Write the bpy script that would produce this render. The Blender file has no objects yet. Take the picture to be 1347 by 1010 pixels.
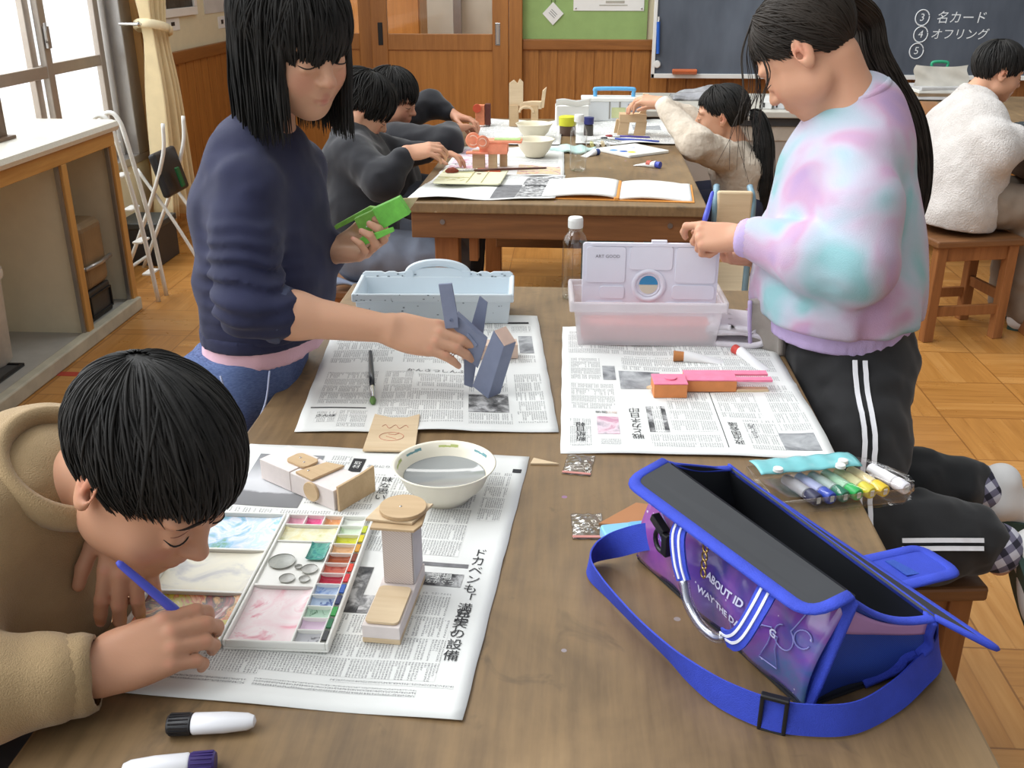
import bpy, bmesh, math, random
import numpy as np
from mathutils import Vector, Matrix, Euler

# ---------------------------------------------------------------- camera
SC = bpy.context.scene
COL = SC.collection
cam_d = bpy.data.cameras.new('camera')
cam_d.sensor_width = 36.0
cam_d.lens = 1313.0 / 1347.0 * 36.0
cam_d.clip_start = 0.02
cam = bpy.data.objects.new('camera', cam_d)
COL.objects.link(cam)
cam.location = (0, 0, 1.35)
cam.rotation_euler = (math.radians(90 - 22.7), 0, math.radians(3.59))
SC.camera = cam
# ---------------------------------------------------------------- exposure
SC.view_settings.view_transform = 'Standard'
SC.view_settings.look = 'None'
SC.view_settings.gamma = 1.0
SC.view_settings.use_curve_mapping = False
SC.view_settings.exposure = -0.16
SC.cycles.use_denoising = True
SC.cycles.max_bounces = 8
SC.cycles.transparent_max_bounces = 16
SC.cycles.sample_clamp_indirect = 6.0
# ---------------------------------------------------------------- sky: overcast, brightest on the window side (-x)
W = bpy.data.worlds.new('overcast_sky')
SC.world = W
W.use_nodes = True
nt = W.node_tree
bg = nt.nodes['Background']
tc = nt.nodes.new('ShaderNodeTexCoord')
sx = nt.nodes.new('ShaderNodeSeparateXYZ')
mr = nt.nodes.new('ShaderNodeMapRange')
mr.interpolation_type = 'SMOOTHSTEP'
mr.inputs['From Min'].default_value = 0.25
mr.inputs['From Max'].default_value = -0.75
mr.inputs['To Min'].default_value = 0.37
mr.inputs['To Max'].default_value = 1.9
nt.links.new(tc.outputs['Generated'], sx.inputs[0])
nt.links.new(sx.outputs['X'], mr.inputs['Value'])
nt.links.new(mr.outputs[0], bg.inputs['Strength'])
bg.inputs['Color'].default_value = (0.93, 0.97, 1.0, 1)


def area_light(name, loc, rot, sx_, sy_, power, col=(1, 1, 1)):
    l = bpy.data.lights.new(name, 'AREA')
    l.shape = 'RECTANGLE'
    l.size, l.size_y, l.energy, l.color = sx_, sy_, power, col
    o = bpy.data.objects.new(name, l)
    COL.objects.link(o)
    o.location = loc
    o.rotation_euler = rot
    return o


# daylight entering through the left windows
area_light('window_daylight', (-2.2, 1.6, 1.9), (0, math.radians(-62), 0), 2.2, 6.5, 52, (0.95, 0.98, 1.0))
# fill lamp added above the yard so the ground behind the windows turns white
area_light('yard_fill', (-9.0, 5.0, 8.0), (0, 0, 0), 10, 16, 3200, (0.96, 0.98, 1.0))
# the room's two rows of ceiling tubes (out of frame)
area_light('ceiling_tubes_front', (0.2, 1.2, 3.0), (0, 0, 0), 3.6, 0.5, 14, (1.0, 0.985, 0.95))
area_light('ceiling_tubes_rear', (0.3, 4.4, 3.0), (0, 0, 0), 3.6, 0.5, 36, (1.0, 0.985, 0.95))

# ================================================================ materials
MATS = {}


def srgb(r, g, b):
    f = lambda c: (c / 255.0 / 12.92) if c / 255.0 <= 0.04045 else ((c / 255.0 + 0.055) / 1.055) ** 2.4
    return (f(r), f(g), f(b))


class NT:
    """tiny node-tree helper"""
    def __init__(s, name):
        m = bpy.data.materials.new(name)
        m.use_nodes = True
        s.m, s.t = m, m.node_tree
        s.b = s.t.nodes['Principled BSDF']
        s.c = s.n('ShaderNodeTexCoord')

    def n(s, kind, **kw):
        x = s.t.nodes.new(kind)
        for k, v in kw.items():
            setattr(x, k, v)
        return x

    def put(s, sock, v):
        if hasattr(v, 'is_output') or isinstance(v, bpy.types.NodeSocket):
            s.t.links.new(v, sock)
        elif isinstance(v, (tuple, list)) and len(v) == 3 and sock.type == 'RGBA':
            sock.default_value = (*v, 1)
        else:
            sock.default_value = v

    def map(s, scale=(1, 1, 1), rot=(0, 0, 0), loc=(0, 0, 0), co='Object'):
        x = s.n('ShaderNodeMapping')
        s.t.links.new(s.c.outputs[co], x.inputs['Vector'])
        x.inputs['Scale'].default_value = scale
        x.inputs['Rotation'].default_value = rot
        x.inputs['Location'].default_value = loc
        return x.outputs[0]

    def noise(s, vec, scale=5, detail=3, rough=.55, dist=0):
        x = s.n('ShaderNodeTexNoise')
        s.put(x.inputs['Vector'], vec)
        x.inputs['Scale'].default_value = scale
        x.inputs['Detail'].default_value = detail
        x.inputs['Roughness'].default_value = rough
        x.inputs['Distortion'].default_value = dist
        return x.outputs['Fac']

    def ramp(s, fac, stops, interp='LINEAR'):
        x = s.n('ShaderNodeValToRGB')
        s.put(x.inputs[0], fac)
        x.color_ramp.interpolation = interp
        e = x.color_ramp.elements
        while len(e) < len(stops):
            e.new(0.5)
        for i, (p, c) in enumerate(stops):
            e[i].position = p
            e[i].color = (*c, 1) if len(c) == 3 else c
        return x.outputs[0]

    def mix(s, fac, a, b, mode='MIX'):
        x = s.n('ShaderNodeMix', data_type='RGBA', blend_type=mode)
        s.put(x.inputs['Factor'], fac)
        s.put(x.inputs['A'], a) if False else s.put(x.inputs[6], a)
        s.put(x.inputs[7], b)
        return x.outputs[2]

    def math(s, op, a, b=0.0, c=0.0):
        x = s.n('ShaderNodeMath', operation=op)
        s.put(x.inputs[0], a)
        s.put(x.inputs[1], b)
        s.put(x.inputs[2], c)
        return x.outputs[0]

    def sep(s, v):
        x = s.n('ShaderNodeSeparateXYZ')
        s.put(x.inputs[0], v)
        return x.outputs

    def comb(s, a, b, c=0.0):
        x = s.n('ShaderNodeCombineXYZ')
        for i, v in enumerate((a, b, c)):
            s.put(x.inputs[i], v)
        return x.outputs[0]

    def bump(s, h, strength=.3, dist=.01):
        x = s.n('ShaderNodeBump')
        s.put(x.inputs['Height'], h)
        x.inputs['Strength'].default_value = strength
        x.inputs['Distance'].default_value = dist
        s.t.links.new(x.outputs[0], s.b.inputs['Normal'])

    def set(s, **kw):
        for k, v in kw.items():
            s.put(s.b.inputs[k.replace('_', ' ')], v)
        return s.m


def mat(name, col, rough=.6, metal=0., var=.12, vs=14, bump=0., bs=250, spec=.5, trans=0., alpha=1., sheen=0., ior=1.45, stretch=(1, 1, 1)):
    """procedural material: colour broken up by noise, optional fine bump"""
    if name in MATS:
        return MATS[name]
    t = NT(name)
    v = t.map(stretch)
    f = t.noise(v, vs, 3)
    lo = tuple(max(0, c * (1 - var)) for c in col)
    hi = tuple(min(1, c * (1 + var)) for c in col)
    t.set(Base_Color=t.ramp(f, [(.3, lo), (.7, hi)]), Roughness=rough, Metallic=metal, Alpha=alpha, IOR=ior)
    t.b.inputs['Specular IOR Level'].default_value = spec
    t.b.inputs['Transmission Weight'].default_value = trans
    if sheen:
        t.b.inputs['Sheen Weight'].default_value = sheen
    if bump:
        t.bump(t.noise(t.map(stretch), bs, 2), bump, .004)
    MATS[name] = t.m
    return t.m


def wood(name, dark, light, axis=1, scale=9, ratio=14, rough=.5, bump=.08):
    """grain stretched along an axis"""
    if name in MATS:
        return MATS[name]
    t = NT(name)
    sc = [ratio, ratio, ratio]
    sc[axis] = 1
    v = t.map(tuple(sc))
    f = t.noise(v, scale * .3, 5, .6, .6)
    f2 = t.noise(v, scale * 2, 2)
    c = t.ramp(f, [(.32, dark), (.68, light)])
    c = t.mix(.25, c, t.ramp(f2, [(.3, dark), (.7, light)]))
    t.set(Base_Color=c, Roughness=rough)
    if bump:
        t.bump(f2, bump, .003)
    MATS[name] = t.m
    return t.m


# ================================================================ mesh building
V3 = lambda *a: np.array(a, float)


def rotm(rx=0, ry=0, rz=0):
    return np.array(Euler((rx, ry, rz), 'XYZ').to_matrix())


def frame_z(d, up=(0, 0, 1)):
    """columns x,y,z with z along d"""
    d = np.asarray(d, float)
    d = d / np.linalg.norm(d)
    up = np.asarray(up, float)
    if abs(d @ up) > .98:
        up = V3(1, 0, 0) if abs(d[0]) < .9 else V3(0, 1, 0)
    x = np.cross(up, d)
    x /= np.linalg.norm(x)
    return np.stack([x, np.cross(d, x), d], 1)


def spline(pts, n):
    """Catmull-Rom through pts -> n points"""
    p = np.asarray(pts, float)
    if len(p) < 3:
        return np.array([p[0] + (p[-1] - p[0]) * t for t in np.linspace(0, 1, n)])
    p = np.vstack([2 * p[0] - p[1], p, 2 * p[-1] - p[-2]])
    out = []
    for s in np.linspace(0, len(p) - 3 - 1e-6, n):
        i = int(s)
        t = s - i
        a, b, c, d = p[i:i + 4]
        out.append(.5 * (2 * b + (c - a) * t + (2 * a - 5 * b + 4 * c - d) * t * t + (3 * b - a - 3 * c + d) * t ** 3))
    return np.array(out)


class MB:
    def __init__(s):
        s.v, s.f, s.m, s.uv = [], [], [], {}

    def add(s, v, f, mi=0):
        o = len(s.v)
        s.v.extend([tuple(map(float, p)) for p in v])
        s.f.extend([tuple(i + o for i in q) for q in f])
        s.m.extend([mi] * len(f))
        return s

    def box(s, c, size, R=None, mi=0):
        h = np.array(size, float) / 2
        k = [(-1, -1, -1), (1, -1, -1), (1, 1, -1), (-1, 1, -1), (-1, -1, 1), (1, -1, 1), (1, 1, 1), (-1, 1, 1)]
        v = np.array(k) * h
        if R is not None:
            v = v @ np.asarray(R).T
        return s.add(v + np.array(c, float), [(0, 3, 2, 1), (4, 5, 6, 7), (0, 1, 5, 4), (1, 2, 6, 5), (2, 3, 7, 6), (3, 0, 4, 7)], mi)

    def box2(s, lo, hi, mi=0):
        lo, hi = np.array(lo, float), np.array(hi, float)
        return s.box((lo + hi) / 2, hi - lo, None, mi)

    def prism(s, poly, z0, z1, R=None, o=(0, 0, 0), mi=0):
        """2D outline extruded along local z"""
        n = len(poly)
        v = np.array([(x, y, z0) for x, y in poly] + [(x, y, z1) for x, y in poly], float)
        if R is not None:
            v = v @ np.asarray(R).T
        f = [tuple(range(n - 1, -1, -1)), tuple(range(n, 2 * n))] + [(i, (i + 1) % n, n + (i + 1) % n, n + i) for i in range(n)]
        return s.add(v + np.array(o, float), f, mi)

    def tube(s, pts, r, n=8, mi=0, caps=True, flat=1.0, up=(0, 0, 1)):
        pts = np.asarray(pts, float)
        k = len(pts)
        r = np.full(k, r, float) if np.isscalar(r) else np.asarray(r, float)
        t = np.gradient(pts, axis=0)
        t /= np.linalg.norm(t, axis=1)[:, None] + 1e-12
        a = frame_z(t[0], up)[:, 0]
        v = []
        ang = np.linspace(0, 2 * math.pi, n, endpoint=False)
        for i in range(k):
            a = a - t[i] * (a @ t[i])
            a /= np.linalg.norm(a) + 1e-12
            b = np.cross(t[i], a)
            v.append(pts[i] + r[i] * (np.cos(ang)[:, None] * a + flat * np.sin(ang)[:, None] * b))
        f = [(i * n + j, i * n + (j + 1) % n, (i + 1) * n + (j + 1) % n, (i + 1) * n + j) for i in range(k - 1) for j in range(n)]
        if caps:
            f += [tuple(range(n - 1, -1, -1)), tuple((k - 1) * n + j for j in range(n))]
        return s.add(np.vstack(v), f, mi)

    def rod(s, a, b, r, n=10, mi=0):
        return s.tube([a, b], r, n, mi)

    def ribbon(s, pts, wid, up, th=.0015, mi=0):
        """strap: flat band; up = direction(s) of its width"""
        pts = np.asarray(pts, float)
        k = len(pts)
        up = np.asarray(up, float)
        if up.ndim == 1:
            up = np.tile(up, (k, 1))
        t = np.gradient(pts, axis=0)
        t /= np.linalg.norm(t, axis=1)[:, None]
        v = []
        for i in range(k):
            u = up[i] - t[i] * (up[i] @ t[i])
            u /= np.linalg.norm(u)
            nn = np.cross(t[i], u)
            w = wid if np.isscalar(wid) else wid[i]
            v += [pts[i] - u * w / 2 - nn * th / 2, pts[i] + u * w / 2 - nn * th / 2, pts[i] + u * w / 2 + nn * th / 2, pts[i] - u * w / 2 + nn * th / 2]
        f = [(i * 4 + j, i * 4 + (j + 1) % 4, i * 4 + 4 + (j + 1) % 4, i * 4 + 4 + j) for i in range(k - 1) for j in range(4)]
        f += [(3, 2, 1, 0), tuple((k - 1) * 4 + j for j in range(4))]
        return s.add(v, f, mi)

    def lathe(s, prof, n=28, c=(0, 0, 0), R=None, mi=0):
        """prof: (r,z) list; closed when r reaches 0"""
        v, idx = [], []
        for r, z in prof:
            if r < 1e-6:
                idx.append([len(v)] * n)
                v.append((0, 0, z))
            else:
                idx.append(list(range(len(v), len(v) + n)))
                v += [(r * math.cos(a), r * math.sin(a), z) for a in np.linspace(0, 2 * math.pi, n, endpoint=False)]
        f = []
        for i in range(len(prof) - 1):
            for j in range(n):
                q = [idx[i][j], idx[i][(j + 1) % n], idx[i + 1][(j + 1) % n], idx[i + 1][j]]
                u = []
                for w in q:
                    if w not in u:
                        u.append(w)
                if len(u) > 2:
                    f.append(tuple(u))
        v = np.array(v, float)
        if R is not None:
            v = v @ np.asarray(R).T
        return s.add(v + np.array(c, float), f, mi)

    def grid(s, fn, nu, nv, mi=0, th=0.0):
        """surface fn(u,v)->xyz on [0,1]^2; th>0 gives a second skin below along -normal"""
        P = np.array([[fn(i / nu, j / nv) for j in range(nv + 1)] for i in range(nu + 1)], float)
        ix = lambda i, j: i * (nv + 1) + j
        f = [(ix(i, j), ix(i + 1, j), ix(i + 1, j + 1), ix(i, j + 1)) for i in range(nu) for j in range(nv)]
        if th <= 0:
            return s.add(P.reshape(-1, 3), f, mi)
        du, dv = np.gradient(P, axis=0), np.gradient(P, axis=1)
        nn = np.cross(du, dv)
        nn /= np.linalg.norm(nn, axis=2)[..., None] + 1e-12
        N = (nu + 1) * (nv + 1)
        f2 = [tuple(i + N for i in q[::-1]) for q in f]
        rim = [ix(i, 0) for i in range(nu)] + [ix(nu, j) for j in range(nv)] + [ix(i, nv) for i in range(nu, 0, -1)] + [ix(0, j) for j in range(nv, 0, -1)]
        f3 = [(rim[k], rim[k] + N, rim[(k + 1) % len(rim)] + N, rim[(k + 1) % len(rim)]) for k in range(len(rim))]
        return s.add(np.vstack([P.reshape(-1, 3), (P - nn * th).reshape(-1, 3)]), f + f2 + f3, mi)

    def build(s, name, mats, parent=None, smooth=False, bevel=0, world=False, seg=2, uvs=None):
        me = bpy.data.meshes.new(name)
        me.from_pydata(s.v, [], s.f)
        if not isinstance(mats, (list, tuple)):
            mats = [mats]
        for m in mats:
            me.materials.append(m)
        me.polygons.foreach_set('material_index', s.m)
        if smooth:
            me.polygons.foreach_set('use_smooth', [True] * len(s.f))
        me.update()
        o = bpy.data.objects.new(name, me)
        COL.objects.link(o)
        if parent is not None:
            o.parent = parent
            if world:
                o.location = -Vector(parent.location)
        if smooth == 'auto' and not bevel:
            me.set_sharp_from_angle(angle=math.radians(42))
        if bevel:
            b = o.modifiers.new('soft_edges', 'BEVEL')
            b.width, b.segments, b.limit_method, b.angle_limit = bevel, seg, 'ANGLE', math.radians(40)
            if smooth:
                b.harden_normals = False
        return o


def tag(o, label=None, cat=None, group=None, kind=None):
    for k, v in (('label', label), ('category', cat), ('group', group), ('kind', kind)):
        if v:
            o[k] = v
    return o


def thing(name, label, cat, loc=(0, 0, 0), rz=0., group=None):
    o = bpy.data.objects.new(name, None)
    COL.objects.link(o)
    o.empty_display_size = .05
    o.location = loc
    o.rotation_euler = (0, 0, rz)
    return tag(o, label, cat, group)


def structure(o):
    o['kind'] = 'structure'
    return o


def recolor(o, slot, m):
    """give one object its own material in a slot without touching shared mesh data"""
    o.material_slots[slot].link = 'OBJECT'
    o.material_slots[slot].material = m


def text_mesh(body, size=.02, align='CENTER', bold=0.0):
    """flat lettering as (verts Nx2, faces)"""
    c = bpy.data.curves.new('lettering', 'FONT')
    c.body, c.size, c.align_x, c.align_y = body, size, align, 'CENTER'
    c.resolution_u = 2
    c.offset = bold
    o = bpy.data.objects.new('lettering', c)
    COL.objects.link(o)
    dg = bpy.context.evaluated_depsgraph_get()
    dg.update()
    me = bpy.data.meshes.new_from_object(o.evaluated_get(dg))
    v = [(p.co.x, p.co.y) for p in me.vertices]
    f = [tuple(p.vertices) for p in me.polygons]
    bpy.data.objects.remove(o)
    bpy.data.curves.remove(c)
    bpy.data.meshes.remove(me)
    return v, f


# ================================================================ implicit surfaces (bodies, garments)
class SDF:
    """smooth union of rounded cones and ellipsoids, meshed by surface nets on a sparse grid"""
    def __init__(s):
        s.p = []

    def cap(s, a, b, ra, rb=None, k=.012, op=1):
        s.p.append(('c', V3(*a), V3(*b), ra, ra if rb is None else rb, k, op))
        return s

    def chain(s, pts, rs, k=.012):
        for i in range(len(pts) - 1):
            s.cap(pts[i], pts[i + 1], rs[i], rs[i + 1], k)
        return s

    def ell(s, c, r, R=None, k=.012, op=1):
        s.p.append(('e', V3(*c), V3(*r) if not np.isscalar(r) else V3(r, r, r), np.eye(3) if R is None else np.asarray(R), 0, k, op))
        return s

    @staticmethod
    def dist(q, P):
        if q[0] == 'c':
            a, b, ra, rb = q[1], q[2], q[3], q[4]
            ab = b - a
            L = ab @ ab + 1e-12
            t = np.clip(((P - a) @ ab) / L, 0, 1)
            return np.sqrt((((P - a) - t[:, None] * ab) ** 2).sum(1)) - (ra + (rb - ra) * t)
        L = (P - q[1]) @ q[3]
        r = q[2]
        k0 = np.sqrt(((L / r) ** 2).sum(1))
        k1 = np.sqrt(((L / (r * r)) ** 2).sum(1)) + 1e-9
        return np.where(k0 < .05, -r.min(), k0 * (k0 - 1.0) / k1)

    def eval(s, P, prims=None):
        d = np.full(len(P), 1e3)
        for q in (s.p if prims is None else prims):
            e = s.dist(q, P)
            k = q[5]
            if q[6] > 0:
                h = np.maximum(k - np.abs(d - e), 0) / k
                d = np.minimum(d, e) - h * h * k * .25
            else:
                h = np.maximum(k - np.abs(-d - e), 0) / k
                d = np.maximum(d, -e) + h * h * k * .25
        return d

    def bounds(s):
        lo, hi = [], []
        for q in s.p:
            if q[6] < 0:
                continue
            if q[0] == 'c':
                r = max(q[3], q[4])
                lo.append(np.minimum(q[1], q[2]) - r)
                hi.append(np.maximum(q[1], q[2]) + r)
            else:
                r = q[2].max()
                lo.append(q[1] - r)
                hi.append(q[1] + r)
        return np.min(lo, 0), np.max(hi, 0)

    def mesh(s, h=.004, disp=None, pad=.02, N=8, clip=None):
        lo, hi = s.bounds()
        lo = lo - pad
        nb = np.ceil((hi + pad - lo) / (h * N)).astype(int)
        gi = np.stack(np.meshgrid(*[np.arange(n) for n in nb], indexing='ij'), -1).reshape(-1, 3)
        ctr = lo + (gi + .5) * h * N
        half = h * N * .87
        D = np.stack([s.dist(q, ctr) * q[6] if q[6] > 0 else np.full(len(ctr), 1e3) for q in s.p], 1)
        dm = D.min(1)
        act = np.abs(s.eval(ctr)) < half * 1.35 + pad
        g = np.arange(N + 1) * h
        off = np.stack(np.meshgrid(g, g, g, indexing='ij'), -1).reshape(-1, 3)
        idx = np.nonzero(act)[0]
        vals = np.empty((len(idx), (N + 1) ** 3))
        neg = [q for q in s.p if q[6] < 0]
        # group blocks by the set of primitives that can matter
        keys = {}
        for n_, b in enumerate(idx):
            near = np.nonzero(D[b] < dm[b] + 2.2 * half + .09)[0]
            keys.setdefault(tuple(near), []).append(n_)
        for key, bl in keys.items():
            ks = set(key)
            pr = [q for i, q in enumerate(s.p) if i in ks or q[6] < 0]
            for c0 in range(0, len(bl), 400):
                bb = bl[c0:c0 + 400]
                P = (lo + gi[idx[bb]] * h * N)[:, None, :] + off[None]
                Pf = P.reshape(-1, 3)
                d = s.eval(Pf, pr)
                if disp is not None:
                    d = d - disp(Pf)
                if clip is not None:
                    d = np.maximum(d, clip(Pf))
                vals[bb] = d.reshape(len(bb), -1)
        n1 = N + 1
        A = vals.reshape(len(idx), n1, n1, n1)
        cs = [(i, j, k) for i in (0, 1) for j in (0, 1) for k in (0, 1)]
        C = np.stack([A[:, i:i + N, j:j + N, k:k + N] for i, j, k in cs], -1)
        mix = (C.min(-1) < 0) & (C.max(-1) >= 0)
        w = np.nonzero(mix)
        cell = gi[idx[w[0]]] * N + np.stack(w[1:], 1)
        dims = nb * N + 2
        cid = (cell[:, 0] * dims[1] + cell[:, 1]) * dims[2] + cell[:, 2]
        cv = C[w]
        acc = np.zeros((len(cid), 3))
        cnt = np.zeros(len(cid))
        cs = np.array(cs, float)
        for a in range(8):
            for b in range(a + 1, 8):
                if np.abs(cs[a] - cs[b]).sum() != 1:
                    continue
                x = (cv[:, a] < 0) != (cv[:, b] < 0)
                t = np.where(x, cv[:, a] / (cv[:, a] - cv[:, b] + 1e-20), 0)
                acc += np.where(x[:, None], cs[a] + t[:, None] * (cs[b] - cs[a]), 0)
                cnt += x
        vert = lo + (cell + acc / cnt[:, None]) * h
        order = np.argsort(cid)
        scid = cid[order]
        look = lambda q: order[np.minimum(np.searchsorted(scid, q), len(scid) - 1)]
        quads = []
        st = (dims[1] * dims[2], dims[2], 1)
        for ax in range(3):
            s0 = A[:, :N, :N, :N]
            sl = [slice(0, N)] * 3
            sl[ax] = slice(1, N + 1)
            s1 = A[:, sl[0], sl[1], sl[2]]
            x = np.nonzero((s0 < 0) != (s1 < 0))
            base = gi[idx[x[0]]] * N + np.stack(x[1:], 1)
            bid = (base[:, 0] * dims[1] + base[:, 1]) * dims[2] + base[:, 2]
            u, v = st[(ax + 1) % 3], st[(ax + 2) % 3]
            ids = [bid - u - v, bid - v, bid, bid - u]
            q = np.stack([look(i) for i in ids], 1)
            ok = np.all(np.stack([cid[q[:, i]] == ids[i] for i in range(4)], 1), 1)
            flip = s0[x] >= 0
            q = np.where(flip[:, None], q[:, ::-1], q)
            quads.append(q[ok])
        return vert, np.vstack(quads)


def relax(v, f, it=2, lam=.5):
    """light smoothing of a quad mesh"""
    e = np.vstack([f[:, [0, 1]], f[:, [1, 2]], f[:, [2, 3]], f[:, [3, 0]]])
    e = np.vstack([e, e[:, ::-1]])
    n = len(v)
    c = np.maximum(np.bincount(e[:, 0], minlength=n), 1)[:, None]
    for _ in range(it):
        a = np.stack([np.bincount(e[:, 0], weights=v[e[:, 1], i], minlength=n) for i in range(3)], 1) / c
        v = v + lam * (a - v)
    return v


def mesh_obj(name, v, f, m, parent=None, attr=None, smooth=True):
    me = bpy.data.meshes.new(name)
    v = np.asarray(v, np.float32)
    f = np.asarray(f, np.int32)
    me.vertices.add(len(v))
    me.vertices.foreach_set('co', v.ravel())
    me.loops.add(f.size)
    me.loops.foreach_set('vertex_index', f.ravel())
    me.polygons.add(len(f))
    me.polygons.foreach_set('loop_start', np.arange(0, f.size, f.shape[1], dtype=np.int32))
    if smooth:
        me.polygons.foreach_set('use_smooth', np.ones(len(f), bool))
    me.materials.append(m)
    me.update(calc_edges=True)
    me.validate()
    if attr is not None:
        a = me.attributes.new('tint', 'FLOAT_COLOR', 'POINT')
        a.data.foreach_set('color', np.hstack([attr, np.ones((len(v), 1))]).astype(np.float32).ravel())
    o = bpy.data.objects.new(name, me)
    COL.objects.link(o)
    if parent is not None:
        o.parent = parent
        o.location = -Vector(parent.location)
    return o


_rs = np.random.RandomState(5)
_LAT = _rs.rand(32, 32, 32)


def vnoise(P, s):
    """value noise in -1..1"""
    q = P * s
    i = np.floor(q).astype(int)
    t = q - i
    t = t * t * (3 - 2 * t)
    r = 0
    for a in (0, 1):
        for b in (0, 1):
            for c in (0, 1):
                w = (t[:, 0] if a else 1 - t[:, 0]) * (t[:, 1] if b else 1 - t[:, 1]) * (t[:, 2] if c else 1 - t[:, 2])
                r = r + w * _LAT[(i[:, 0] + a) % 32, (i[:, 1] + b) % 32, (i[:, 2] + c) % 32]
    return r * 2 - 1

# ================================================================ shared materials
def mix_glass(name, tint=(1, 1, 1), gloss=.08, rough=.03):
    """thin clear sheet: mostly transparent with a surface reflection"""
    t = NT(name)
    tr = t.n('ShaderNodeBsdfTransparent')
    tr.inputs[0].default_value = (*tint, 1)
    gl = t.n('ShaderNodeBsdfGlossy')
    gl.inputs['Roughness'].default_value = rough
    fr = t.n('ShaderNodeLayerWeight')
    f = t.math('MULTIPLY_ADD', t.math('POWER', fr.outputs['Facing'], 4.0), .55, gloss)
    mx = t.n('ShaderNodeMixShader')
    t.put(mx.inputs[0], f)
    t.t.links.new(tr.outputs[0], mx.inputs[1])
    t.t.links.new(gl.outputs[0], mx.inputs[2])
    t.t.links.new(mx.outputs[0], t.t.nodes['Material Output'].inputs['Surface'])
    MATS[name] = t.m
    return t.m


def floor_mat():
    t = NT('parquet_blocks')
    S = .303
    co = t.sep(t.map((1 / S, 1 / S, 1)))
    fx, fy = t.math('FLOOR', co[0]), t.math('FLOOR', co[1])
    par = t.math('ABSOLUTE', t.math('MODULO', t.math('ADD', fx, fy), 2.0))
    u = t.math('FRACT', co[0])
    v = t.math('FRACT', co[1])
    # strips run along x in even blocks, along y in odd ones
    a = t.n('ShaderNodeMix', data_type='FLOAT')
    t.put(a.inputs[0], par), t.put(a.inputs[2], v), t.put(a.inputs[3], u)
    st = t.math('MULTIPLY', a.outputs[0], 5.0)
    sid = t.math('FLOOR', st)
    sf = t.math('FRACT', st)
    wn = t.n('ShaderNodeTexWhiteNoise', noise_dimensions='3D')
    t.put(wn.inputs['Vector'], t.comb(fx, fy, sid))
    g = t.n('ShaderNodeMix', data_type='FLOAT')
    t.put(g.inputs[0], par)
    t.put(g.inputs[2], t.noise(t.map((3, 40, 1)), 1.5, 4))
    t.put(g.inputs[3], t.noise(t.map((40, 3, 1)), 1.5, 4))
    val = t.math('MULTIPLY_ADD', g.outputs[0], .7, t.math('MULTIPLY', wn.outputs['Value'], .3))
    c = t.ramp(val, [(.2, srgb(156, 104, 48)), (.5, srgb(180, 125, 62)), (.8, srgb(198, 146, 84))])
    edge = t.math('MINIMUM', sf, t.math('SUBTRACT', 1.0, sf))
    seam = t.math('LESS_THAN', edge, .03)
    bx = t.math('MINIMUM', t.math('MINIMUM', u, t.math('SUBTRACT', 1.0, u)), t.math('MINIMUM', v, t.math('SUBTRACT', 1.0, v)))
    seam2 = t.math('LESS_THAN', bx, .008)
    c = t.mix(t.math('MULTIPLY', seam, .22), c, srgb(120, 70, 25))
    c = t.mix(t.math('MULTIPLY', seam2, .55), c, srgb(105, 60, 22))
    t.set(Base_Color=c, Roughness=t.math('MULTIPLY_ADD', t.noise(t.map(), 8, 3), .2, .2))
    return t.m


M_FLOOR = floor_mat()
M_CREAM = mat('cream_wall_paint', srgb(222, 212, 180), .8, var=.03, bump=.05)
M_WAIN = wood('wainscot_wood', srgb(140, 88, 38), srgb(184, 124, 60), axis=2, scale=10, ratio=16, rough=.45)
M_RAIL = wood('rail_wood', srgb(126, 78, 34), srgb(160, 104, 50), axis=0, scale=8, rough=.4)
M_RAILY = wood('rail_wood_y', srgb(120, 74, 32), srgb(154, 100, 48), axis=1, scale=8, rough=.4)
M_DOOR = wood('door_veneer', srgb(164, 106, 44), srgb(190, 128, 60), axis=2, scale=6, ratio=18, rough=.42)
M_STILE = wood('door_stile_wood', srgb(148, 94, 42), srgb(176, 118, 58), axis=2, scale=6, ratio=14, rough=.4)
M_PALE = wood('pale_post_wood', srgb(186, 136, 78), srgb(212, 166, 104), axis=2, scale=6, ratio=14, rough=.45)
M_ALU = mat('brushed_aluminium', srgb(170, 166, 162), .35, .75, var=.05)
M_ALU_D = mat('sash_aluminium_bronze', srgb(178, 168, 158), .4, .6, var=.05)
M_GLASS = mix_glass('window_glass', (1, 1, 1), .02)
M_GREEN = mat('bulletin_cloth', srgb(150, 178, 112), .9, var=.05, bump=.25, bs=600)
M_PAPER = mat('white_paper', srgb(232, 232, 228), .85, var=.02)
M_BLACK = mat('matte_black', (.012, .012, .013), .55, var=.1)
M_WHITE = mat('white_enamel', srgb(228, 228, 224), .35, var=.02)
M_STEEL = mat('chromed_steel', (.62, .62, .62), .18, 1., var=.04)

# ================================================================ the room
m = MB().box2((-2.3, -1.6, -.08), (4.6, 6.9, 0))
structure(m.build('floor', M_FLOOR))

# left wall: below / above the windows, then the solid stretch to the back corner
m = MB()
m.box2((-2.37, -1.6, 0), (-2.25, 5.19, .42))
m.box2((-2.37, -1.6, 2.3), (-2.25, 5.19, 2.9))
m.box2((-2.37, 5.35, .91), (-2.25, 6.86, 2.9))
structure(m.build('wall_left', M_CREAM))
m = MB().box2((-2.37, 5.35, 0), (-2.24, 6.8, .85))
for k in range(12):
    m.box2((-2.241, 5.37 + k * .12, .02), (-2.237, 5.475 + k * .12, .85))
structure(m.build('wall_left_wainscot', M_WAIN, bevel=.002))
structure(MB().box2((-2.25, 5.35, .845), (-2.222, 6.8, .912)).build('trim_1', M_RAILY, bevel=.004))
structure(MB().box2((-2.37, 5.19, 0), (-2.2, 5.35, 2.9)).build('trim_2', M_PALE, bevel=.004))

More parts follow.
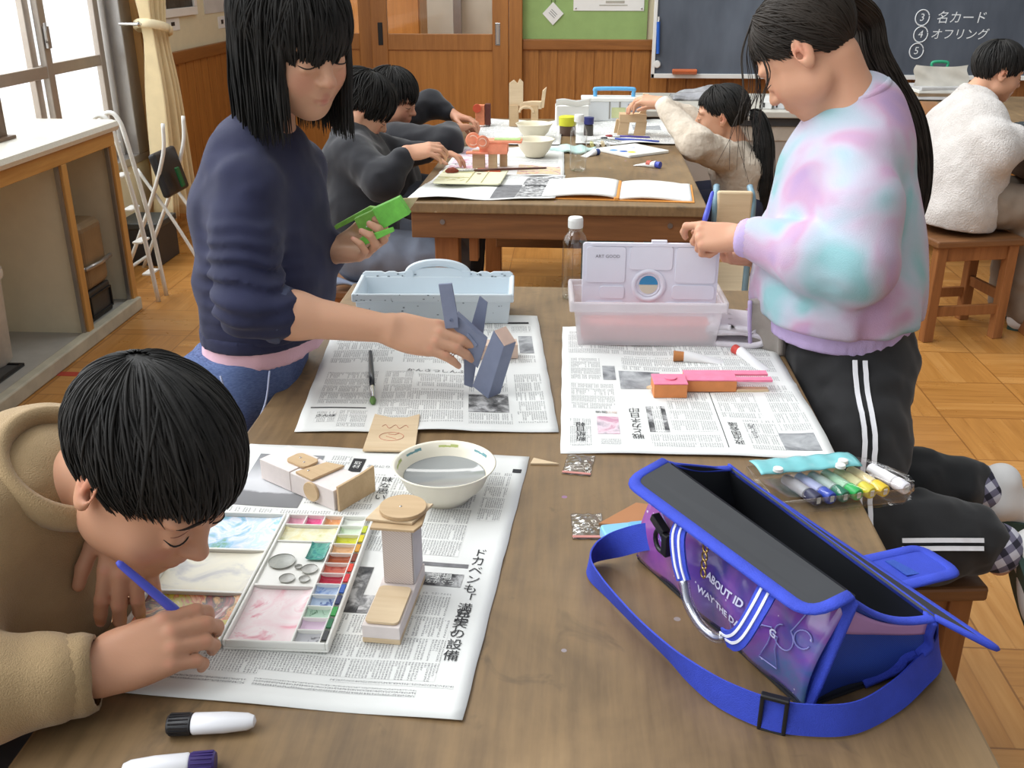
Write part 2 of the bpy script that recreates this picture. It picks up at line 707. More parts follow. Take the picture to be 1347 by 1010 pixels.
# back wall
m = MB()
m.box2((-2.37, 6.86, 2.0), (-.43, 6.98, 2.9))
m.box2((-.36, 6.86, .9), (4.6, 6.98, 2.9))
structure(m.build('wall_back', M_CREAM))
m = MB().box2((-.36, 6.84, 0), (4.6, 6.98, .85))
for k in range(41):
    m.box2((-.36 + k * .12, 6.834, .02), (-.253 + k * .12, 6.845, .85))
structure(m.build('wall_back_wainscot', M_WAIN, bevel=.002))
structure(MB().box2((-.36, 6.815, .85), (4.6, 6.86, .915)).build('trim_3', M_RAIL, bevel=.005))
structure(MB().box2((-.445, 6.79, 0), (-.36, 6.98, 2.9)).build('trim_4', M_STILE, bevel=.004))
structure(MB().box2((-2.25, 6.79, 1.98), (-.445, 6.98, 2.06)).build('trim_5', M_RAIL, bevel=.004))


def sliding_door(name, x0, x1, y0, pull_dark_x, pull_x):
    root = bpy.data.objects.new(name, None)
    COL.objects.link(root)
    root.location = ((x0 + x1) / 2, y0, 0)
    structure(root)
    w = .105
    f = MB()
    f.box2((x0, y0 - .02, 0), (x0 + w, y0 + .02, 1.98))
    f.box2((x1 - w, y0 - .02, 0), (x1, y0 + .02, 1.98))
    f.box2((x0 + w, y0 - .019, .845), (x1 - w, y0 + .019, .945))
    f.box2((x0 + w, y0 - .019, 1.86), (x1 - w, y0 + .019, 1.98))
    f.box2((x0 + w, y0 - .019, 0), (x1 - w, y0 + .019, .12))
    f.build('door_frame', M_STILE, root, bevel=.003, world=True)
    MB().box2((x0 + w - .004, y0 - .008, .11), (x1 - w + .004, y0 + .008, .85)).build('lower_panel', M_DOOR, root, world=True)
    MB().box2((x0 + w - .004, y0 - .003, .94), (x1 - w + .004, y0 + .003, 1.865)).build('pane', M_GLASS, root, world=True)
    for px, mm in ((pull_dark_x, M_BLACK), (pull_x, M_STEEL)):
        if px is None:
            continue
        h = MB().box2((px - .016, y0 - .024, .875), (px + .016, y0 - .018, 1.015))
        hb = h.build('finger_pull', mm, root, bevel=.003, world=True)
        MB().box2((px - .009, y0 - .0255, .885), (px + .009, y0 - .0235, 1.005)).build('pull_recess', M_BLACK if mm is M_BLACK else M_ALU_D, hb)
    return root


sliding_door('door_1', -2.245, -1.33, 6.87, None, None)
sliding_door('door_2', -1.345, -.45, 6.825, -1.285, -.52)

# corridor beyond the door glass
structure(MB().box2((-3.6, 6.98, -.08), (2.2, 9.4, 0)).build('floor_corridor', M_FLOOR))
m = MB().box2((-3.6, 9.3, 0), (2.2, 9.4, .62)).box2((-3.6, 9.3, 1.75), (2.2, 9.4, 2.4))
structure(m.build('wall_corridor', M_WAIN))
m = MB()
for x in np.arange(-3.4, 2.2, .46):
    m.box2((x, 9.28, .62), (x + .07, 9.38, 1.76))
m.box2((-3.6, 9.28, .62), (2.2, 9.38, .68)).box2((-3.6, 9.28, 1.7), (2.2, 9.38, 1.76))
structure(m.build('window_2', M_ALU))
structure(MB().box2((-3.6, 9.33, .68), (2.2, 9.335, 1.7)).build('window_3', mat('frosted_pane', srgb(206, 200, 184), .6, var=.1, vs=3)))
t = thing('shoe_cupboard', 'tall pale wooden cupboard in the corridor, seen through the sliding door glass', 'cupboard', (-1.62, 8.6, 0))
MB().box2((-.36, -.2, 0), (.36, .2, 1.5)).build('carcass', M_PALE, t, bevel=.004)
for sx_ in (-1, 1):
    d = MB().box2((min(sx_ * .01, sx_ * .35), -.218, .05), (max(sx_ * .01, sx_ * .35), -.2, 1.46)).build('door', M_DOOR, t, bevel=.003)
    MB().box2((sx_ * .05 - .008, -.235, .75), (sx_ * .05 + .008, -.216, .87)).build('handle', M_ALU, d, bevel=.003)

# ---- windows of the left wall
win = bpy.data.objects.new('window_1', None)
COL.objects.link(win)
win.location = (-2.31, 3.4, .42)
structure(win)
f = MB()
f.box2((-2.36, -1.6, .42), (-2.235, 5.19, .46))
f.box2((-2.36, -1.6, 2.26), (-2.235, 5.19, 2.3))
f.box2((-2.36, 5.06, .46), (-2.235, 5.19, 2.26))
f.box2((-2.36, 5.035, .46), (-2.30, 5.062, 2.26))
f.build('window_frame', M_ALU, win, bevel=.004, world=True)


def sash(y0, y1, x, wide0=.05, wide1=.05):
    s = MB()
    s.box2((x - .014, y0, .46), (x + .014, y0 + wide0, 2.26))
    s.box2((x - .014, y1 - wide1, .46), (x + .014, y1, 2.26))
    s.box2((x - .012, y0 + wide0, .46), (x + .012, y1 - wide1, .52))
    s.box2((x - .012, y0 + wide0, 2.2), (x + .012, y1 - wide1, 2.26))
    s.box2((x - .012, y0 + wide0, .905), (x + .012, y1 - wide1, .955))
    o = s.build('sash', M_ALU_D, win, bevel=.003, world=True)
    MB().box2((x - .003, y0 + wide0, .52), (x + .003, y1 - wide1, 2.2)).build('pane', M_GLASS, o)
    return o


sash(4.30, 5.0, -2.325)
s2 = sash(3.45, 4.40, -2.285, .05, .055)
sash(1.5, 2.5, -2.325)
sash(2.45, 3.5, -2.30)
m = MB().box((-2.262, 4.37, 1.07), (.014, .03, .09)).tube([(-2.262, 4.362, 1.05), (-2.25, 4.345, 1.06), (-2.245, 4.335, 1.1), (-2.25, 4.34, 1.13)], .007, 8)
m.build('crescent_lock', M_ALU, s2, bevel=.003)

# outdoor ground seen through the glass in other views
structure(MB().box2((-14, -8, -.5), (-2.5, 14, -.4)).build('ground_outside', mat('playground_sand', srgb(226, 222, 212), .95)))

# ---- curtain gathered by a tieback
t = thing('curtain', 'cream curtain gathered with a tieback beside the window on the left', 'curtain', (-2.13, 5.2, .13))


def curtain_fn(u, v):
    z = .13 + v * 2.2
    tie = 1.06
    g = math.exp(-((z - tie) / .22) ** 2)
    if z < tie:
        w = .23 + (.10 - .23) * min(1, max(0, (z - .13) / (tie - .13))) ** .6
        c = 5.20 - .02 * (tie - z)
    else:
        w = .10 + .14 * min(1, (z - tie) / .9)
        c = 5.19
    a = u * math.pi * 2 * 7
    dep = (.045 * (1 - .55 * g)) * (1 + .3 * math.sin(u * 17))
    return (-2.13 + dep * math.sin(a) - .01 * math.cos(2 * a), c + (u - .5) * 2 * w + .012 * math.cos(a), z)


MB().grid(curtain_fn, 168, 30, th=.0025).build('cloth', mat('curtain_cloth', srgb(232, 212, 168), .85, var=.05, sheen=.2), t, smooth=True, world=True)
m = MB()
m.tube([(-2.13 + .075 * math.cos(a), 5.19 + .118 * math.sin(a), 1.065 - .03 * math.sin(a)) for a in np.linspace(0, 2 * math.pi, 40)], .013, 8, flat=1.7)
m.build('tieback', mat('tieback_cloth', srgb(240, 226, 190), .8), t, smooth=True, world=True)
MB().rod((-2.245, 5.06, 1.09), (-2.15, 5.06, 1.09), .008).lathe([(0, 0), (.016, .003), (0, .02)], 14, (-2.15, 5.06, 1.09), rotm(0, math.pi / 2, 0)).build('hook', M_STEEL, t, smooth='auto', world=True)

# ---- things on the left wall
def wall_sheet(name, label, cat, y0, y1, z0, z1, m_, group=None, th=.004):
    """flat item on the left wall"""
    o = thing(name, label, cat, (-2.25, (y0 + y1) / 2, z0), 0, group)
    return o, MB().box2((0, -(y1 - y0) / 2, 0), (th, (y1 - y0) / 2, z1 - z0)).build('sheet', m_, o)


t = thing('picture_frame', 'white framed dark picture on the wall above the small notice by the curtain', 'picture', (-2.25, 5.86, 1.09))
fr = MB()
for a, b, c, d in ((-.26, .26, 0, .045), (-.26, .26, .40, .445), (-.26, -.215, .045, .4), (.215, .26, .045, .4)):
    fr.box2((0, a, c), (.02, b, d))
fr.build('frame', M_WHITE, t, bevel=.003)
MB().box2((0, -.22, .04), (.008, .22, .41)).build('picture', mat('dark_print', (.03, .032, .03), .5, var=.8, vs=25), t)
o, s = wall_sheet('notice', 'small white notice card with a dark symbol under the framed picture', 'notice', 5.66, 5.85, 1.02, 1.085, M_PAPER)
MB().box2((.004, -.03, .025), (.0055, .02, .045)).box2((.004, -.075, .015), (.0055, -.065, .025)).build('print', M_BLACK, o)
o, s = wall_sheet('poster', 'large pale poster high on the wall beside the standing girl in navy', 'poster', 6.28, 6.76, 1.085, 1.5, mat('pale_poster', srgb(205, 203, 198), .8, var=.08, vs=6))
o, s = wall_sheet('notice', 'tiny white notice under the pale poster', 'notice', 6.5, 6.64, .99, 1.06, M_PAPER)
MB().box2((.004, -.02, .025), (.0055, .02, .05)).build('print', M_BLACK, o)

# ---- things on the back wall
t = tag(MB().box2((-.36, 6.845, .915), (.44, 6.8595, 2.2)).build('bulletin_board', M_GREEN), 'green cloth bulletin board on the back wall above the wood panelling', 'bulletin board')
t = thing('hanging_card', 'white diamond-shaped card hanging on the green bulletin board', 'card', (-.165, 6.838, 1.07))
MB().prism([(0, -.07), (.068, 0), (0, .07), (-.068, 0)], -.002, .002, rotm(math.pi / 2, 0, 0)).build('card', M_PAPER, t)
MB().box((0, -.003, .0), (.05, .0012, .004), rotm(0, .75, 0)).box((-.008, -.003, -.01), (.05, .0012, .004), rotm(0, .75, 0)).box((.008, -.003, .01), (.05, .0012, .004), rotm(0, .75, 0)).build('print', mat('grey_ink', srgb(140, 140, 140), .8), t)
MB().tube([(-.012, 0, .066), (-.01, 0, .1), (.01, 0, .1), (.012, 0, .066)], .002, 6).build('string', M_BLACK, t)
t = thing('poster', 'white paper poster pinned to the green bulletin board', 'poster', (.19, 6.842, 1.088))
MB().box2((-.225, -.002, 0), (.225, .002, .5)).build('sheet', M_PAPER, t)
for sx_ in (-.21, .21):
    MB().lathe([(0, -.006), (.006, -.004), (.006, 0), (0, 0)], 12, (sx_, -.001, .014), rotm(-math.pi / 2, 0, 0)).build('pin', M_STEEL, t, smooth='auto')
MB().box2((-.06, -.0035, .03), (.12, -.0018, .036)).box2((-.02, -.0035, .045), (.1, -.0018, .06)).build('print', mat('sketch_ink', srgb(175, 172, 160), .8), t)

# ---- chalkboard
cb = thing('chalkboard', 'large dark slate chalkboard with white chalk writing on the back wall', 'chalkboard', (.47, 6.72, .69))
m = MB()
m.box2((0, -.03, 0), (3.4, .0, .028)).box2((0, -.03, 0), (.022, 0, 1.2)).box2((0, -.03, 1.18), (3.4, 0, 1.2))
m.build('frame', M_WHITE, cb, bevel=.003)


def slate_mat():
    t = NT('slate')
    n1 = t.noise(t.map((1, 1, .35)), 3.2, 4, .6)
    t.set(Base_Color=t.ramp(n1, [(.3, srgb(66, 73, 84)), (.72, srgb(98, 106, 118))]), Roughness=.55)
    return t.m


MB().box2((.015, -.015, .02), (3.39, 0, 1.19)).build('slate', slate_mat(), cb)
CHALK = mat('chalk', srgb(226, 230, 232), .95, var=.1, vs=120)


def letter_on(mb, body, size, o, R, mi=0, lift=.0006, align='CENTER', sx_=1.0):
    v, f = text_mesh(body, size, align)
    P = np.array([(x * sx_, y, lift) for x, y in v]) @ np.asarray(R).T + np.array(o, float)
    mb.add(P, f, mi)


RW = rotm(math.pi / 2, 0, 0)     # text standing on the back wall, read from -y
m = MB()
for body, x, z, sz, al in (('名カード', 1.735, .365, .076, 'LEFT'), ('オフリング', 1.715, .268, .070, 'LEFT')):
    v, f = text_mesh(body, sz, al)
    P = np.array([(a + b * .12, b, .0) for a, b in v]) @ RW.T + np.array((x, -.0165, z))
    m.add(P, f)
for n_, x, z in ((3, 1.648, .368), (4, 1.653, .27), (5, 1.642, .172)):
    v, f = text_mesh(str(n_), .062)
    m.add(np.array([(a + b * .1, b, 0) for a, b in v]) @ RW.T + np.array((x, -.0165, z)), f)
    m.tube([(x + .042 * math.cos(a), -.0165, z + .046 * math.sin(a)) for a in np.linspace(.3, 6.5, 30)], .0035, 5)
m.build('chalk_writing', CHALK, cb)
t = thing('chalkboard_pointer', 'blue stick hanging at the left edge of the chalkboard', 'stick', (.507, 6.688, .84))
MB().tube([(0, 0, 0), (-.008, 0, .19)], .011, 10).build('stick', mat('blue_plastic', srgb(40, 96, 190), .4), t, smooth='auto')
MB().tube([(-.008, 0, .19), (-.006, 0, .205), (-.008, 0, .22)], .005, 8).build('loop', M_WHITE, t, smooth='auto')
t = thing('magnet', 'round white magnet on the chalkboard below the blue stick', 'magnet', (.505, 6.703, .775))
MB().lathe([(0, -.018), (.02, -.016), (.024, -.006), (.024, .0), (0, 0)], 20, (0, 0, 0), rotm(-math.pi / 2, 0, 0)).build('body', M_WHITE, t, smooth='auto')
t = thing('chalkboard_eraser', 'orange chalkboard eraser on the lower frame of the chalkboard', 'eraser', (.68, 6.675, .718))
MB().box2((-.078, -.02, .01), (.078, .02, .03)).build('handle', mat('orange_plastic', srgb(208, 110, 66), .5), t, bevel=.006)
MB().box2((-.076, -.018, 0), (.076, .018, .012)).build('felt', mat('eraser_felt', srgb(160, 90, 60), .95), t)

# ================================================================ built-in counter under the windows
t = thing('counter', 'built-in counter with open bays under the windows on the left', 'counter', (-2.05, 2.3, 0))
c0, c1 = -.6, 3.96
M_CAB = mat('cabinet_laminate', srgb(234, 226, 200), .6, var=.03)
M_EDGE = wood('edge_oak', srgb(182, 132, 70), srgb(206, 158, 92), axis=1, scale=7, rough=.45)
M_EDGEZ = wood('edge_oak_z', srgb(182, 132, 70), srgb(206, 158, 92), axis=2, scale=7, rough=.45)
m = MB().box2((-2.245, c0, 0), (-2.225, c1, .74))
for y in (c0, 1.2, 2.35, 3.515, c1 - .02):
    m.box2((-2.23, y, 0), (-1.865, y + .022, .74))
m.box2((-2.23, c0, .02), (-1.87, c1, .04))
m.build('carcass', M_CAB, t, world=True)
MB().box2((-2.23, c0, .04), (-1.86, c1, .046)).build('bay_floor', mat('grey_vinyl', srgb(168, 166, 160), .6, var=.06), t, world=True)
m = MB().box2((-1.868, c0, .69), (-1.845, c1, .742))
m.build('top_rail', M_EDGE, t, bevel=.003, world=True)
for y in (1.19, 2.34, 3.505, c1 - .04):
    MB().box2((-1.868, y, 0), (-1.845, y + .042, .69)).build('front_post', M_EDGEZ, t, bevel=.003, world=True)
    MB().box2((-1.8695, y - .012, 0), (-1.855, y - .001, .69)).build('sliding_track', M_ALU, t, world=True)
MB().box2((-1.872, c0, 0), (-1.83, c1 + .0, .055)).build('kick_strip', mat('plinth_strip', srgb(190, 186, 168), .6), t, bevel=.006, world=True)
m = MB().prism([(-2.248, .742), (-1.85, .742), (-1.828, .748), (-1.82, .765), (-1.828, .782), (-1.85, .788), (-2.248, .788)], -(c1 + .01), -c0, rotm(math.pi / 2, 0, 0))
w = m.build('worktop', mat('speckled_worktop', srgb(222, 218, 206), .28, var=.07, vs=160), None, smooth='auto')
tag(w, 'long pale speckled worktop lying along the windows on the left', 'worktop')

# heater in the right bay
t = thing('stove_tank', 'brown metal tank with chrome cap standing in the counter bay', 'tank', (-2.0, 3.72, .17))
MB().prism([(-.12, -.1), (.12, -.1), (.12, .1), (-.12, .1)], 0, .27).build('body', mat('brown_enamel', srgb(134, 112, 84), .45, .2), t, bevel=.035, seg=4)
MB().lathe([(.04, .27), (.04, .283), (.03, .29), (0, .292)], 20).lathe([(.055, .268), (.055, .274), (0, .274)], 20).build('cap', M_STEEL, t, smooth='auto')
MB().tube([(.125, -.11, .1), (.135, 0, .1), (.125, .11, .1)], .009, 8).tube([(-.11, -.112, .1), (.125, -.11, .1)], .008, 8).build('rail', M_ALU, t, smooth=True)
t = thing('grille', 'black framed grille box below the brown tank in the counter bay', 'grille', (-1.99, 3.72, .046))
m = MB().box2((-.1, -.1, 0), (.1, .1, .125))
m.build('back_box', mat('dark_grey_metal', (.05, .05, .05), .5, .3), t, bevel=.008)
m = MB()
for a, b, c, d in ((-.09, .09, .02, .026), (-.09, .09, .098, .104), (-.09, -.084, .026, .098), (.084, .09, .026, .098)):
    m.box2((.1, a, c), (.108, b, d))
m.build('grille_frame', M_BLACK, t)
t = thing('bin', 'pale rounded bin standing in the near counter bay at the left edge', 'bin', (-2.075, 3.16, .046))
MB().lathe([(0, 0), (.085, 0), (.1, .02), (.112, .3), (.118, .32), (.118, .34), (.1, .345), (0, .35)], 28).build('body', mat('beige_plastic', srgb(206, 196, 182), .5), t, smooth='auto')
MB().lathe([(.122, .315), (.124, .33), (.122, .345), (.11, .345)], 28).build('rim', mat('beige_plastic_light', srgb(214, 205, 192), .5), t, smooth='auto')
t = thing('floor_mat', 'black rubber mat lying on the bay floor of the counter', 'mat', (-1.985, 3.0, .0463))
MB().box2((-.09, -.16, 0), (.06, .17, .006)).build('pad', mat('rubber_grey', (.06, .06, .06), .7), t, bevel=.012)
m = MB()
for a, b, c, d in ((-.09, -.16, .06, -.148), (-.09, .158, .06, .17), (-.09, -.148, -.078, .158), (.048, -.148, .06, .158)):
    m.box2((a, b, .004), (c, d, .012))
m.build('border', M_BLACK, t, bevel=.003)
t = tag(MB().box2((-1.90, 3.195, .0), (-1.66, 3.232, .0012)).build('floor_tape', mat('red_tape', srgb(172, 60, 44), .6)), 'strip of red tape stuck on the wooden floor by the counter', 'tape')
# stand on the worktop at the far left
t = thing('wooden_stand', 'dark brown wooden post standing on the worktop at the left edge of the photo', 'post', (-2.02, 3.42, .788))
MB().box2((-.02, -.05, 0), (.02, .05, .19)).build('post', wood('dark_oak', srgb(92, 72, 56), srgb(126, 102, 82), axis=2), t, bevel=.004)
MB().box2((-.04, -.07, 0), (.04, .07, .012)).build('foot', wood('dark_oak_x', srgb(92, 72, 56), srgb(126, 102, 82), axis=1), t, bevel=.003)

# ---- folding steps and folding chair in the gap by the curtain
t = thing('step_stool', 'white tubular folding step ladder leaning at the end of the counter', 'step ladder', (-1.9, 4.1, 0))
for y in (-.045, .045):
    m = MB().tube(spline([(.10, y, 0), (.07, y, .35), (.02, y, .68), (0, y, .76), (-.03, y, .79), (-.07, y, .77), (-.1, y, .7), (-.15, y, .35), (-.19, y, 0)], 40), .0095, 10)
    m.build('side_frame', M_WHITE, t, smooth=True)
for z in (.12, .26, .4, .54, .67):
    x = .095 - .12 * (z / .76)
    MB().box2((x - .035, -.045, z - .005), (x + .008, .045, z + .005)).build('step', M_WHITE, t, bevel=.004)
t = thing('folding_chair', 'folding chair with black seat and white crossed legs beside the curtain', 'chair', (-1.86, 4.45, 0))
for y in (-.12, .12):
    MB().tube(spline([(-.22, y, 0), (-.05, y, .34), (.05, y, .58), (.07, y, .72)], 20), .009, 8).build('leg', M_WHITE, t, smooth=True)
    MB().tube(spline([(.2, y * .9, 0), (.06, y * .9, .28), (-.08, y * .9, .52)], 20), .008, 8).build('leg', M_WHITE, t, smooth=True)
MB().rod((-.19, -.12, .06), (-.19, .12, .06), .008).build('crossbar', M_WHITE, t, smooth='auto')
MB().rod((.16, -.108, .08), (.16, .108, .08), .008).build('crossbar', M_WHITE, t, smooth='auto')
MB().box((.02, 0, .49), (.035, .25, .2), rotm(0, -.25, 0)).build('seat', mat('black_vinyl', (.02, .02, .022), .45), t, bevel=.015, seg=3)
MB().box((.075, -.02, .47), (.012, .035, .09), rotm(0, -.25, 0)).build('clip', mat('green_clip', srgb(26, 96, 52), .5), t, bevel=.004)
t = thing('storage_box', 'small black box on the floor behind the folding chair', 'box', (-2.10, 4.72, 0))
MB().box2((-.1, -.12, 0), (.1, .12, .2)).build('body', mat('black_box', (.03, .03, .034), .5), t, bevel=.006)
MB().box2((-.105, -.125, .18), (.105, .125, .21)).build('lid', mat('black_lid', (.045, .05, .05), .5), t, bevel=.005)

# ================================================================ work tables, benches, stools
def table_top_mat():
    t = NT('worn_table_top')
    v = t.map((1, 1, 1))
    big = t.noise(v, 4.5, 5, .62, .4)
    grain = t.noise(t.map((26, 2.2, 8)), 3, 4, .6)
    c = t.ramp(big, [(.28, srgb(92, 74, 52)), (.5, srgb(124, 100, 70)), (.75, srgb(148, 122, 88))])
    c = t.mix(.30, c, t.ramp(grain, [(.3, srgb(88, 68, 44)), (.7, srgb(158, 128, 88))]))
    # drips and specks of old paint
    vo = t.n('ShaderNodeTexVoronoi')
    t.put(vo.inputs['Vector'], v)
    vo.inputs['Scale'].default_value = 17
    spot = t.math('LESS_THAN', vo.outputs['Distance'], .07)
    pick = t.math('GREATER_THAN', t.sep(vo.outputs['Color'])[0], .72)
    c = t.mix(t.math('MULTIPLY', t.math('MULTIPLY', spot, pick), .6), c, t.mix(.65, vo.outputs['Color'], srgb(90, 90, 90)))
    st = t.noise(t.map((1.4, 1, 1), loc=(3, 1, 0)), 9, 4, .7, 1.0)
    c = t.mix(t.ramp(st, [(.60, (0, 0, 0)), (.72, (.5, .5, .5))]), c, srgb(74, 62, 46))
    t.set(Base_Color=c, Roughness=t.math('MULTIPLY_ADD', grain, .25, .38))
    t.bump(grain, .12, .002)
    return t.m


M_TOP = table_top_mat()
M_APRON = wood('apron_wood', srgb(96, 62, 34), srgb(132, 88, 52), axis=0, scale=7, rough=.5)
M_APRONY = wood('apron_wood_y', srgb(96, 62, 34), srgb(132, 88, 52), axis=1, scale=7, rough=.5)
M_LEG = wood('leg_wood', srgb(128, 80, 42), srgb(162, 106, 60), axis=2, scale=7, rough=.5)
M_BOLT = mat('bolt_steel', (.35, .35, .36), .35, 1.)


def make_table(label, x0, x1, y0, y1, z=.7, rz=0.):
    cx, cy = (x0 + x1) / 2, (y0 + y1) / 2
    hx, hy = (x1 - x0) / 2, (y1 - y0) / 2
    t = thing('work_table', label, 'table', (cx, cy, 0), rz)
    MB().box2((-hx, -hy, z - .032), (hx, hy, z)).build('tabletop', M_TOP, t, bevel=.004)
    for s in (-1, 1):
        MB().box2((-hx + .01, s * (hy - .022) - .012, z - .11), (hx - .01, s * (hy - .022) + .012, z - .032)).build('apron', M_APRON, t, bevel=.003)
        MB().box2((s * (hx - .022) - .012, -hy + .034, z - .11), (s * (hx - .022) + .012, hy - .034, z - .032)).build('apron', M_APRONY, t, bevel=.003)
        MB().box2((-hx + .12, s * (hy - .14) - .02, .13), (hx - .12, s * (hy - .14) + .02, .24)).build('stretcher', M_APRON, t, bevel=.003)
        for q in (-1, 1):
            MB().box((s * (hx - .105), q * (hy - .12), (z - .032) / 2), (.075, .07, z - .032)).build('leg', M_LEG, t, bevel=.004)
            MB().box2((s * (hx - .19) - .014, q * (hy - .1) - .02, z - .2), (s * (hx - .19) + .014, q * (hy - .1) + .02, z - .032)).build('bag_peg', M_LEG, t, bevel=.003)
            MB().lathe([(0, -.004), (.008, -.003), (.008, .002), (0, .002)], 10, (s * (hx - .105), q * hy - q * .0105 - (.002 if q < 0 else -.002), z - .06), rotm(-math.pi / 2 * q, 0, 0) if q < 0 else rotm(-math.pi / 2 * q, 0, 0)).build('bolt', M_BOLT, t)
    return t


T1 = make_table('worn brown work table nearest the camera, covered with newspapers and paints', -.487, .388, .31, 2.11)
T2 = make_table('second brown work table behind, cluttered with bowls and wooden toys', -.49, .40, 2.93, 4.73, .7, math.radians(-.6))
T3 = make_table('brown work table at the right with the boy in white fleece', 1.72, 2.62, 3.75, 5.75)


def make_stool(label, loc, rz, sx_=.34, sy_=.26, h=.40, group=None):
    t = thing('wooden_stool', label, 'stool', loc, rz, group)
    MB().box2((-sx_ / 2, -sy_ / 2, h - .028), (sx_ / 2, sy_ / 2, h)).build('seat', M_APRON, t, bevel=.006)
    for a in (-1, 1):
        MB().box2((-sx_ / 2 + .03, a * (sy_ / 2 - .035) - .01, h - .085), (sx_ / 2 - .03, a * (sy_ / 2 - .035) + .01, h - .028)).build('apron', M_LEG, t, bevel=.002)
        MB().box2((-sx_ / 2 + .03, a * (sy_ / 2 - .035) - .009, .1), (sx_ / 2 - .03, a * (sy_ / 2 - .035) + .009, .14)).build('stretcher', M_LEG, t, bevel=.002)
        MB().box2((a * (sx_ / 2 - .035) - .009, -sy_ / 2 + .03, .15), (a * (sx_ / 2 - .035) + .009, sy_ / 2 - .03, .19)).build('stretcher', M_LEG, t, bevel=.002)
        for b in (-1, 1):
            MB().box2((a * (sx_ / 2 - .035) - .02, b * (sy_ / 2 - .035) - .02, 0), (a * (sx_ / 2 - .035) + .02, b * (sy_ / 2 - .035) + .02, h - .028)).build('leg', M_LEG, t, bevel=.003)
    return t

# ================================================================ newspapers
NEWS = mat('newsprint', srgb(226, 227, 224), .9, var=.025, vs=18)
INK = mat('news_ink', srgb(48, 48, 50), .85)
INK_L = mat('news_ink_grey', srgb(120, 120, 122), .85, var=.2, vs=60)


def news_text_mat(name, p=.0036, q=.0034, band=.0385, rows=False, dark=srgb(96, 96, 98), paper=srgb(226, 227, 224)):
    """columns of small vertical printing, as a procedural pattern over the sheet's own UV (metres)"""
    t = NT(name)
    s = t.sep(t.c.outputs['UV'])
    u, v = (s[1], s[0]) if rows else (s[0], s[1])
    cu, cv = t.math('DIVIDE', u, p), t.math('DIVIDE', v, q)
    fu, fv = t.math('FRACT', cu), t.math('FRACT', cv)
    colm = t.math('LESS_THAN', t.math('ABSOLUTE', t.math('SUBTRACT', fu, .45)), .33)
    rowm = t.math('LESS_THAN', t.math('ABSOLUTE', t.math('SUBTRACT', fv, .5)), .42)
    bf = t.math('FRACT', t.math('DIVIDE', v, band))
    gut = t.math('GREATER_THAN', bf, .085)
    wn = t.n('ShaderNodeTexWhiteNoise', noise_dimensions='2D')
    t.put(wn.inputs['Vector'], t.comb(t.math('FLOOR', cu), t.math('FLOOR', t.math('DIVIDE', v, band))))
    short = t.math('GREATER_THAN', bf, t.math('MULTIPLY', t.math('GREATER_THAN', wn.outputs['Value'], .72), t.math('FRACT', t.math('MULTIPLY', wn.outputs['Value'], 37.0))))
    gn = t.noise(t.comb(u, v), 850, 1, .4)
    gl = t.math('GREATER_THAN', gn, .47)
    d = gl
    for k in (colm, rowm, gut, short):
        d = t.math('MULTIPLY', d, k)
    t.set(Base_Color=t.mix(t.math('MULTIPLY', d, .78), paper, dark), Roughness=.9)
    return t.m


NT_BODY = news_text_mat('news_columns')
NT_SMALL = news_text_mat('news_columns_small', .0028, .0027, .030)
NT_ROWS = news_text_mat('news_rows', .0042, .0028, .4, True)


def photo_mat(name, stops, scale=16, dist=.6, seed=0):
    t = NT(name)
    n = t.noise(t.map(co='UV', loc=(seed, seed * .7, 0)), scale, 4, .6, dist)
    t.set(Base_Color=t.ramp(n, stops), Roughness=.85)
    return t.m


PH_SKY = None
t_ = NT('news_photo_sea')
g_ = t_.sep(t_.map(co='UV'))[1]
n_ = t_.noise(t_.map(co='UV'), 30, 4)
f_ = t_.math('MULTIPLY_ADD', g_, 6.6, t_.math('MULTIPLY_ADD', n_, .12, -2.5))
t_.set(Base_Color=t_.ramp(f_, [(.0, srgb(118, 118, 120)), (.22, srgb(128, 128, 130)), (.25, srgb(196, 197, 200)), (.45, srgb(206, 207, 210)), (.75, srgb(150, 151, 154)), (1, srgb(128, 129, 132))]), Roughness=.85)
PH_SKY = t_.m
PH_DARK = photo_mat('news_photo_dark', [(.35, srgb(58, 58, 60)), (.5, srgb(120, 120, 120)), (.62, srgb(190, 190, 190))], 40)
PH_GREY = photo_mat('news_photo_grey', [(.3, srgb(92, 94, 98)), (.6, srgb(168, 170, 172)), (.75, srgb(200, 201, 202))], 26)
PH_MID = photo_mat('news_photo_mid', [(.35, srgb(100, 100, 102)), (.5, srgb(150, 150, 150)), (.62, srgb(205, 205, 205))], 60)
PH_RED = photo_mat('news_photo_colour', [(.3, srgb(150, 80, 80)), (.45, srgb(214, 190, 180)), (.55, srgb(206, 200, 150)), (.7, srgb(220, 150, 150))], 40)
PH_PINK = photo_mat('news_photo_pink', [(.35, srgb(200, 150, 170)), (.5, srgb(226, 206, 214)), (.65, srgb(170, 160, 170))], 30)
NEWS_MATS = [NEWS, INK, INK_L, NT_BODY, NT_SMALL, NT_ROWS, PH_SKY, PH_DARK, PH_GREY, PH_MID, PH_RED, PH_PINK]
NW, NH = .406, .545


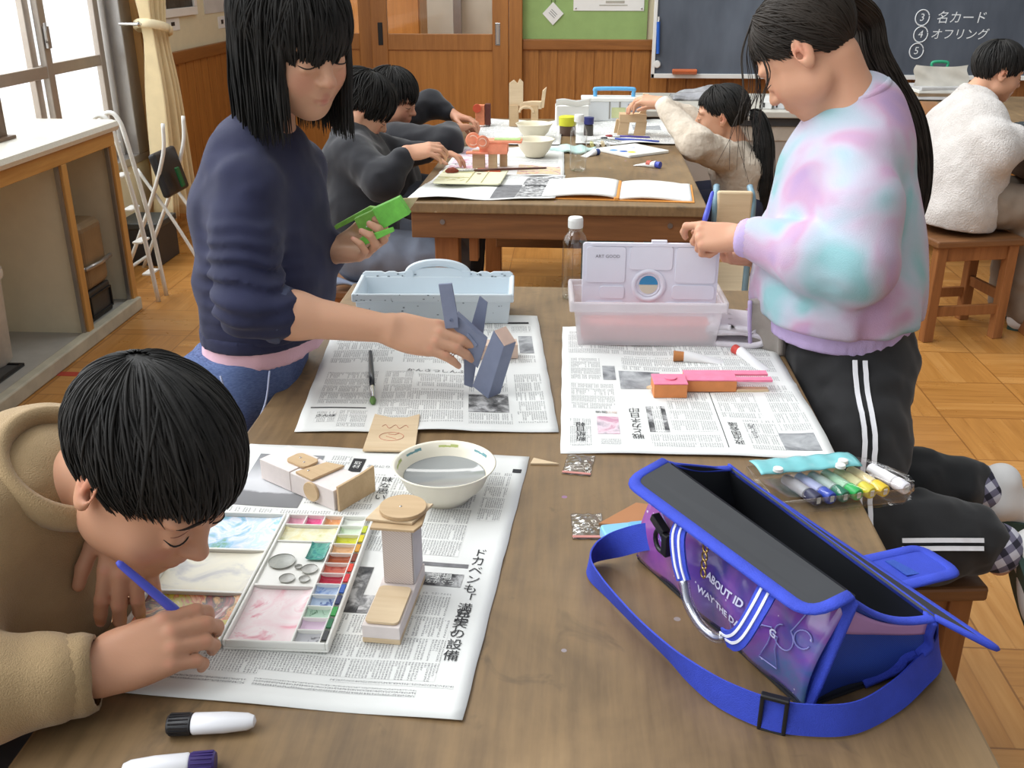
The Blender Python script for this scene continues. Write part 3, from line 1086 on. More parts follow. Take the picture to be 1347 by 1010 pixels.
def newspaper(label, corners, z, blocks=(), heads=(), seed=1, wave=.0022, curl=0, size=(NW, NH), sheets=2, extra=None):
    """corners: BL, BR, TR, TL on the table; blocks: (s0,t0,s1,t1,material slot); heads: (text,s,t,size,vertical,rot,slot)"""
    BL, BR, TR, TL = [np.array(c, float) for c in corners]
    rs = np.random.RandomState(seed)
    ph = rs.rand(6) * 6.28

    def H(s, t):
        e = min(s, 1 - s, t, 1 - t)
        w = wave * (math.sin(s * 7 + ph[0]) * math.sin(t * 5 + ph[1]) + .6 * math.sin(s * 13 + t * 9 + ph[2]) + 1.6) * .5
        w += .0016 * math.exp(-((t - .5) / .012) ** 2)      # the fold
        w += curl * max(0, .12 - e) ** 2 * 60 * max(0, math.sin(s * 9 + ph[3]) * math.sin(t * 8 + ph[4]))
        if extra:
            w += extra(s, t)
        return w

    def P(s, t, lift=0.):
        q = BL * (1 - s) * (1 - t) + BR * s * (1 - t) + TR * s * t + TL * (1 - s) * t
        j = .0004 * math.sin(t * 37 + ph[5]) if (s < .001 or s > .999) else 0
        return (q[0] + j, q[1], z + H(s, t) + lift)

    root = thing('newspaper', label, 'newspaper', (*((BL + BR + TR + TL) / 4), z))
    m = MB()
    uv = []

    def sheet(s0, t0, s1, t1, nu, nv, mi, lift, th=0):
        k = len(m.v)
        m.grid(lambda a, b: P(s0 + (s1 - s0) * a, t0 + (t1 - t0) * b, lift), nu, nv, mi, th)
        for rep in range(2 if th else 1):
            for i in range(nu + 1):
                for j in range(nv + 1):
                    uv.append(((s0 + (s1 - s0) * i / nu) * size[0], (t0 + (t1 - t0) * j / nv) * size[1]))

    sheet(0, 0, 1, 1, 28, 36, 0, .0008, .0008)
    for s0, t0, s1, t1, mi in blocks:
        sheet(s0, t0, s1, t1, max(2, int(28 * abs(s1 - s0))), max(2, int(36 * abs(t1 - t0))), mi, .00105 if mi in (3, 4, 5) else .0013)
    for body, s, t, sz, vert, rot, mi in heads:
        v, f = text_mesh('\n'.join(body) if vert else body, sz)
        v = np.array(v)
        if len(v) == 0:
            continue
        c, sn = math.cos(rot), math.sin(rot)
        v = np.stack([v[:, 0] * c - v[:, 1] * sn, v[:, 0] * sn + v[:, 1] * c], 1)
        m.add([P(s + a / size[0], t + b / size[1], .0017) for a, b in v], f, mi)
        uv.extend([(0, 0)] * len(v))
    o = m.build('printed_sheet', NEWS_MATS, root, smooth=True, world=True)
    lay = o.data.uv_layers.new(name='paper')
    li = np.empty(len(o.data.loops), np.int32)
    o.data.loops.foreach_get('vertex_index', li)
    lay.data.foreach_set('uv', np.array(uv, np.float32)[li].ravel())
    if sheets > 1:
        m2 = MB().grid(lambda a, b: tuple(np.array(P(min(1, a * 1.0 + .006), min(1, b + .004), -.0004)) + (rs.rand() * 0, 0, 0)), 20, 26, 0, .0004)
        m2.build('under_sheet', NEWS, root, smooth=True, world=True)
    return root


TZ = .7
newspaper('newspaper sheet under the open palette and the bowl nearest the camera',
          [(-.458, .752), (-.092, .732), (-.055, 1.279), (-.467, 1.295)], TZ,
          [(.06, .675, .29, .945, 6), (.03, .50, .50, .665, 3), (.30, .70, .39, .95, 3), (.395, .865, .44, .94, 1),
           (.45, .68, .53, .86, 3), (.56, .50, .86, .93, 3), (.88, .66, .955, .90, 4), (.76, .462, .90, .476, 2), (.50, .28, .62, .44, 7), (.62, .28, .68, .34, 9),
           (.77, .39, .895, .437, 7), (.70, .15, .875, .365, 3), (.42, .09, .90, .275, 3), (.03, .075, .42, .20, 3), (.62, .075, .955, .085, 5),
           (.42, .047, .86, .066, 5), (.05, .047, .40, .062, 5), (.955, .905, .985, .925, 1)],
          [('ドカベンも「満足」', .925, .385, .0185, True, 0, 1), ('充実の設備', .925, .232, .0185, True, 0, 1), ('味な思い', .545, .785, .0165, True, 0, 1),
           ('取材', .4175, .902, .011, True, 0, 0), ('ありにり', .495, .90, .0085, False, 0, 2), ('球場', .83, .422, .013, False, 0, 0), ('ながぐつ', .83, .403, .009, False, 0, 0)],
          seed=3, wave=.0018)
newspaper('newspaper sheet with a small crossword-like drawing under the grey toy and white paint box',
          [(-.413, 1.338), (-.015, 1.362), (-.068, 1.897), (-.466, 1.878)], TZ,
          [(.03, .155, .25, .162, 1), (.05, .19, .27, .44, 4), (.30, .09, .42, .44, 4), (.06, .06, .14, .13, 4), (.15, .03, .26, .14, 4), (.44, .32, .64, .43, 3), (.42, .06, .64, .30, 3),
           (.658, .133, .82, .268, 7), (.66, .05, .83, .125, 3), (.85, .06, .965, .43, 3), (.66, .29, .82, .42, 3), (.04, .52, .32, .74, 3), (.36, .52, .68, .74, 3), (.72, .52, .87, .70, 3),
           (.89, .617, .955, .78, 8), (.845, .905, .95, .922, 1), (.05, .78, .40, .95, 3), (.45, .78, .82, .95, 3), (.86, .82, .955, .88, 4), (.88, .53, .955, .60, 3)],
          [('かんさつしんぶん', .535, .448, .015, False, 0, 1), ('さんぽ', .10, .10, .011, False, 0, 1), ('天', .235, .395, .013, False, 0, 1), ('ク', .79, .32, .018, False, 0, 2)],
          seed=8, wave=.0032, curl=.006)
newspaper('newspaper sheet under the pink painted toy in front of the girl in pastel',
          [(-.011, 1.294), (.385, 1.299), (.372, 1.84), (-.017, 1.836)], TZ,
          [(.035, .045, .115, .215, 4), (.14, .115, .225, .234, 11), (.15, .05, .225, .085, 5), (.340, .135, .362, .31, 7), (.398, .135, .416, .31, 7), (.355, .135, .40, .31, 3),
           (.43, .14, .60, .43, 3), (.34, .045, .60, .12, 3), (.617, .045, .62, .43, 1), (.635, .25, .80, .43, 3), (.71, .045, .83, .235, 3), (.845, .17, .965, .44, 3),
           (.827, .047, .96, .152, 8), (.25, .44, .43, .585, 8), (.18, .505, .235, .625, 8), (.04, .51, .17, .69, 4), (.04, .29, .22, .48, 4), (.45, .45, .95, .56, 3), (.27, .60, .95, .72, 3), (.03, .74, .96, .95, 3)],
          [('戦とカネ日印', .292, .195, .0195, True, math.pi, 1), ('新紙日報', .075, .13, .0165, True, math.pi, 1), ('政治国会議', .665, .14, .016, True, math.pi, 1), ('くらし方', .735, .16, .013, True, math.pi, 2),
           ('新聞', .16, .262, .010, False, 0, 1), ('日曜', .20, .262, .010, False, 0, 10)],
          seed=13, wave=.003, curl=.005)

# ================================================================ open paint palette
M_PAL = mat('palette_plastic', srgb(236, 236, 230), .3, var=.03)


def paint_mat(name, stops, scale=14, seed=0, dist=1.2, rough=.35):
    t = NT(name)
    n = t.noise(t.map(loc=(seed, seed * 1.7, 0)), scale, 4, .6, dist)
    t.set(Base_Color=t.ramp(n, [(p, srgb(*c)) for p, c in stops]), Roughness=rough)
    return t.m


pal = thing('paint_palette', 'open white watercolour palette stained with paint in front of the boy', 'palette', (-.3505, .949, .7032), math.radians(.3))
WELL = .0085


def tray(name, x0, x1, y0, y1, wells, label=None):
    """slab with wells; wells: (x0,y0,x1,y1,material)"""
    m = MB()
    m.box2((x0, y0, 0), (x1, y1, .003))
    r = .0032
    m.box2((x0, y0, .003), (x0 + r, y1, WELL + .003)).box2((x1 - r, y0, .003), (x1, y1, WELL + .003))
    m.box2((x0 + r, y0, .003), (x1 - r, y0 + r, WELL + .003)).box2((x0 + r, y1 - r, .003), (x1 - r, y1, WELL + .003))
    tr = m.build(name, M_PAL, pal, bevel=.0012)
    return tr


left = tray('mixing_tray', -.112, -.001, -.129, .129, [])
right = tray('colour_tray', .001, .111, -.129, .129, [])
for y in (.045, -.042):
    MB().box2((-.109, y - .002, .003), (-.004, y + .002, .010)).build('divider', M_PAL, left, bevel=.001)


def paint(parent, x0, y0, x1, y1, m_, name='paint', z=.0032):
    MB().grid(lambda a, b: (x0 + (x1 - x0) * a, y0 + (y1 - y0) * b, z + .0025 * (abs(a - .5) * 2) ** 6 + .0025 * (abs(b - .5) * 2) ** 6), 14, 14).build(name, m_, parent, smooth=True)


paint(left, -.1085, .0475, -.0045, .1255, paint_mat('paint_blues', [(.28, (250, 246, 244)), (.42, (196, 220, 236)), (.5, (226, 230, 240)), (.58, (150, 196, 226)), (.66, (96, 160, 120)), (.78, (210, 226, 236))], 22, 1))
paint(left, -.1085, -.0395, -.0045, .0425, paint_mat('paint_greys', [(.3, (238, 232, 208)), (.5, (228, 224, 206)), (.6, (196, 194, 190)), (.72, (168, 168, 168)), (.85, (226, 222, 150))], 17, 4, .8))
paint(left, -.1085, -.1255, -.0045, -.0445, paint_mat('paint_yellows', [(.30, (232, 222, 206)), (.38, (206, 186, 40)), (.46, (186, 176, 30)), (.50, (196, 74, 36)), (.55, (226, 176, 110)), (.60, (52, 36, 24)), (.64, (150, 50, 40)), (.72, (224, 206, 200))], 26, 2))
# right tray: deck with wells
dk = MB()
XS = .072
dk.box2((XS - .001, -.126, .003), (XS + .001, .126, .0105))
dk.box2((.004, .1035, .003), (XS, .1055, .0105)).box2((.004, .066, .003), (XS, .068, .010)).box2((.004, -.028, .003), (XS, -.024, .0105))
for x in (.026, .049):
    dk.box2((x - .0008, .1055, .003), (x + .0008, .126, .0105))
ys = np.linspace(.126, -.126, 13)
for y in ys[1:-1]:
    dk.box2((XS + .001, y - .0008, .003), (.1005, y + .0008, .0105))
dk.box2((.1, -.126, .003), (.1015, .126, .0105))
dk.box2((.004, -.024, .003), (XS, .066, .0078))
dk.build('divider', M_PAL, right, bevel=.0006)
for (x0, x1), c in zip(((.0045, .025), (.027, .048), (.050, XS - .001)), (((226, 176, 190), (206, 140, 160)), ((226, 60, 120), (240, 120, 170)), ((240, 196, 150), (226, 150, 90)))):
    paint(right, x0, .106, x1, .1255, paint_mat('paint_top_%d' % int(x0 * 1e4), [(.3, c[0]), (.6, c[1]), (.8, (244, 236, 232))], 60, x0 * 90))
paint(right, .0045, .0685, XS - .0015, .103, paint_mat('paint_pale_yellow', [(.3, (150, 96, 70)), (.38, (226, 214, 150)), (.6, (236, 234, 206)), (.75, (190, 190, 90))], 26, 7))
paint(right, .0045, -.1255, XS - .0015, -.0285, paint_mat('paint_pink', [(.3, (226, 130, 150)), (.4, (236, 206, 210)), (.55, (240, 226, 226)), (.62, (226, 170, 180)), (.7, (186, 40, 70)), (.76, (236, 220, 220))], 18, 3))
for x, y, r_, m_ in ((.022, .022, .0155, paint_mat('paint_grey_pool', [(.3, (150, 152, 146)), (.6, (176, 178, 170))], 60, 2)), (.037, -.012, .009, MATS.get('paint_greys') or M_PAL), (.044, .012, .0045, M_PAL), (.058, .008, .0095, M_PAL), (.057, -.012, .0065, M_PAL)):
    MB().lathe([(r_, .0105), (r_ * .98, .0095), (r_ * .75, .0082), (0, .008)], 24, (x, y, 0)).build('round_well', paint_mat('grey_well_%d' % int(x * 1e3), [(.3, (170, 170, 164)), (.7, (206, 206, 200))], 50, x * 40) if m_ is M_PAL or m_ is None else m_, right, smooth='auto')
paint(right, .048, .026, XS - .002, .062, paint_mat('paint_teal', [(.3, (140, 190, 180)), (.45, (40, 130, 130)), (.55, (90, 170, 150)), (.7, (30, 110, 110))], 50, 5), z=.0082)
cols = [(232, 236, 226), (214, 230, 206), (206, 206, 60), (222, 176, 130), (170, 84, 44), (206, 110, 90), (186, 36, 66), (176, 196, 226), (186, 206, 230), (190, 220, 200), (230, 206, 226), (196, 196, 200)]
deep = [(240, 240, 236), (190, 216, 170), (190, 190, 30), (190, 130, 60), (140, 60, 34), (180, 60, 50), (160, 20, 50), (90, 130, 200), (40, 70, 150), (50, 110, 70), (214, 170, 206), (40, 40, 46)]
labc = [None, (190, 200, 60), (220, 206, 40), (210, 150, 50), (120, 50, 30), (210, 60, 40), (200, 40, 50), (50, 90, 170), (40, 50, 90), (50, 150, 70), (40, 110, 70), (60, 62, 64)]
for i in range(12):
    y1, y0 = ys[i] - .0009, ys[i + 1] + .0009
    paint(right, XS + .0015, y0, .0997, y1, paint_mat('paint_pan_%d' % i, [(.3, cols[i]), (.56, cols[i]), (.66, deep[i]), (.8, cols[i])], 70, i * 2.3))
    if labc[i]:
        MB().box2((.1025, y0 + .002, .0105), (.1075, y1 - .002, .0122)).build('colour_label', mat('label_%d' % i, srgb(*labc[i]), .5), right)

# ================================================================ water bowl
def bowl(label, loc, R=.067, Hh=.05, water=True, decor=True, m_=None):
    t = thing('bowl', label, 'bowl', loc)
    k = R / .067
    prof = [(0, .004), (.028 * k, .004), (.029 * k, 0), (.033 * k, 0), (.034 * k, .004), (.052 * k, .022 * Hh / .05), (.061 * k, .042 * Hh / .05), (.0665 * k, Hh - .002), (.068 * k, Hh), (.0665 * k, Hh + .001), (.0635 * k, Hh - .001), (.058 * k, .040 * Hh / .05), (.049 * k, .024 * Hh / .05), (.033 * k, .009), (0, .008)]
    MB().lathe(prof, 48).build('body', m_ or M_BOWL, t, smooth=True)
    if water:
        zz = .033
        MB().lathe([(0, zz), (.0525 * k, zz), (.0535 * k, zz + .0006)], 40).build('water', M_WATER, t, smooth=True)
    if decor:
        for a, cc in ((2.45, 0), (1.6, 1), (.75, 0), (3.1, 1)):
            g = MB()
            for dx, dz, r_ in ((0, 0, .007), (.008, .002, .004), (-.008, .003, .004), (.003, -.006, .004)):
                rr = .0598 + dz * .33
                aa = a + dx / .06
                g.grid(lambda u, v, aa=aa, dz=dz, r_=r_: ((.0602 + .33 * (dz + (v - .5) * r_) - .0004) * math.cos(aa + (u - .5) * r_ * 2.6 / .06), (.0602 + .33 * (dz + (v - .5) * r_) - .0004) * math.sin(aa + (u - .5) * r_ * 2.6 / .06), .0425 + dz + (v - .5) * r_), 4, 3, cc)
            g.build('painted_leaf', [mat('bowl_teal', srgb(120, 168, 176), .4), mat('bowl_lime', srgb(196, 206, 130), .4)], t, smooth=True)
    return t


M_BOWL = mat('melamine', srgb(238, 232, 214), .25, var=.015)
M_BOWL2 = mat('melamine_cream', srgb(228, 220, 196), .3, var=.02)
wt = NT('grey_paint_water')
wt.set(Base_Color=wt.ramp(wt.noise(wt.map(), 12, 2), [(.3, srgb(142, 144, 142)), (.7, srgb(156, 158, 155))]), Roughness=.06)
M_WATER = wt.m
bowl('cream melamine bowl of grey paint water nearest the camera', (-.161, 1.153, .7025))

# ================================================================ wooden box toys
M_BALSA = wood('balsa', srgb(204, 178, 142), srgb(222, 200, 166), axis=0, scale=10, ratio=10, rough=.7)
M_PLY = wood('thin_ply', srgb(188, 158, 120), srgb(206, 178, 140), axis=0, scale=10, ratio=10, rough=.7)
M_BOXW = mat('white_card_box', srgb(226, 216, 212), .7, var=.03, vs=90)


def stripe_card():
    t = NT('hatched_card')
    s = t.sep(t.map())
    w = t.math('FRACT', t.math('MULTIPLY', t.math('ADD', t.math('MULTIPLY', s[0], 1.0), t.math('MULTIPLY', s[2], 1.3)), 260))
    t.set(Base_Color=t.mix(t.math('MULTIPLY', t.math('GREATER_THAN', w, .6), .5), srgb(226, 214, 206), srgb(176, 150, 140)), Roughness=.75)
    return t.m


M_HATCH = stripe_card()


def rrect(w, h, r, n=5):
    o = []
    for cx, cy, a0 in ((w / 2 - r, h / 2 - r, 0), (-w / 2 + r, h / 2 - r, 90), (-w / 2 + r, -h / 2 + r, 180), (w / 2 - r, -h / 2 + r, 270)):
        o += [(cx + r * math.cos(math.radians(a0 + 90 * i / n)), cy + r * math.sin(math.radians(a0 + 90 * i / n))) for i in range(n + 1)]
    return o


def disc(r, n=28):
    return [(r * math.cos(a), r * math.sin(a)) for a in np.linspace(0, 2 * math.pi, n, endpoint=False)]


# lying one: long white box with wooden plates and a wooden end board
t = thing('box_toy', 'unpainted white box toy lying on its side beside the bowl, with a wooden end board', 'toy', (-.335, 1.163, .7028), math.atan2(-.073, .108))
MB().box2((-.083, -.026, 0), (-.022, .026, .030)).build('head_box', M_BOXW, t, bevel=.0008)
MB().box2((-.021, -.026, 0), (.062, .026, .029)).build('body_box', M_BOXW, t, bevel=.0008)
MB().prism(rrect(.040, .028, .008), .0302, .0335, None, (-.030, .004, 0)).build('face_plate', M_PLY, t, bevel=.0006)
MB().prism([(-.024, -.024), (.010, -.026), (.014, .028), (-.012, .020)], .0295, .033, None, (.012, .0, 0)).build('shoulder_plate', M_PLY, t, bevel=.0006)
MB().prism(disc(.0135), -.002, .002, rotm(math.pi / 2, 0, 0), (.022, -.0285, .016)).build('wheel', M_PLY, t, bevel=.0006)
MB().prism([(-.032, -.002), (.036, -.002), (.036, .036), (.01, .034), (-.032, .034)], -.002, .002, rotm(math.pi / 2, 0, math.pi / 2 + .05), (.066, .008, .002)).build('end_board', M_PLY, t, bevel=.0006)
for x, y in ((-.036, .006), (-.022, .0), (.0, -.012)):
    MB().lathe([(.0016, 0), (.0016, .0006), (0, .001)], 10, (x, y, .0336 if x < -.01 else .033)).build('tack', M_STEEL, t)

# standing one
t = thing('box_toy', 'tall unpainted box toy with a wooden disc on top, standing in front of the bowl', 'toy', (-.184, .90, .7028), math.radians(-4))
MB().box2((-.020, -.060, 0), (.020, .062, .006)).build('sole', M_BALSA, t, bevel=.0006)
MB().box2((-.020, -.060, .006), (.020, .062, .021)).build('foot_box', M_BOXW, t, bevel=.0008)
MB().prism(rrect(.036, .066, .006), .0215, .0245, None, (0, -.024, 0)).build('toe_plate', M_BALSA, t, bevel=.0006)
MB().box2((-.016, .018, .0212), (.017, .062, .092)).build('tall_box', M_HATCH, t, bevel=.0008)
MB().box2((.0172, .02, .022), (.0182, .06, .09)).build('side_card', mat('grey_card', srgb(206, 202, 204), .8), t)
MB().prism([(-.026, -.020), (.022, -.020), (.028, -.006), (.026, .03), (-.026, .03)], .0922, .0952, None, (0, .030, 0)).build('top_plate', M_PLY, t, bevel=.0006)
MB().prism([(-.032, -.012), (.020, -.014), (.026, .004), (.034, .03), (-.022, .03)], .0955, .0985, None, (-.002, .034, 0)).build('top_plate', M_BALSA, t, bevel=.0006)
MB().prism(disc(.026), .0988, .1035, None, (.002, .046, 0)).build('disc', M_PLY, t, bevel=.0008)
MB().lathe([(.0015, 0), (.0015, .0006), (0, .001)], 10, (.0, .044, .1035)).build('tack', M_STEEL, t)

# card with a pencil drawing
t = thing('wooden_card', 'square thin wooden card with a faint red drawing, behind the bowl', 'card', (-.262, 1.333, .7042))
MB().prism([(-.034, -.058), (.042, -.056), (.030, .072), (.012, .058), (-.012, .056), (-.040, .068)], 0, .003, None).build('board', M_BALSA, t, bevel=.0006)
m = MB()
m.tube([(.0 + .018 * math.cos(a), -.012 + .014 * math.sin(a), .0033) for a in np.linspace(0, 6.3, 26)], .0005, 4)
m.tube([(-.02 + .04 * u, .022 + .006 * math.sin(u * 16), .0033) for u in np.linspace(0, 1, 24)], .0005, 4)
m.tube([(-.008, -.012, .0033), (.008, -.02, .0033)], .0005, 4).tube([(-.006, -.004, .0033), (.004, -.006, .0033), (.01, .0, .0033)], .0005, 4)
m.build('drawing', mat('red_pencil', srgb(196, 130, 110), .8), t)
t = tag(MB().prism([(-.02, -.006), (.021, -.004), (-.016, .012)], 0, .003, None, (-.033, 1.262, .7002)).build('wood_offcut', M_BALSA, None, bevel=.0006), 'small pointed wooden offcut at the corner of the nearest newspaper', 'offcut')

# ================================================================ glue, brushes, tubes
def glue(label, loc, rz, cap):
    t = thing('glue_bottle', label, 'glue', loc, rz)
    m = MB()
    secs = [(.0, .0095), (.002, .0112), (.03, .0108), (.05, .0088), (.056, .006), (.058, .001)]
    for i, (x, r_) in enumerate(secs):
        pass
    m.tube([(x, 0, 0) for x, _ in secs], [r_ for _, r_ in secs], 20, flat=.8)
    m.build('bottle', mat('glossy_white', srgb(232, 232, 236), .25, var=.01), t, smooth='auto')
    m = MB().tube([(-.022, 0, 0), (-.021, 0, 0), (-.0005, 0, 0)], [.009, .0098, .0108], 20, flat=.85)
    for a in np.linspace(0, 6.283, 16, endpoint=False):
        m.box((-.011, .0103 * math.cos(a), .0088 * math.sin(a)), (.018, .0012, .0012))
    m.build('cap', cap, t, smooth='auto')
    return t


glue('white glue bottle with a black cap lying at the front edge of the table', (-.338, .7045, .7095), .12, mat('black_cap', (.016, .016, .018), .4))
glue('white glue bottle with a purple cap, cut off by the bottom of the photo', (-.322, .655, .7095), math.pi + .18, mat('purple_cap', srgb(58, 44, 104), .4))


def brush(label, a, b, col_handle, tip_m, r=.0035, ferr=.03, tip=.018, fan=1.0):
    a, b = np.array(a, float), np.array(b, float)
    d = (b - a) / np.linalg.norm(b - a)
    t = thing('paintbrush', label, 'paintbrush', tuple(a))
    L = np.linalg.norm(b - a)
    p1, p2 = b - d * (ferr + tip), b - d * tip
    MB().tube([a, a + d * .004, a + (p1 - a) * .7, p1], [r * .4, r * .7, r, r * .9], 10).build('handle', col_handle, t, smooth=True, world=True)
    MB().tube([p1, p1 + d * ferr * .5, p2], [r * .95, r * 1.05, r * .8], 10).build('ferrule', M_STEEL, t, smooth='auto', world=True)
    MB().tube([p2, p2 + d * tip * .4, p2 + d * tip * .8, b], [r * .8, r * 1.1 * fan, r * .8 * fan, r * .2 * fan], 10).build('bristles', tip_m, t, smooth=True, world=True)
    return t


M_BLKH = mat('black_lacquer', (.02, .022, .028), .3)
brush('black paintbrush with a green tip lying on the newspaper below the reaching arm', (-.362, 1.672, .7075), (-.312, 1.438, .7072), M_BLKH, mat('green_bristle', srgb(96, 130, 70), .8), .0046, .045, .024, 1.1)
brush('black paintbrush lying crosswise in front of the white paint box', (-.405, 1.737, .7072), (-.205, 1.74, .7072), M_BLKH, M_BLKH, .004)


def paint_tube(label, a, b, body, cap, r=.008, band=None):
    """soft tube: round at the cap, flat crimped end"""
    a, b = np.array(a, float), np.array(b, float)
    t = thing('paint_tube', label, 'paint tube', tuple(a))
    d = (b - a)
    L = np.linalg.norm(d)
    d = d / L
    c0 = min(.018, L * .25)
    MB().tube([a, a + d * c0], [r * .95, r * .8], 14).build('cap', cap, t, smooth='auto', world=True)
    s = np.array([-d[1], d[0], 0])
    pts, k = [], 16
    m = MB()
    ring = []
    for u in np.linspace(0, 1, 8):
        c = a + d * (c0 + (L - c0) * u)
        w, h = r * (1 + .35 * u), r * (1 - .93 * u) + .0006
        ring.append([c + s * w * math.cos(q) + np.array([0, 0, 1]) * (h * math.sin(q) - (r - h) * .85) for q in np.linspace(0, 2 * math.pi, k, endpoint=False)])
    m.add(np.vstack(ring), [(i * k + j, i * k + (j + 1) % k, (i + 1) * k + (j + 1) % k, (i + 1) * k + j) for i in range(7) for j in range(k)] + [tuple(range(k))[::-1], tuple(7 * k + j for j in range(k))])
    m.build('tube', body, t, smooth='auto', world=True)
    if band:
        c = a + d * (c0 + (L - c0) * .22)
        MB().tube([c, c + d * L * .16], [r * 1.09, r * 1.1], 16, flat=.87).build('band', band, t, smooth='auto', world=True)
    return t


M_TUBEW = mat('tube_white', srgb(230, 230, 230), .35, var=.02)
paint_tube('white paint tube with an ochre cap behind the pink toy', (.183, 1.673, .7105), (.275, 1.665, .7105), M_TUBEW, mat('ochre_cap', srgb(176, 116, 66), .45), .0105)
paint_tube('white paint tube with a red cap in front of the folded towel', (.297, 1.715, .7105), (.338, 1.63, .7105), M_TUBEW, mat('red_cap', srgb(196, 70, 62), .45), .0095)

# ================================================================ paint boxes
M_MINT = mat('mint_white_plastic', srgb(214, 224, 230), .4, var=.02)
tb = thing('paint_box', 'pale mint-white plastic paint box with a carry handle, behind the reaching hand', 'paint box', (-.272, 1.895, .7045), math.radians(3))
m = MB()
w0, w1, dd0, dd1, hh = .146, .152, .058, .064, .060
m.add([(-w0, -dd0, 0), (w0, -dd0, 0), (w0, dd0, 0), (-w0, dd0, 0), (-w1, -dd1, hh), (w1, -dd1, hh), (w1, dd1, hh), (-w1, dd1, hh),
       (-w1 + .004, -dd1 + .004, hh), (w1 - .004, -dd1 + .004, hh), (w1 - .004, dd1 - .004, hh), (-w1 + .004, dd1 - .004, hh),
       (-w0 + .004, -dd0 + .004, .005), (w0 - .004, -dd0 + .004, .005), (w0 - .004, dd0 - .004, .005), (-w0 + .004, dd0 - .004, .005)],
      [(3, 2, 1, 0)] + [(i, (i + 1) % 4, 4 + (i + 1) % 4, 4 + i) for i in range(4)] + [(4 + i, 4 + (i + 1) % 4, 8 + (i + 1) % 4, 8 + i) for i in range(4)] + [(8 + i, 8 + (i + 1) % 4, 12 + (i + 1) % 4, 12 + i) for i in range(4)] + [(12, 13, 14, 15)])
m.build('body', M_MINT, tb, bevel=.004)
MB().box2((-.156, -.069, .046), (.156, -.062, .063)).box2((-.156, .062, .046), (.156, .069, .063)).box2((-.157, -.069, .046), (-.149, .069, .063)).box2((.149, -.069, .046), (.157, .069, .063)).build('rim', M_MINT, tb, bevel=.003)
back = [(-.154, .0), (.154, 0), (.154, .010), (.148, .014), (.115, .014), (.108, .011), (.100, .014), (.088, .014), (.082, .011), (.072, .014)]
back += [(.062 * math.cos(a), .014 + .008 * math.sin(a)) for a in np.linspace(.0, math.pi, 18)]
back += [(-.082, .011), (-.088, .014), (-.100, .014), (-.108, .011), (-.115, .014), (-.148, .014), (-.154, .010)]
MB().prism(back, -.003, .003, rotm(math.pi / 2 - .1, 0, 0), (0, .064, .056)).build('lid', M_MINT, tb, bevel=.001)
hd = MB().tube([(.060 * math.cos(a), .066 + .0, .064 + .024 * math.sin(a)) for a in np.linspace(.05, math.pi - .05, 24)], .0055, 8, flat=1.5)
hd.box2((-.066, .060, .056), (-.050, .071, .072)).box2((.050, .060, .056), (.066, .071, .072))
hd.build('handle', M_MINT, tb, smooth='auto')
rs_ = random.Random(4)
sp = MB()
for _ in range(26):
    x, y = rs_.uniform(-.15, .15), -.0695 if rs_.random() < .5 else -.0645
    z = rs_.uniform(.048, .062) if y < -.068 else rs_.uniform(.0, .046)
    if y > -.068:
        y = -.058 - .006 * z / .060 - .0004
    sp.box((x, y, z), (rs_.uniform(.001, .004), .0006, rs_.uniform(.001, .003)))
for _ in range(14):
    x, u = rs_.uniform(-.14, .14), rs_.uniform(.004, .010)
    sp.box((x, .0605 + u * .1, .056 + u), (rs_.uniform(.002, .005), .0015, rs_.uniform(.001, .003)))
sp.build('paint_specks', mat('grey_specks', srgb(130, 140, 146), .7, var=.3), tb)


def milky(name, col, op=.62):
    t = NT(name)
    tr = t.n('ShaderNodeBsdfTransparent')
    mx = t.n('ShaderNodeMixShader')
    mx.inputs[0].default_value = op
    t.set(Base_Color=t.ramp(t.noise(t.map(), 12, 2), [(.3, tuple(c * .97 for c in col)), (.7, col)]), Roughness=.35)
    t.t.links.new(tr.outputs[0], mx.inputs[1])
    t.t.links.new(t.b.outputs[0], mx.inputs[2])
    t.t.links.new(mx.outputs[0], t.t.nodes['Material Output'].inputs['Surface'])
    MATS[name] = t.m
    return t.m


M_MILK = milky('milky_plastic', srgb(238, 232, 236), .45)
tb = thing('paint_box', 'milky translucent paint box with pinkish lower half under the girl in pastel', 'paint box', (.137, 1.79, .7045), math.radians(2))
w0, w1, dd0, dd1, hh = .126, .136, .052, .062, .082
m = MB()
m.add([(-w0, -dd0, 0), (w0, -dd0, 0), (w0, dd0, 0), (-w0, dd0, 0), (-w1, -dd1, hh), (w1, -dd1, hh), (w1, dd1, hh), (-w1, dd1, hh),
       (-w1 + .003, -dd1 + .003, hh), (w1 - .003, -dd1 + .003, hh), (w1 - .003, dd1 - .003, hh), (-w1 + .003, dd1 - .003, hh),
       (-w0 + .003, -dd0 + .003, .004), (w0 - .003, -dd0 + .003, .004), (w0 - .003, dd0 - .003, .004), (-w0 + .003, dd0 - .003, .004)],
      [(3, 2, 1, 0)] + [(i, (i + 1) % 4, 4 + (i + 1) % 4, 4 + i) for i in range(4)] + [(4 + i, 4 + (i + 1) % 4, 8 + (i + 1) % 4, 8 + i) for i in range(4)] + [(8 + i, 8 + (i + 1) % 4, 12 + (i + 1) % 4, 12 + i) for i in range(4)] + [(12, 13, 14, 15)])
m.build('body', M_MILK, tb, bevel=.004, seg=3)
MB().box2((-.142, -.067, .068), (.142, -.060, .087)).box2((-.142, .060, .068), (.142, .067, .092)).box2((-.143, -.067, .068), (-.135, .067, .090)).box2((.135, -.067, .068), (.143, .067, .090)).build('rim', M_MILK, tb, bevel=.003)
t = thing('pink_cloth', 'folded pink cloth lying inside the milky paint box', 'cloth', (.137, 1.79, .7092), math.radians(2))
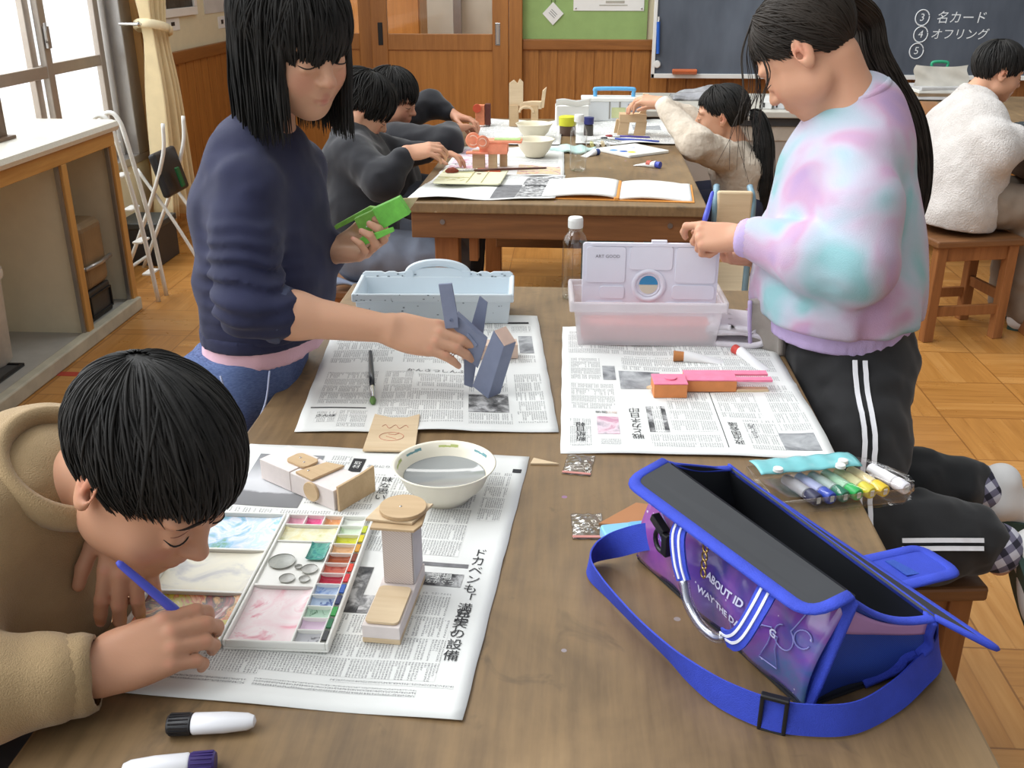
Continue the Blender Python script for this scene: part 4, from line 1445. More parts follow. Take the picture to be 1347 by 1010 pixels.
MB().box2((-.119, -.046, 0), (.119, .046, .036)).build('cloth', mat('pink_cloth_fabric', srgb(222, 108, 96), .9, var=.08, vs=30), t, bevel=.008, seg=3)

t = thing('palette_lid', 'white moulded palette with a round hole, half pulled out of the milky paint box', 'palette', (.143, 1.795, .722), math.radians(1))
M_LAV = mat('cool_white_plastic', srgb(226, 226, 238), .3, var=.015)
Rp = rotm(math.pi / 2, 0, 0)
MB().prism(rrect(.25, .162, .006), -.003, .003, Rp, (0, 0, .081)).build('plate', M_LAV, t, bevel=.001)
m = MB()
for x0, x1, z0, z1 in ((-.118, -.046, .087, .155), (-.038, .040, .112, .156), (.046, .12, .087, .155), (-.092, -.046, .056, .08), (.042, .12, .056, .083), (-.118, -.046, .004, .05), (.03, .12, .004, .05)):
    m.prism(rrect(x1 - x0, z1 - z0, .006), .003, .0052, Rp, ((x0 + x1) / 2, 0, (z0 + z1) / 2))
m.prism(rrect(.22, .006, .003), .003, .0056, Rp, (0, 0, .159))
m.box2((.0, -.004, .160), (.028, .004, .167))
m.build('raised_panel', M_LAV, t, bevel=.0018)
MB().lathe([(.030, .003), (.0315, .0052), (.028, .0068), (.024, .0058), (.022, .003)], 36, (-.002, 0, .082), Rp).build('ring', M_LAV, t, smooth='auto')
MB().lathe([(0, .0034), (.0185, .0034), (.019, .0045), (.0205, .005), (.021, .003)], 36, (-.002, 0, .082), Rp).build('ring', M_LAV, t, smooth='auto')
half = [(.017 * math.cos(a), .017 * math.sin(a)) for a in np.linspace(0, math.pi, 20)]
MB().prism(half, .0036, .0044, Rp, (-.002, 0, .084)).build('blue_half', mat('water_blue', srgb(56, 140, 190), .3), t)
MB().prism([(x, -y) for x, y in half][::-1], .0036, .0042, Rp, (-.002, 0, .083)).build('hole', mat('hole_cream', srgb(214, 210, 190), .5), t)
m = MB()
letter_on(m, 'ART GOOD', .0085, (-.079, -.0056, .137), Rp)
m.build('lettering', mat('grey_print', srgb(120, 118, 126), .6), t)

# ================================================================ plastic bottle
def pet_bottle(label, loc, k=1.0):
    t = thing('plastic_bottle', label, 'bottle', loc)
    prof = [(0, .004), (.014, .003), (.020, .0), (.0245, .003), (.0255, .01), (.0255, .05), (.0250, .052), (.0255, .054), (.0255, .10), (.025, .118), (.021, .130), (.014, .139), (.0115, .143), (.0115, .15)]
    MB().lathe([(r_ * k, z * k) for r_, z in prof] + [((r_ - .0008) * k, z * k) for r_, z in prof[::-1] if r_ > .002] + [(0, .0048 * k)], 30).build('body', M_PET, t, smooth=True)
    m = MB().lathe([(0, .168 * k), (.0135 * k, .168 * k), (.0148 * k, .166 * k), (.0148 * k, .147 * k), (.0125 * k, .1465 * k)], 26)
    for a in np.linspace(0, 6.283, 36, endpoint=False):
        m.box((.0149 * k * math.cos(a), .0149 * k * math.sin(a), .156 * k), (.0008, .0008, .014 * k), rotm(0, 0, a))
    m.build('cap', M_WHITE, t, smooth='auto')
    MB().lathe([(.0118 * k, .141 * k), (.0155 * k, .1415 * k), (.0155 * k, .144 * k), (.0118 * k, .1445 * k)], 24).build('neck_ring', M_PET, t, smooth='auto')
    return t


M_PET = mix_glass('clear_pet', (.985, .99, .99), .05, .05)
pet_bottle('clear plastic bottle with a white cap at the far edge of the nearest table', (.004, 2.035, .7003), 1.03)

# ================================================================ pink painted toy
M_PINK = mat('pink_paint', srgb(240, 130, 160), .6, var=.10, vs=60)
M_ORG = mat('orange_painted_wood', srgb(216, 136, 80), .65, var=.08, vs=40)
t = thing('box_toy', 'pink and orange painted box toy lying on the newspaper in front of the milky box', 'toy', (.162, 1.52, .7042), math.radians(3))
MB().box2((-.027, -.022, 0), (.027, .020, .023)).build('head_box', M_ORG, t, bevel=.0008)
MB().box2((-.0275, -.0222, .0231), (.0275, .0205, .0252)).build('head_top', M_PINK, t, bevel=.0006)
MB().prism(disc(.010), .0252, .0278, None, (.002, .001, 0)).build('nose', M_PINK, t, bevel=.0006)
MB().box2((.029, .004, 0), (.112, .047, .019)).build('body_box', M_ORG, t, bevel=.0008)
MB().box2((.0285, .0035, .0191), (.1125, .0475, .0215)).build('body_top', M_PINK, t, bevel=.0006)
MB().box2((.1126, .004, .0175), (.170, .019, .0215)).build('leg_strip', M_PINK, t, bevel=.0006)
MB().box2((.1126, .030, .0175), (.168, .047, .0215)).build('leg_strip', M_PINK, t, bevel=.0006)
MB().box2((.1126, .003, 0), (.165, .018, .004)).build('leg_strip', M_BALSA, t, bevel=.0006)
MB().prism([(-.036, .003), (-.0275, -.003), (-.0275, .009)], .006, .010).build('ear', M_BALSA, t)

# small unpainted toy behind the grey one
t = thing('box_toy', 'small unpainted box toy lying behind the grey toy, a pale disc on it', 'toy', (-.140, 1.668, .7045), math.radians(8))
MB().box2((-.055, -.016, 0), (.045, .016, .026)).build('body_box', mat('pinkish_wood', srgb(216, 190, 172), .7, var=.05, vs=30), t, bevel=.0008)
MB().prism(disc(.017), .0262, .030, None, (.022, 0, 0)).build('disc', M_BALSA, t, bevel=.0008)

# ================================================================ towel and pouch next to the girl
M_TOWEL = mat('terry_cloth', srgb(234, 228, 234), .95, var=.05, vs=40, bump=.6, bs=700)
t = thing('towel', 'white folded towel beside the milky paint box', 'towel', (.298, 1.79, .7025), math.radians(-6))
m = MB()
m.tube(spline([(-.03, -.045, .008), (.03, -.045, .007), (.05, -.045, .016), (.02, -.045, .024), (-.03, -.045, .022), (-.045, -.045, .032), (-.02, -.045, .040), (.045, -.045, .038)], 60), .0072, 10, flat=1.0)
prof = spline([(-.03, .008), (.03, .007), (.052, .016), (.02, .024), (-.035, .022), (-.048, .033), (-.02, .041), (.045, .039)], 70)
m2 = MB().grid(lambda a, b: (prof[min(69, int(a * 69))][0] + .002 * math.sin(b * 20 + a * 30), -.05 + .10 * b, prof[min(69, int(a * 69))][1] + .0025 + .001 * math.sin(b * 14 + a * 9)), 69, 16, 0, .0105)
m2.build('folds', M_TOWEL, t, smooth=True)
M_SATIN = mat('grey_satin', srgb(150, 142, 134), .35, var=.12, vs=30, sheen=.3)
M_LILAC = mat('lilac_cloth', srgb(186, 168, 206), .85, var=.06)
t = thing('fabric_pouch', 'grey satin pouch with lilac edging leaning by the towel', 'pouch', (.352, 1.725, .7025), math.radians(-35))
MB().grid(lambda a, b: (-.028 + .056 * a, .010 * math.sin(a * 3.14) + .012 * (1 - b) * math.sin(a * 9) * .3 - .018 * b, .002 + .098 * b - .012 * abs(a - .5)), 18, 18, 0, .012).build('body', M_SATIN, t, smooth=True)
MB().tube(spline([(-.028, -.0, .004), (-.030, -.008, .05), (-.028, -.02, .096)], 20), .004, 8).build('edging', M_LILAC, t, smooth=True)

# ================================================================ small plastic bags
M_FILM = mix_glass('thin_film', (.93, .94, .94), .12, .12)


def zip_bag(label, loc, rz, w=.04, h=.062):
    t = thing('zip_bag', label, 'bag', loc, rz)
    MB().grid(lambda a, b: (-w / 2 + w * a, -h / 2 + h * b, .001 + .004 * math.sin(a * 3.14) * math.sin(b * 3.14) + .0007 * math.sin(a * 17 + b * 11) + .0004 * math.sin(b * 40)), 16, 20, 0, .0006).build('film', M_FILM, t, smooth=True)
    MB().box2((-w / 2, -h / 2 + .002, .0014), (w / 2, -h / 2 + .007, .0026)).build('zip_strip', mat('reddish_zip', srgb(196, 130, 120), .4), t, bevel=.0005)
    m = MB()
    r = random.Random(len(label))
    for _ in range(9):
        m.lathe([(0, 0), (.0017, .0003), (.0012, .001), (0, .0012)], 8, (r.uniform(-w * .35, w * .35), r.uniform(-h * .3, h * .35), .0012))
    m.build('tacks', M_STEEL, t, smooth='auto')
    tag(t.children[-1], kind='stuff')
    return t


zip_bag('small clear zip bag of tacks just below the pink toy newspaper', (.0155, 1.259, .7003), -.13)
zip_bag('small clear zip bag of tacks beside the brown card', (.0265, 1.092, .7003), .05)
t = tag(MB().prism([(-.032, -.016), (.038, -.020), (.036, .036), (.018, .040)], 0, .0025, None, (.072, 1.108, .7035), 0).build('brown_card', mat('kraft_card', srgb(176, 122, 82), .85, var=.05), None, bevel=.0005), 'brown triangular card sticking out beside the blue bag', 'card')
t = thing('plastic_case', 'light blue plastic case half hidden under the blue bag strap', 'case', (.085, 1.068, .7003), math.radians(14))
MB().prism(rrect(.085, .030, .006), 0, .016).build('shell', mat('sky_plastic', srgb(128, 192, 226), .35, var=.03), t, bevel=.003)
MB().prism(rrect(.04, .016, .005), .0162, .019, None, (.012, .002, 0)).build('latch', mat('sky_plastic_deep', srgb(108, 176, 214), .35), t, bevel=.0015)

# ================================================================ blue art bag
M_BLUE = mat('blue_webbing', srgb(52, 72, 190), .75, var=.08, vs=60, bump=.35, bs=900)
M_LINE = mat('black_lining', srgb(44, 46, 50), .6, var=.08, vs=12)
M_HOOK = mat('black_hook', (.012, .012, .014), .35)


def galaxy():
    t = NT('galaxy_vinyl')
    s = t.sep(t.map())
    n = t.noise(t.map(), 9, 4, .6, .8)
    f = t.math('ADD', t.math('MULTIPLY', s[0], 2.6), t.math('MULTIPLY_ADD', n, .8, -.35))
    f = t.math('ADD', f, t.math('MULTIPLY', s[2], -1.2))
    c = t.ramp(f, [(.02, srgb(150, 80, 160)), (.25, srgb(104, 62, 150)), (.45, srgb(70, 66, 140)), (.62, srgb(120, 72, 160)), (.78, srgb(70, 100, 160)), (.98, srgb(56, 128, 150))])
    red = t.noise(t.map(loc=(2, 1, 0)), 7, 2)
    c = t.mix(t.ramp(red, [(.55, (0, 0, 0)), (.72, (.8, .8, .8))]), c, srgb(196, 70, 110))
    vo = t.n('ShaderNodeTexVoronoi')
    vo.inputs['Scale'].default_value = 90
    t.put(vo.inputs['Vector'], t.map())
    star = t.math('MULTIPLY', t.math('LESS_THAN', vo.outputs['Distance'], .13), t.math('GREATER_THAN', t.sep(vo.outputs['Color'])[0], .6))
    c = t.mix(t.math('MULTIPLY', star, .6), c, (.8, .8, .95))
    t.set(Base_Color=c, Roughness=.16)
    t.b.inputs['Coat Weight'].default_value = .8
    t.b.inputs['Coat Roughness'].default_value = .05
    t.bump(t.noise(t.map(), 22, 2), .35, .012)
    return t.m


M_GAL = galaxy()


def mesh_cloth():
    t = NT('blue_mesh_cloth')
    s = t.sep(t.map((520, 520, 520)))
    g = t.math('MULTIPLY', t.math('GREATER_THAN', t.math('FRACT', t.math('ADD', s[1], s[2])), .5), t.math('GREATER_THAN', t.math('FRACT', t.math('SUBTRACT', s[1], s[2])), .5))
    t.set(Base_Color=t.mix(t.math('MULTIPLY', g, .8), srgb(44, 78, 176), srgb(22, 32, 84)), Roughness=.8)
    return t.m


bag = thing('art_bag', 'blue and purple galaxy art bag with open black-lined flaps on the right of the table', 'bag', (.085, 1.02, .7004), math.atan2(-.872, .49))
FB0, FB1, BB1, BB0 = V3(0, 0, .004), V3(.290, 0, .004), V3(.292, .150, .004), V3(.002, .150, .004)
FT0, FT1, BT1, BT0 = V3(.012, .022, .130), V3(.304, .024, .130), V3(.318, .119, .087), V3(.010, .116, .100)
bil = lambda a, b, c, d, u, v: a * (1 - u) * (1 - v) + b * u * (1 - v) + c * u * v + d * (1 - u) * v


def front(u, v):
    p = bil(FB0, FB1, FT1, FT0, u, v)
    return p + V3(0, -.016 * math.sin(math.pi * min(1, v * 1.05)) * (.5 + .5 * math.sin(math.pi * u)) - .002 * math.sin(u * 19 + v * 6), 0)


MB().grid(front, 40, 20, 0, .002).build('front_panel', M_GAL, bag, smooth=True)
MB().grid(lambda u, v: bil(FB0, FB1, FT1, FT0, u, v) + V3(0, .006, 0), 8, 6).grid(lambda u, v: bil(BB0, BB1, BT1, BT0, u, v) + V3(0, -.004 + .012 * math.sin(u * 9) * v * (1 - v), 0), 20, 8).grid(lambda u, v: bil(FB0, FB1, BB1, BB0, u, v) + V3(0, 0, .003), 4, 4).grid(lambda u, v: bil(FB0, BB0, BT0, FT0, u, v) + V3(.004, 0, 0), 6, 6).build('lining', M_LINE, bag, smooth=True)
MB().grid(lambda u, v: bil(BB0, BB1, BT1, BT0, u, v) + V3(0, .002 + .012 * math.sin(u * 9) * v * (1 - v), 0), 20, 8, 0, .003).build('back_panel', M_BLUE, bag, smooth=True)
MB().grid(lambda u, v: bil(FB0, FB1, BB1, BB0, u, v), 4, 4, 0, .003).build('base', M_LINE, bag)
MB().grid(lambda u, v: bil(FB0, BB0, BT0, FT0, u, v) + V3(-.004 * math.sin(3.14 * v), 0, 0), 8, 8, 0, .002).build('end_panel', M_BLUE, bag, smooth=True)


def endp(u, v):
    p = bil(FB1, BB1, BT1, FT1, u, v)
    return p + V3(-.010 * math.sin(math.pi * u) * math.sin(math.pi * v) - .006 * math.sin(v * 8 + u * 5) * u * (1 - u) * 4 * (1 - v), 0, -.012 * v * math.sin(math.pi * u))


ep = MB().grid(endp, 20, 20, 0, .0015).build('end_panel', mesh_cloth(), bag, smooth=True)
MB().grid(lambda u, v: endp(.05 + .9 * u, .70 + .22 * v) + V3(.0022, 0, 0), 16, 5, 0, .001).build('lilac_band', mat('lilac_webbing', srgb(178, 140, 196), .7, var=.05), ep, smooth=True)


def trim(pts, r=.0055, n=40, fl=.45, name='binding', par=None, up=(0, 0, 1)):
    return MB().tube(spline(pts, n), r, 8, flat=fl, up=up).build(name, M_BLUE, par or bag, smooth=True)


trim([endp(.02, 0), endp(.02, .5), endp(.02, 1)], .009, up=(0, 1, 0), fl=.35)
trim([endp(.97, 0), endp(.93, .25), endp(1.0, .5), endp(.97, .75), endp(.97, 1)], .009, up=(0, 1, 0), fl=.35)
trim([endp(u, .985) for u in np.linspace(0, 1, 8)], .006)
trim([FT0, (FT0 + BT0) / 2 + V3(-.002, 0, -.006), BT0], .006)
trim([endp(.5, .03), endp(.75, .16), endp(.82, .24), endp(.92, .30)], .007, par=ep, up=(0, 1, 0))

# front flap
FL0, FL1 = V3(.018, -.030, .121), V3(.300, -.018, .121)


def flap_outline(h0, h1, o1, o0, r=.016, n=6):
    """corners h0->h1 hinge, o1,o0 outer (rounded)"""
    pts = [h0, h1]
    for c, a, b in ((o1, h1, o0), (o0, o1, h0)):
        da, db = (a - c) / np.linalg.norm(a - c), (b - c) / np.linalg.norm(b - c)
        for t in np.linspace(0, 1, n):
            p, q = c + da * r, c + db * r
            pts.append((1 - t) ** 2 * p + 2 * t * (1 - t) * c + t * t * q)
    return pts


def flap(name, h0, h1, o1, o0, r, m_, up):
    P = flap_outline(h0, h1, o1, o0, r)
    ctr = (h0 + h1 + o1 + o0) / 4
    nrm = np.cross(h1 - h0, o0 - h0)
    nrm /= np.linalg.norm(nrm)
    if nrm @ V3(*up) < 0:
        nrm = -nrm
    n = len(P)
    m = MB()
    top = [p + nrm * .0012 for p in P]
    bot = [p - nrm * .0012 for p in P]
    m.add(top + bot, [tuple(range(n)), tuple(range(2 * n - 1, n - 1, -1))] + [(i, i + n, (i + 1) % n + n, (i + 1) % n) for i in range(n)])
    f = m.build(name, m_, bag)
    edge = P[1:] + [P[0]]
    MB().tube(edge, .0075, 8, flat=.42, up=nrm).build('binding', M_BLUE, f, smooth=True)
    return f, nrm


flap('front_flap', FT0 + V3(0, -.0, .002), FT1 + V3(0, 0, .002), FL1, FL0, .022, M_LINE, (0, 0, 1))
bf, bn = flap('back_flap', BT0 + V3(0, .002, 0), BT1 + V3(0, .002, 0), V3(.357, .168, .060), V3(.004, .163, .062), .014, M_LINE, (0, 0, 1))
tabp = [V3(.183, .168, .058), V3(.236, .168, .057)]
tb_, _n = flap('closure_tab', tabp[0], tabp[1], V3(.236, .252, .050), V3(.183, .252, .051), .016, M_BLUE, (0, 0, 1))
MB().grid(lambda u, v: V3(.194 + .031 * u, .188 + .046 * v, .0585 - .008 * v), 2, 2, 0, .0008).build('hook_pad', mat('velcro_blue', srgb(64, 100, 206), .95, bump=.7, bs=1500), tb_)

# printed lettering and flask doodles on the vinyl
M_LET = mat('white_print', srgb(206, 206, 232), .4)
pm = MB()


def on_front(body, u0, v0, size, mb, lift=.0012):
    """lettering laid along the panel: x along the bag, y up the panel"""
    v, f = text_mesh(body, size, 'LEFT', size * .028)
    out = []
    for a, b in v:
        uu, vv = u0 + a / .29, v0 + b / .135
        p = front(min(max(uu, 0), 1), min(max(vv, 0), 1))
        out.append(p + V3(0, -lift - .001, .0002))
    mb.add(out, f)


on_front('ABOUT ID', .455, .47, .0132, pm)
on_front('WAY THE DA', .425, .285, .0120, pm)
on_front('G', .795, .42, .0134, pm)
pm.build('lettering', M_LET, bag)
M_DOOD = mat('pale_blue_print', srgb(140, 140, 206), .4)


def doodle(pts):
    MB().tube([front(u, v) + V3(0, -.0016, 0) for u, v in pts], .0007, 5).build('printed_doodle', M_DOOD, bag)


arc = lambda cu, cv, r, a0, a1, n=18: [(cu + r * .46 * math.cos(a), cv + r * math.sin(a)) for a in np.linspace(a0, a1, n)]
doodle(arc(.86, .46, .10, 2.0, 7.4) + [(.89, .62), (.90, .74), (.87, .78)])
doodle([(.80, .30), (.78, .14), (.86, .14), (.835, .30), (.835, .42), (.805, .42), (.80, .30)])
doodle(arc(.70, .28, .055, 0, 6.3))
doodle([(.72, .33), (.76, .42), (.80, .46)])
doodle(arc(.93, .55, .07, .3, 6.0))
doodle([(.62, .30), (.64, .14)] + arc(.66, .12, .03, 3.1, 6.2) + [(.67, .3)])
doodle(arc(.16, .45, .06, 0, 6.3))
doodle([(.10, .62), (.2, .55), (.26, .6)])
doodle(arc(.30, .30, .05, 0, 6.3))

# carry handle: two striped straps joined by a clear tube
hp = lambda x, y, z: V3(x, y, z)
A_ = spline([hp(.104, -.012, .118), hp(.116, -.030, .105), hp(.130, -.036, .082), hp(.140, -.036, .066)], 16)
B_ = spline([hp(.243, -.014, .118), hp(.250, -.034, .098), hp(.243, -.042, .070), hp(.228, -.040, .052), hp(.214, -.038, .046)], 20)
upA = (1, .15, .25)
for pts, u in ((A_, V3(*upA)), (B_, V3(1, 0, -.2))):
    hs = MB().ribbon(pts, .021, u, .0022).build('handle_strap', M_BLUE, bag, smooth='auto')
    u = u / np.linalg.norm(u)
    for s_ in (-.0055, .0035):
        MB().ribbon(pts + u * s_ + V3(0, -.0016, .0008), .0028, u, .0012).build('white_stripe', mat('white_stripe', srgb(226, 228, 236), .7), hs)
T_ = spline([A_[-1], hp(.152, -.038, .048), hp(.176, -.040, .038), hp(.200, -.040, .038), B_[-1]], 24)
MB().tube(T_, .0058, 10).build('clear_tube', mix_glass('clear_vinyl_tube', (.92, .93, .97), .22, .08), bag, smooth=True)
MB().tube(T_, .0036, 8, flat=.4).build('tube_core', mat('silver_cord', srgb(170, 172, 186), .3, .5), bag, smooth=True)
k = MB()
k.tube([(.062 + .011 * math.cos(a), -.012, .064 + .013 * math.sin(a)) for a in np.linspace(0, 6.28, 20)], .003, 8)
k.box((.058, -.012, .082), (.026, .010, .010), rotm(0, .4, 0)).box((.075, -.014, .066), (.010, .008, .026))
k.build('strap_hook', M_HOOK, bag, bevel=.002)
k = MB()
for z in (.106, .096, .086, .076):
    k.tube([(.150 + .004 * math.cos(a), -.020, z + .005 * math.sin(a)) for a in np.linspace(0, 6.28, 10)], .0012, 5)
k.build('zip_chain', mat('brass', (.6, .42, .16), .3, 1.), bag, smooth=True)

# shoulder strap lying on the table (world coordinates)
sp_ = spline([(.118, .985, .752), (.092, 1.004, .742), (.056, 1.012, .724), (.032, 1.000, .7185), (.028, .972, .718), (.043, .934, .7185), (.075, .872, .719), (.103, .826, .7185), (.122, .797, .718), (.150, .766, .7175), (.188, .742, .7178), (.225, .735, .7178), (.268, .741, .718), (.312, .772, .7185), (.345, .806, .719), (.371, .835, .7215), (.374, .862, .728), (.362, .880, .742)], 120)
tw = [V3(0, 0, 1) + V3(.35 * math.sin(i * .11), .3 * math.cos(i * .07), 0) for i in range(120)]
so = MB().ribbon(sp_, .0315, np.array(tw), .0018).build('shoulder_strap', M_BLUE, bag, smooth='auto')
so.matrix_parent_inverse = (Matrix.Translation(bag.location) @ Matrix.Rotation(math.atan2(-.872, .49), 4, 'Z')).inverted()
i0 = 71
d_ = sp_[i0 + 2] - sp_[i0 - 2]
rz_ = math.atan2(d_[1], d_[0])
Rb = rotm(0, 0, rz_)
m = MB()
c_ = sp_[i0]
for a in (-.011, .011):
    m.box(c_ + Rb @ V3(a, 0, .0005), (.004, .0075, .040), Rb)
for b in (-.0185, .0185):
    m.box(c_ + Rb @ V3(0, 0, b + .0005), (.026, .0075, .0045), Rb)
bo = m.build('strap_slider', M_HOOK, bag, bevel=.0012)
bo.matrix_parent_inverse = so.matrix_parent_inverse.copy()

# ================================================================ clear pouch of paint markers, overhanging the table edge
pr = math.atan2(.041, .16)
pq = thing('marker_pouch', 'clear vinyl pouch with a teal flap, overhanging the table edge behind the blue bag', 'pouch', (.352, 1.203, .7004), pr)
M_VINYL = mix_glass('clear_vinyl', (.985, .99, .99), .05, .06)
half = [(-.100, -.052), (.078, -.050), (.094, -.040), (.097, -.022), (.088, .012), (.070, .040), (.052, .050), (-.100, .048)]


def pouch_sheet(z0, dome):
    m = MB()
    def fn(u, v):
        x = -.100 + .196 * u
        lo, hi = -.051, .049 - max(0, (x - .045)) * 1.25
        lo = lo + max(0, x - .075) * .6
        y = lo + (hi - lo) * v
        return (x, y, z0 + dome * (math.sin(math.pi * min(1, max(0, u))) ** .5) * math.sin(math.pi * v) ** .6 + .001 * math.sin(u * 24 + v * 5))
    return m.grid(fn, 40, 16, 0)


pouch_sheet(.0275, .002).build('top_sheet', M_VINYL, pq, smooth=True)
pouch_sheet(.0008, 0).build('bottom_sheet', M_VINYL, pq, smooth=True)
MB().tube([(x, y, .014) for x, y in half] + [(-.1, -.052, .014)], .0022, 6, flat=5.0, up=(0, 0, 1)).build('gusset', M_VINYL, pq, smooth=True)
MB().grid(lambda u, v: (-.098 + .145 * u, .008 + .041 * v, .0315 + .003 * math.sin(3.1 * v) + .0008 * math.sin(u * 30)), 30, 8, 0, .0012).build('teal_flap', mat('teal_vinyl', srgb(126, 196, 200), .2, var=.06), pq, smooth=True)
for x, y in ((-.074, .010), (.022, .016), (.012, .004)):
    MB().lathe([(0, .0395), (.0065, .038), (.007, .034), (0, .034)], 18, (x, y, 0)).build('snap_button', M_WHITE, pq, smooth='auto')
mk = [((.030, .030, .076), 'dark navy'), ((48, 74, 176), 'blue'), ((28, 110, 82), 'dark green'), ((46, 176, 88), 'light green'), ((222, 206, 60), 'lemon yellow'), ((232, 196, 40), 'deep yellow'), ((230, 226, 232), 'white')]
for i, (c_, nm) in enumerate(mk):
    x = -.040 + .0195 * i + (.012 if i == 6 else 0)
    c = srgb(*c_) if c_[0] > 1 else c_
    cp = mat('marker_cap_' + nm.replace(' ', '_'), c, .35, var=.03)
    lx, ly = x, -.034 + .0012 * i
    w = Matrix.Rotation(pr, 3, 'Z') @ Vector((lx, ly, 0))
    t = thing('paint_marker', 'tube of paint with %s cap inside the clear pouch' % nm, 'paint tube', (.352 + w.x, 1.203 + w.y, .7004 + .0125), pr + math.radians(90 + 14), 'paint tubes in the clear pouch')
    MB().tube([(-.006, 0, 0), (-.004, 0, 0), (.012, 0, 0), (.0135, 0, 0)], [.0075, .0088, .0092, .0085], 16).build('cap', cp, t, smooth='auto')
    MB().tube([(.0136, 0, 0), (.016, 0, 0), (.040, 0, 0), (.060, 0, .0)], [.006, .0088, .0088, .0078], 16, flat=.9).build('tube', mat('marker_body_' + nm.replace(' ', '_'), tuple(.55 * v + .35 for v in c), .4, var=.03), t, smooth='auto')
    MB().box((-.0065, 0, 0), (.0012, .0055, .008)).build('print', M_WHITE, t)

# ================================================================ toys held in the hands of the girl in navy
M_GREY = mat('grey_blue_paint', srgb(126, 134, 158), .6, var=.06, vs=45)
RX = rotm(math.pi / 2, 0, 0)
gt = thing('box_toy', 'grey-blue painted box toy held over the newspaper by the girl in navy', 'toy', (-.14, 1.49, .701))


def slab(name, poly, y, th, m_, par, bev=.0008, dxy=(0, 0)):
    """upright board: outline in the x-z plane, thickness towards the back"""
    return MB().prism(poly, -th, 0, RX, (0, y, 0), 0).build(name, m_, par, bevel=bev, world=True)


m = MB()
f4 = [V3(-.123, 1.485, .818), V3(-.106, 1.480, .793), V3(-.132, 1.480, .7025), V3(-.158, 1.485, .722)]
off = V3(.019, .016, .003)
m.add(f4 + [p + off for p in f4], [(0, 1, 2, 3), (7, 6, 5, 4), (0, 4, 5, 1), (1, 5, 6, 2), (2, 6, 7, 3), (3, 7, 4, 0)])
m.build('foot_board', M_GREY, gt, bevel=.0008, world=True)
e = MB()
p0, p1 = f4[0], f4[1]
q = [p0 + off * .06 + (p1 - p0) * .04, p1 + off * .06 - (p1 - p0) * .04, p1 + off * .94 - (p1 - p0) * .04, p0 + off * .94 + (p1 - p0) * .04]
e.add([x + V3(.0006, 0, .0012) for x in q] + [x - V3(0, 0, .002) for x in q], [(0, 1, 2, 3), (7, 6, 5, 4), (0, 4, 5, 1), (1, 5, 6, 2), (2, 6, 7, 3), (3, 7, 4, 0)])
e.build('bare_end', mat('bare_pinkish_wood', srgb(222, 192, 176), .7, var=.05, vs=60), gt, world=True)
slab('body_board', [(-.181, .841), (-.134, .797), (-.149, .751), (-.193, .799), (-.194, .822)][::-1], 1.490, .022, M_GREY, gt)
slab('rib', [(-.166, .808), (-.163, .812), (-.148, .792), (-.152, .788)][::-1], 1.488, .004, M_GREY, gt)
slab('arm_board', [(-.208, .893), (-.187, .895), (-.179, .842), (-.178, .822), (-.199, .820)][::-1], 1.484, .005, M_GREY, gt)
slab('arm_board', [(-.148, .862), (-.135, .851), (-.144, .788), (-.164, .806)][::-1], 1.525, .005, M_GREY, gt)
slab('arm_board', [(-.173, .775), (-.153, .752), (-.160, .709), (-.174, .714)][::-1], 1.508, .005, M_GREY, gt)
MB().lathe([(0, -.001), (.0025, -.0005), (.0025, .001)], 10, (-.189, 1.4838, .835), rotm(math.pi / 2, 0, 0)).build('pin', M_GREY, gt, world=True)

M_GRN = mat('green_paint', srgb(120, 206, 84), .55, var=.16, vs=50)
M_GRN2 = mat('green_paint_dull', srgb(130, 190, 80), .6, var=.2, vs=60)
gr = thing('box_toy', 'green painted box toy held up in the far hand of the girl in navy', 'toy', (-.32, 1.62, .93))
slab('head_box', [(-.333, .980), (-.287, 1.001), (-.270, .973), (-.317, .947)][::-1], 1.612, .02, M_GRN, gr)
slab('body_box', [(-.366, .961), (-.330, .978), (-.314, .947), (-.352, .929)][::-1], 1.622, .022, M_GRN2, gr)
slab('leg_strip', [(-.405, .944), (-.343, .978), (-.333, .977), (-.336, .972), (-.402, .938)][::-1], 1.640, .012, M_GRN2, gr)
slab('leg_strip', [(-.362, .927), (-.348, .938), (-.296, .955), (-.294, .948), (-.350, .921)][::-1], 1.596, .004, M_GRN, gr)
slab('beak', [(-.288, .993), (-.259, .995), (-.276, .972)][::-1], 1.640, .003, M_BALSA, gr)
m = MB()
for x, z in ((-.354, .945), (-.345, .949), (-.335, .954), (-.338, .958), (-.333, .962)):
    m.box((x, 1.6212, z), (.0022, .001, .0022))
m.build('white_speck', M_WHITE, gr, world=True)

# ================================================================ second table
Z2 = .7004
# child-drawn clutter is placed in table coordinates of the second table
newspaper('newspaper overhanging the near left corner of the second table', [(-.50, 2.955), (-.058, 2.985), (-.03, 3.325), (-.45, 3.36)], Z2,
          [(.72, .06, .985, .96, 9), (.55, .04, .72, .5, 2), (.03, .5, .2, .9, 3), (.3, .75, .66, .95, 5), (.74, .45, .96, .5, 1), (.74, .72, .96, .76, 1)], [('ニュース', .2, .66, .03, False, .2, 1)], seed=21, wave=.008,
          size=(.45, .36), extra=lambda s, t: .012 * max(0, .25 - s))
newspaper('colour newspaper under the orange toy on the second table', [(-.46, 3.37), (-.035, 3.34), (-.045, 3.95), (-.44, 3.9)], Z2,
          [(.03, .05, .42, .3, 11), (.03, .34, .4, .55, 11), (.62, .03, .97, .3, 10), (.45, .4, .95, .6, 5), (.05, .6, .4, .9, 11)], [('くらしのページ', .24, .32, .03, False, 0, 1)], seed=22, wave=.005)
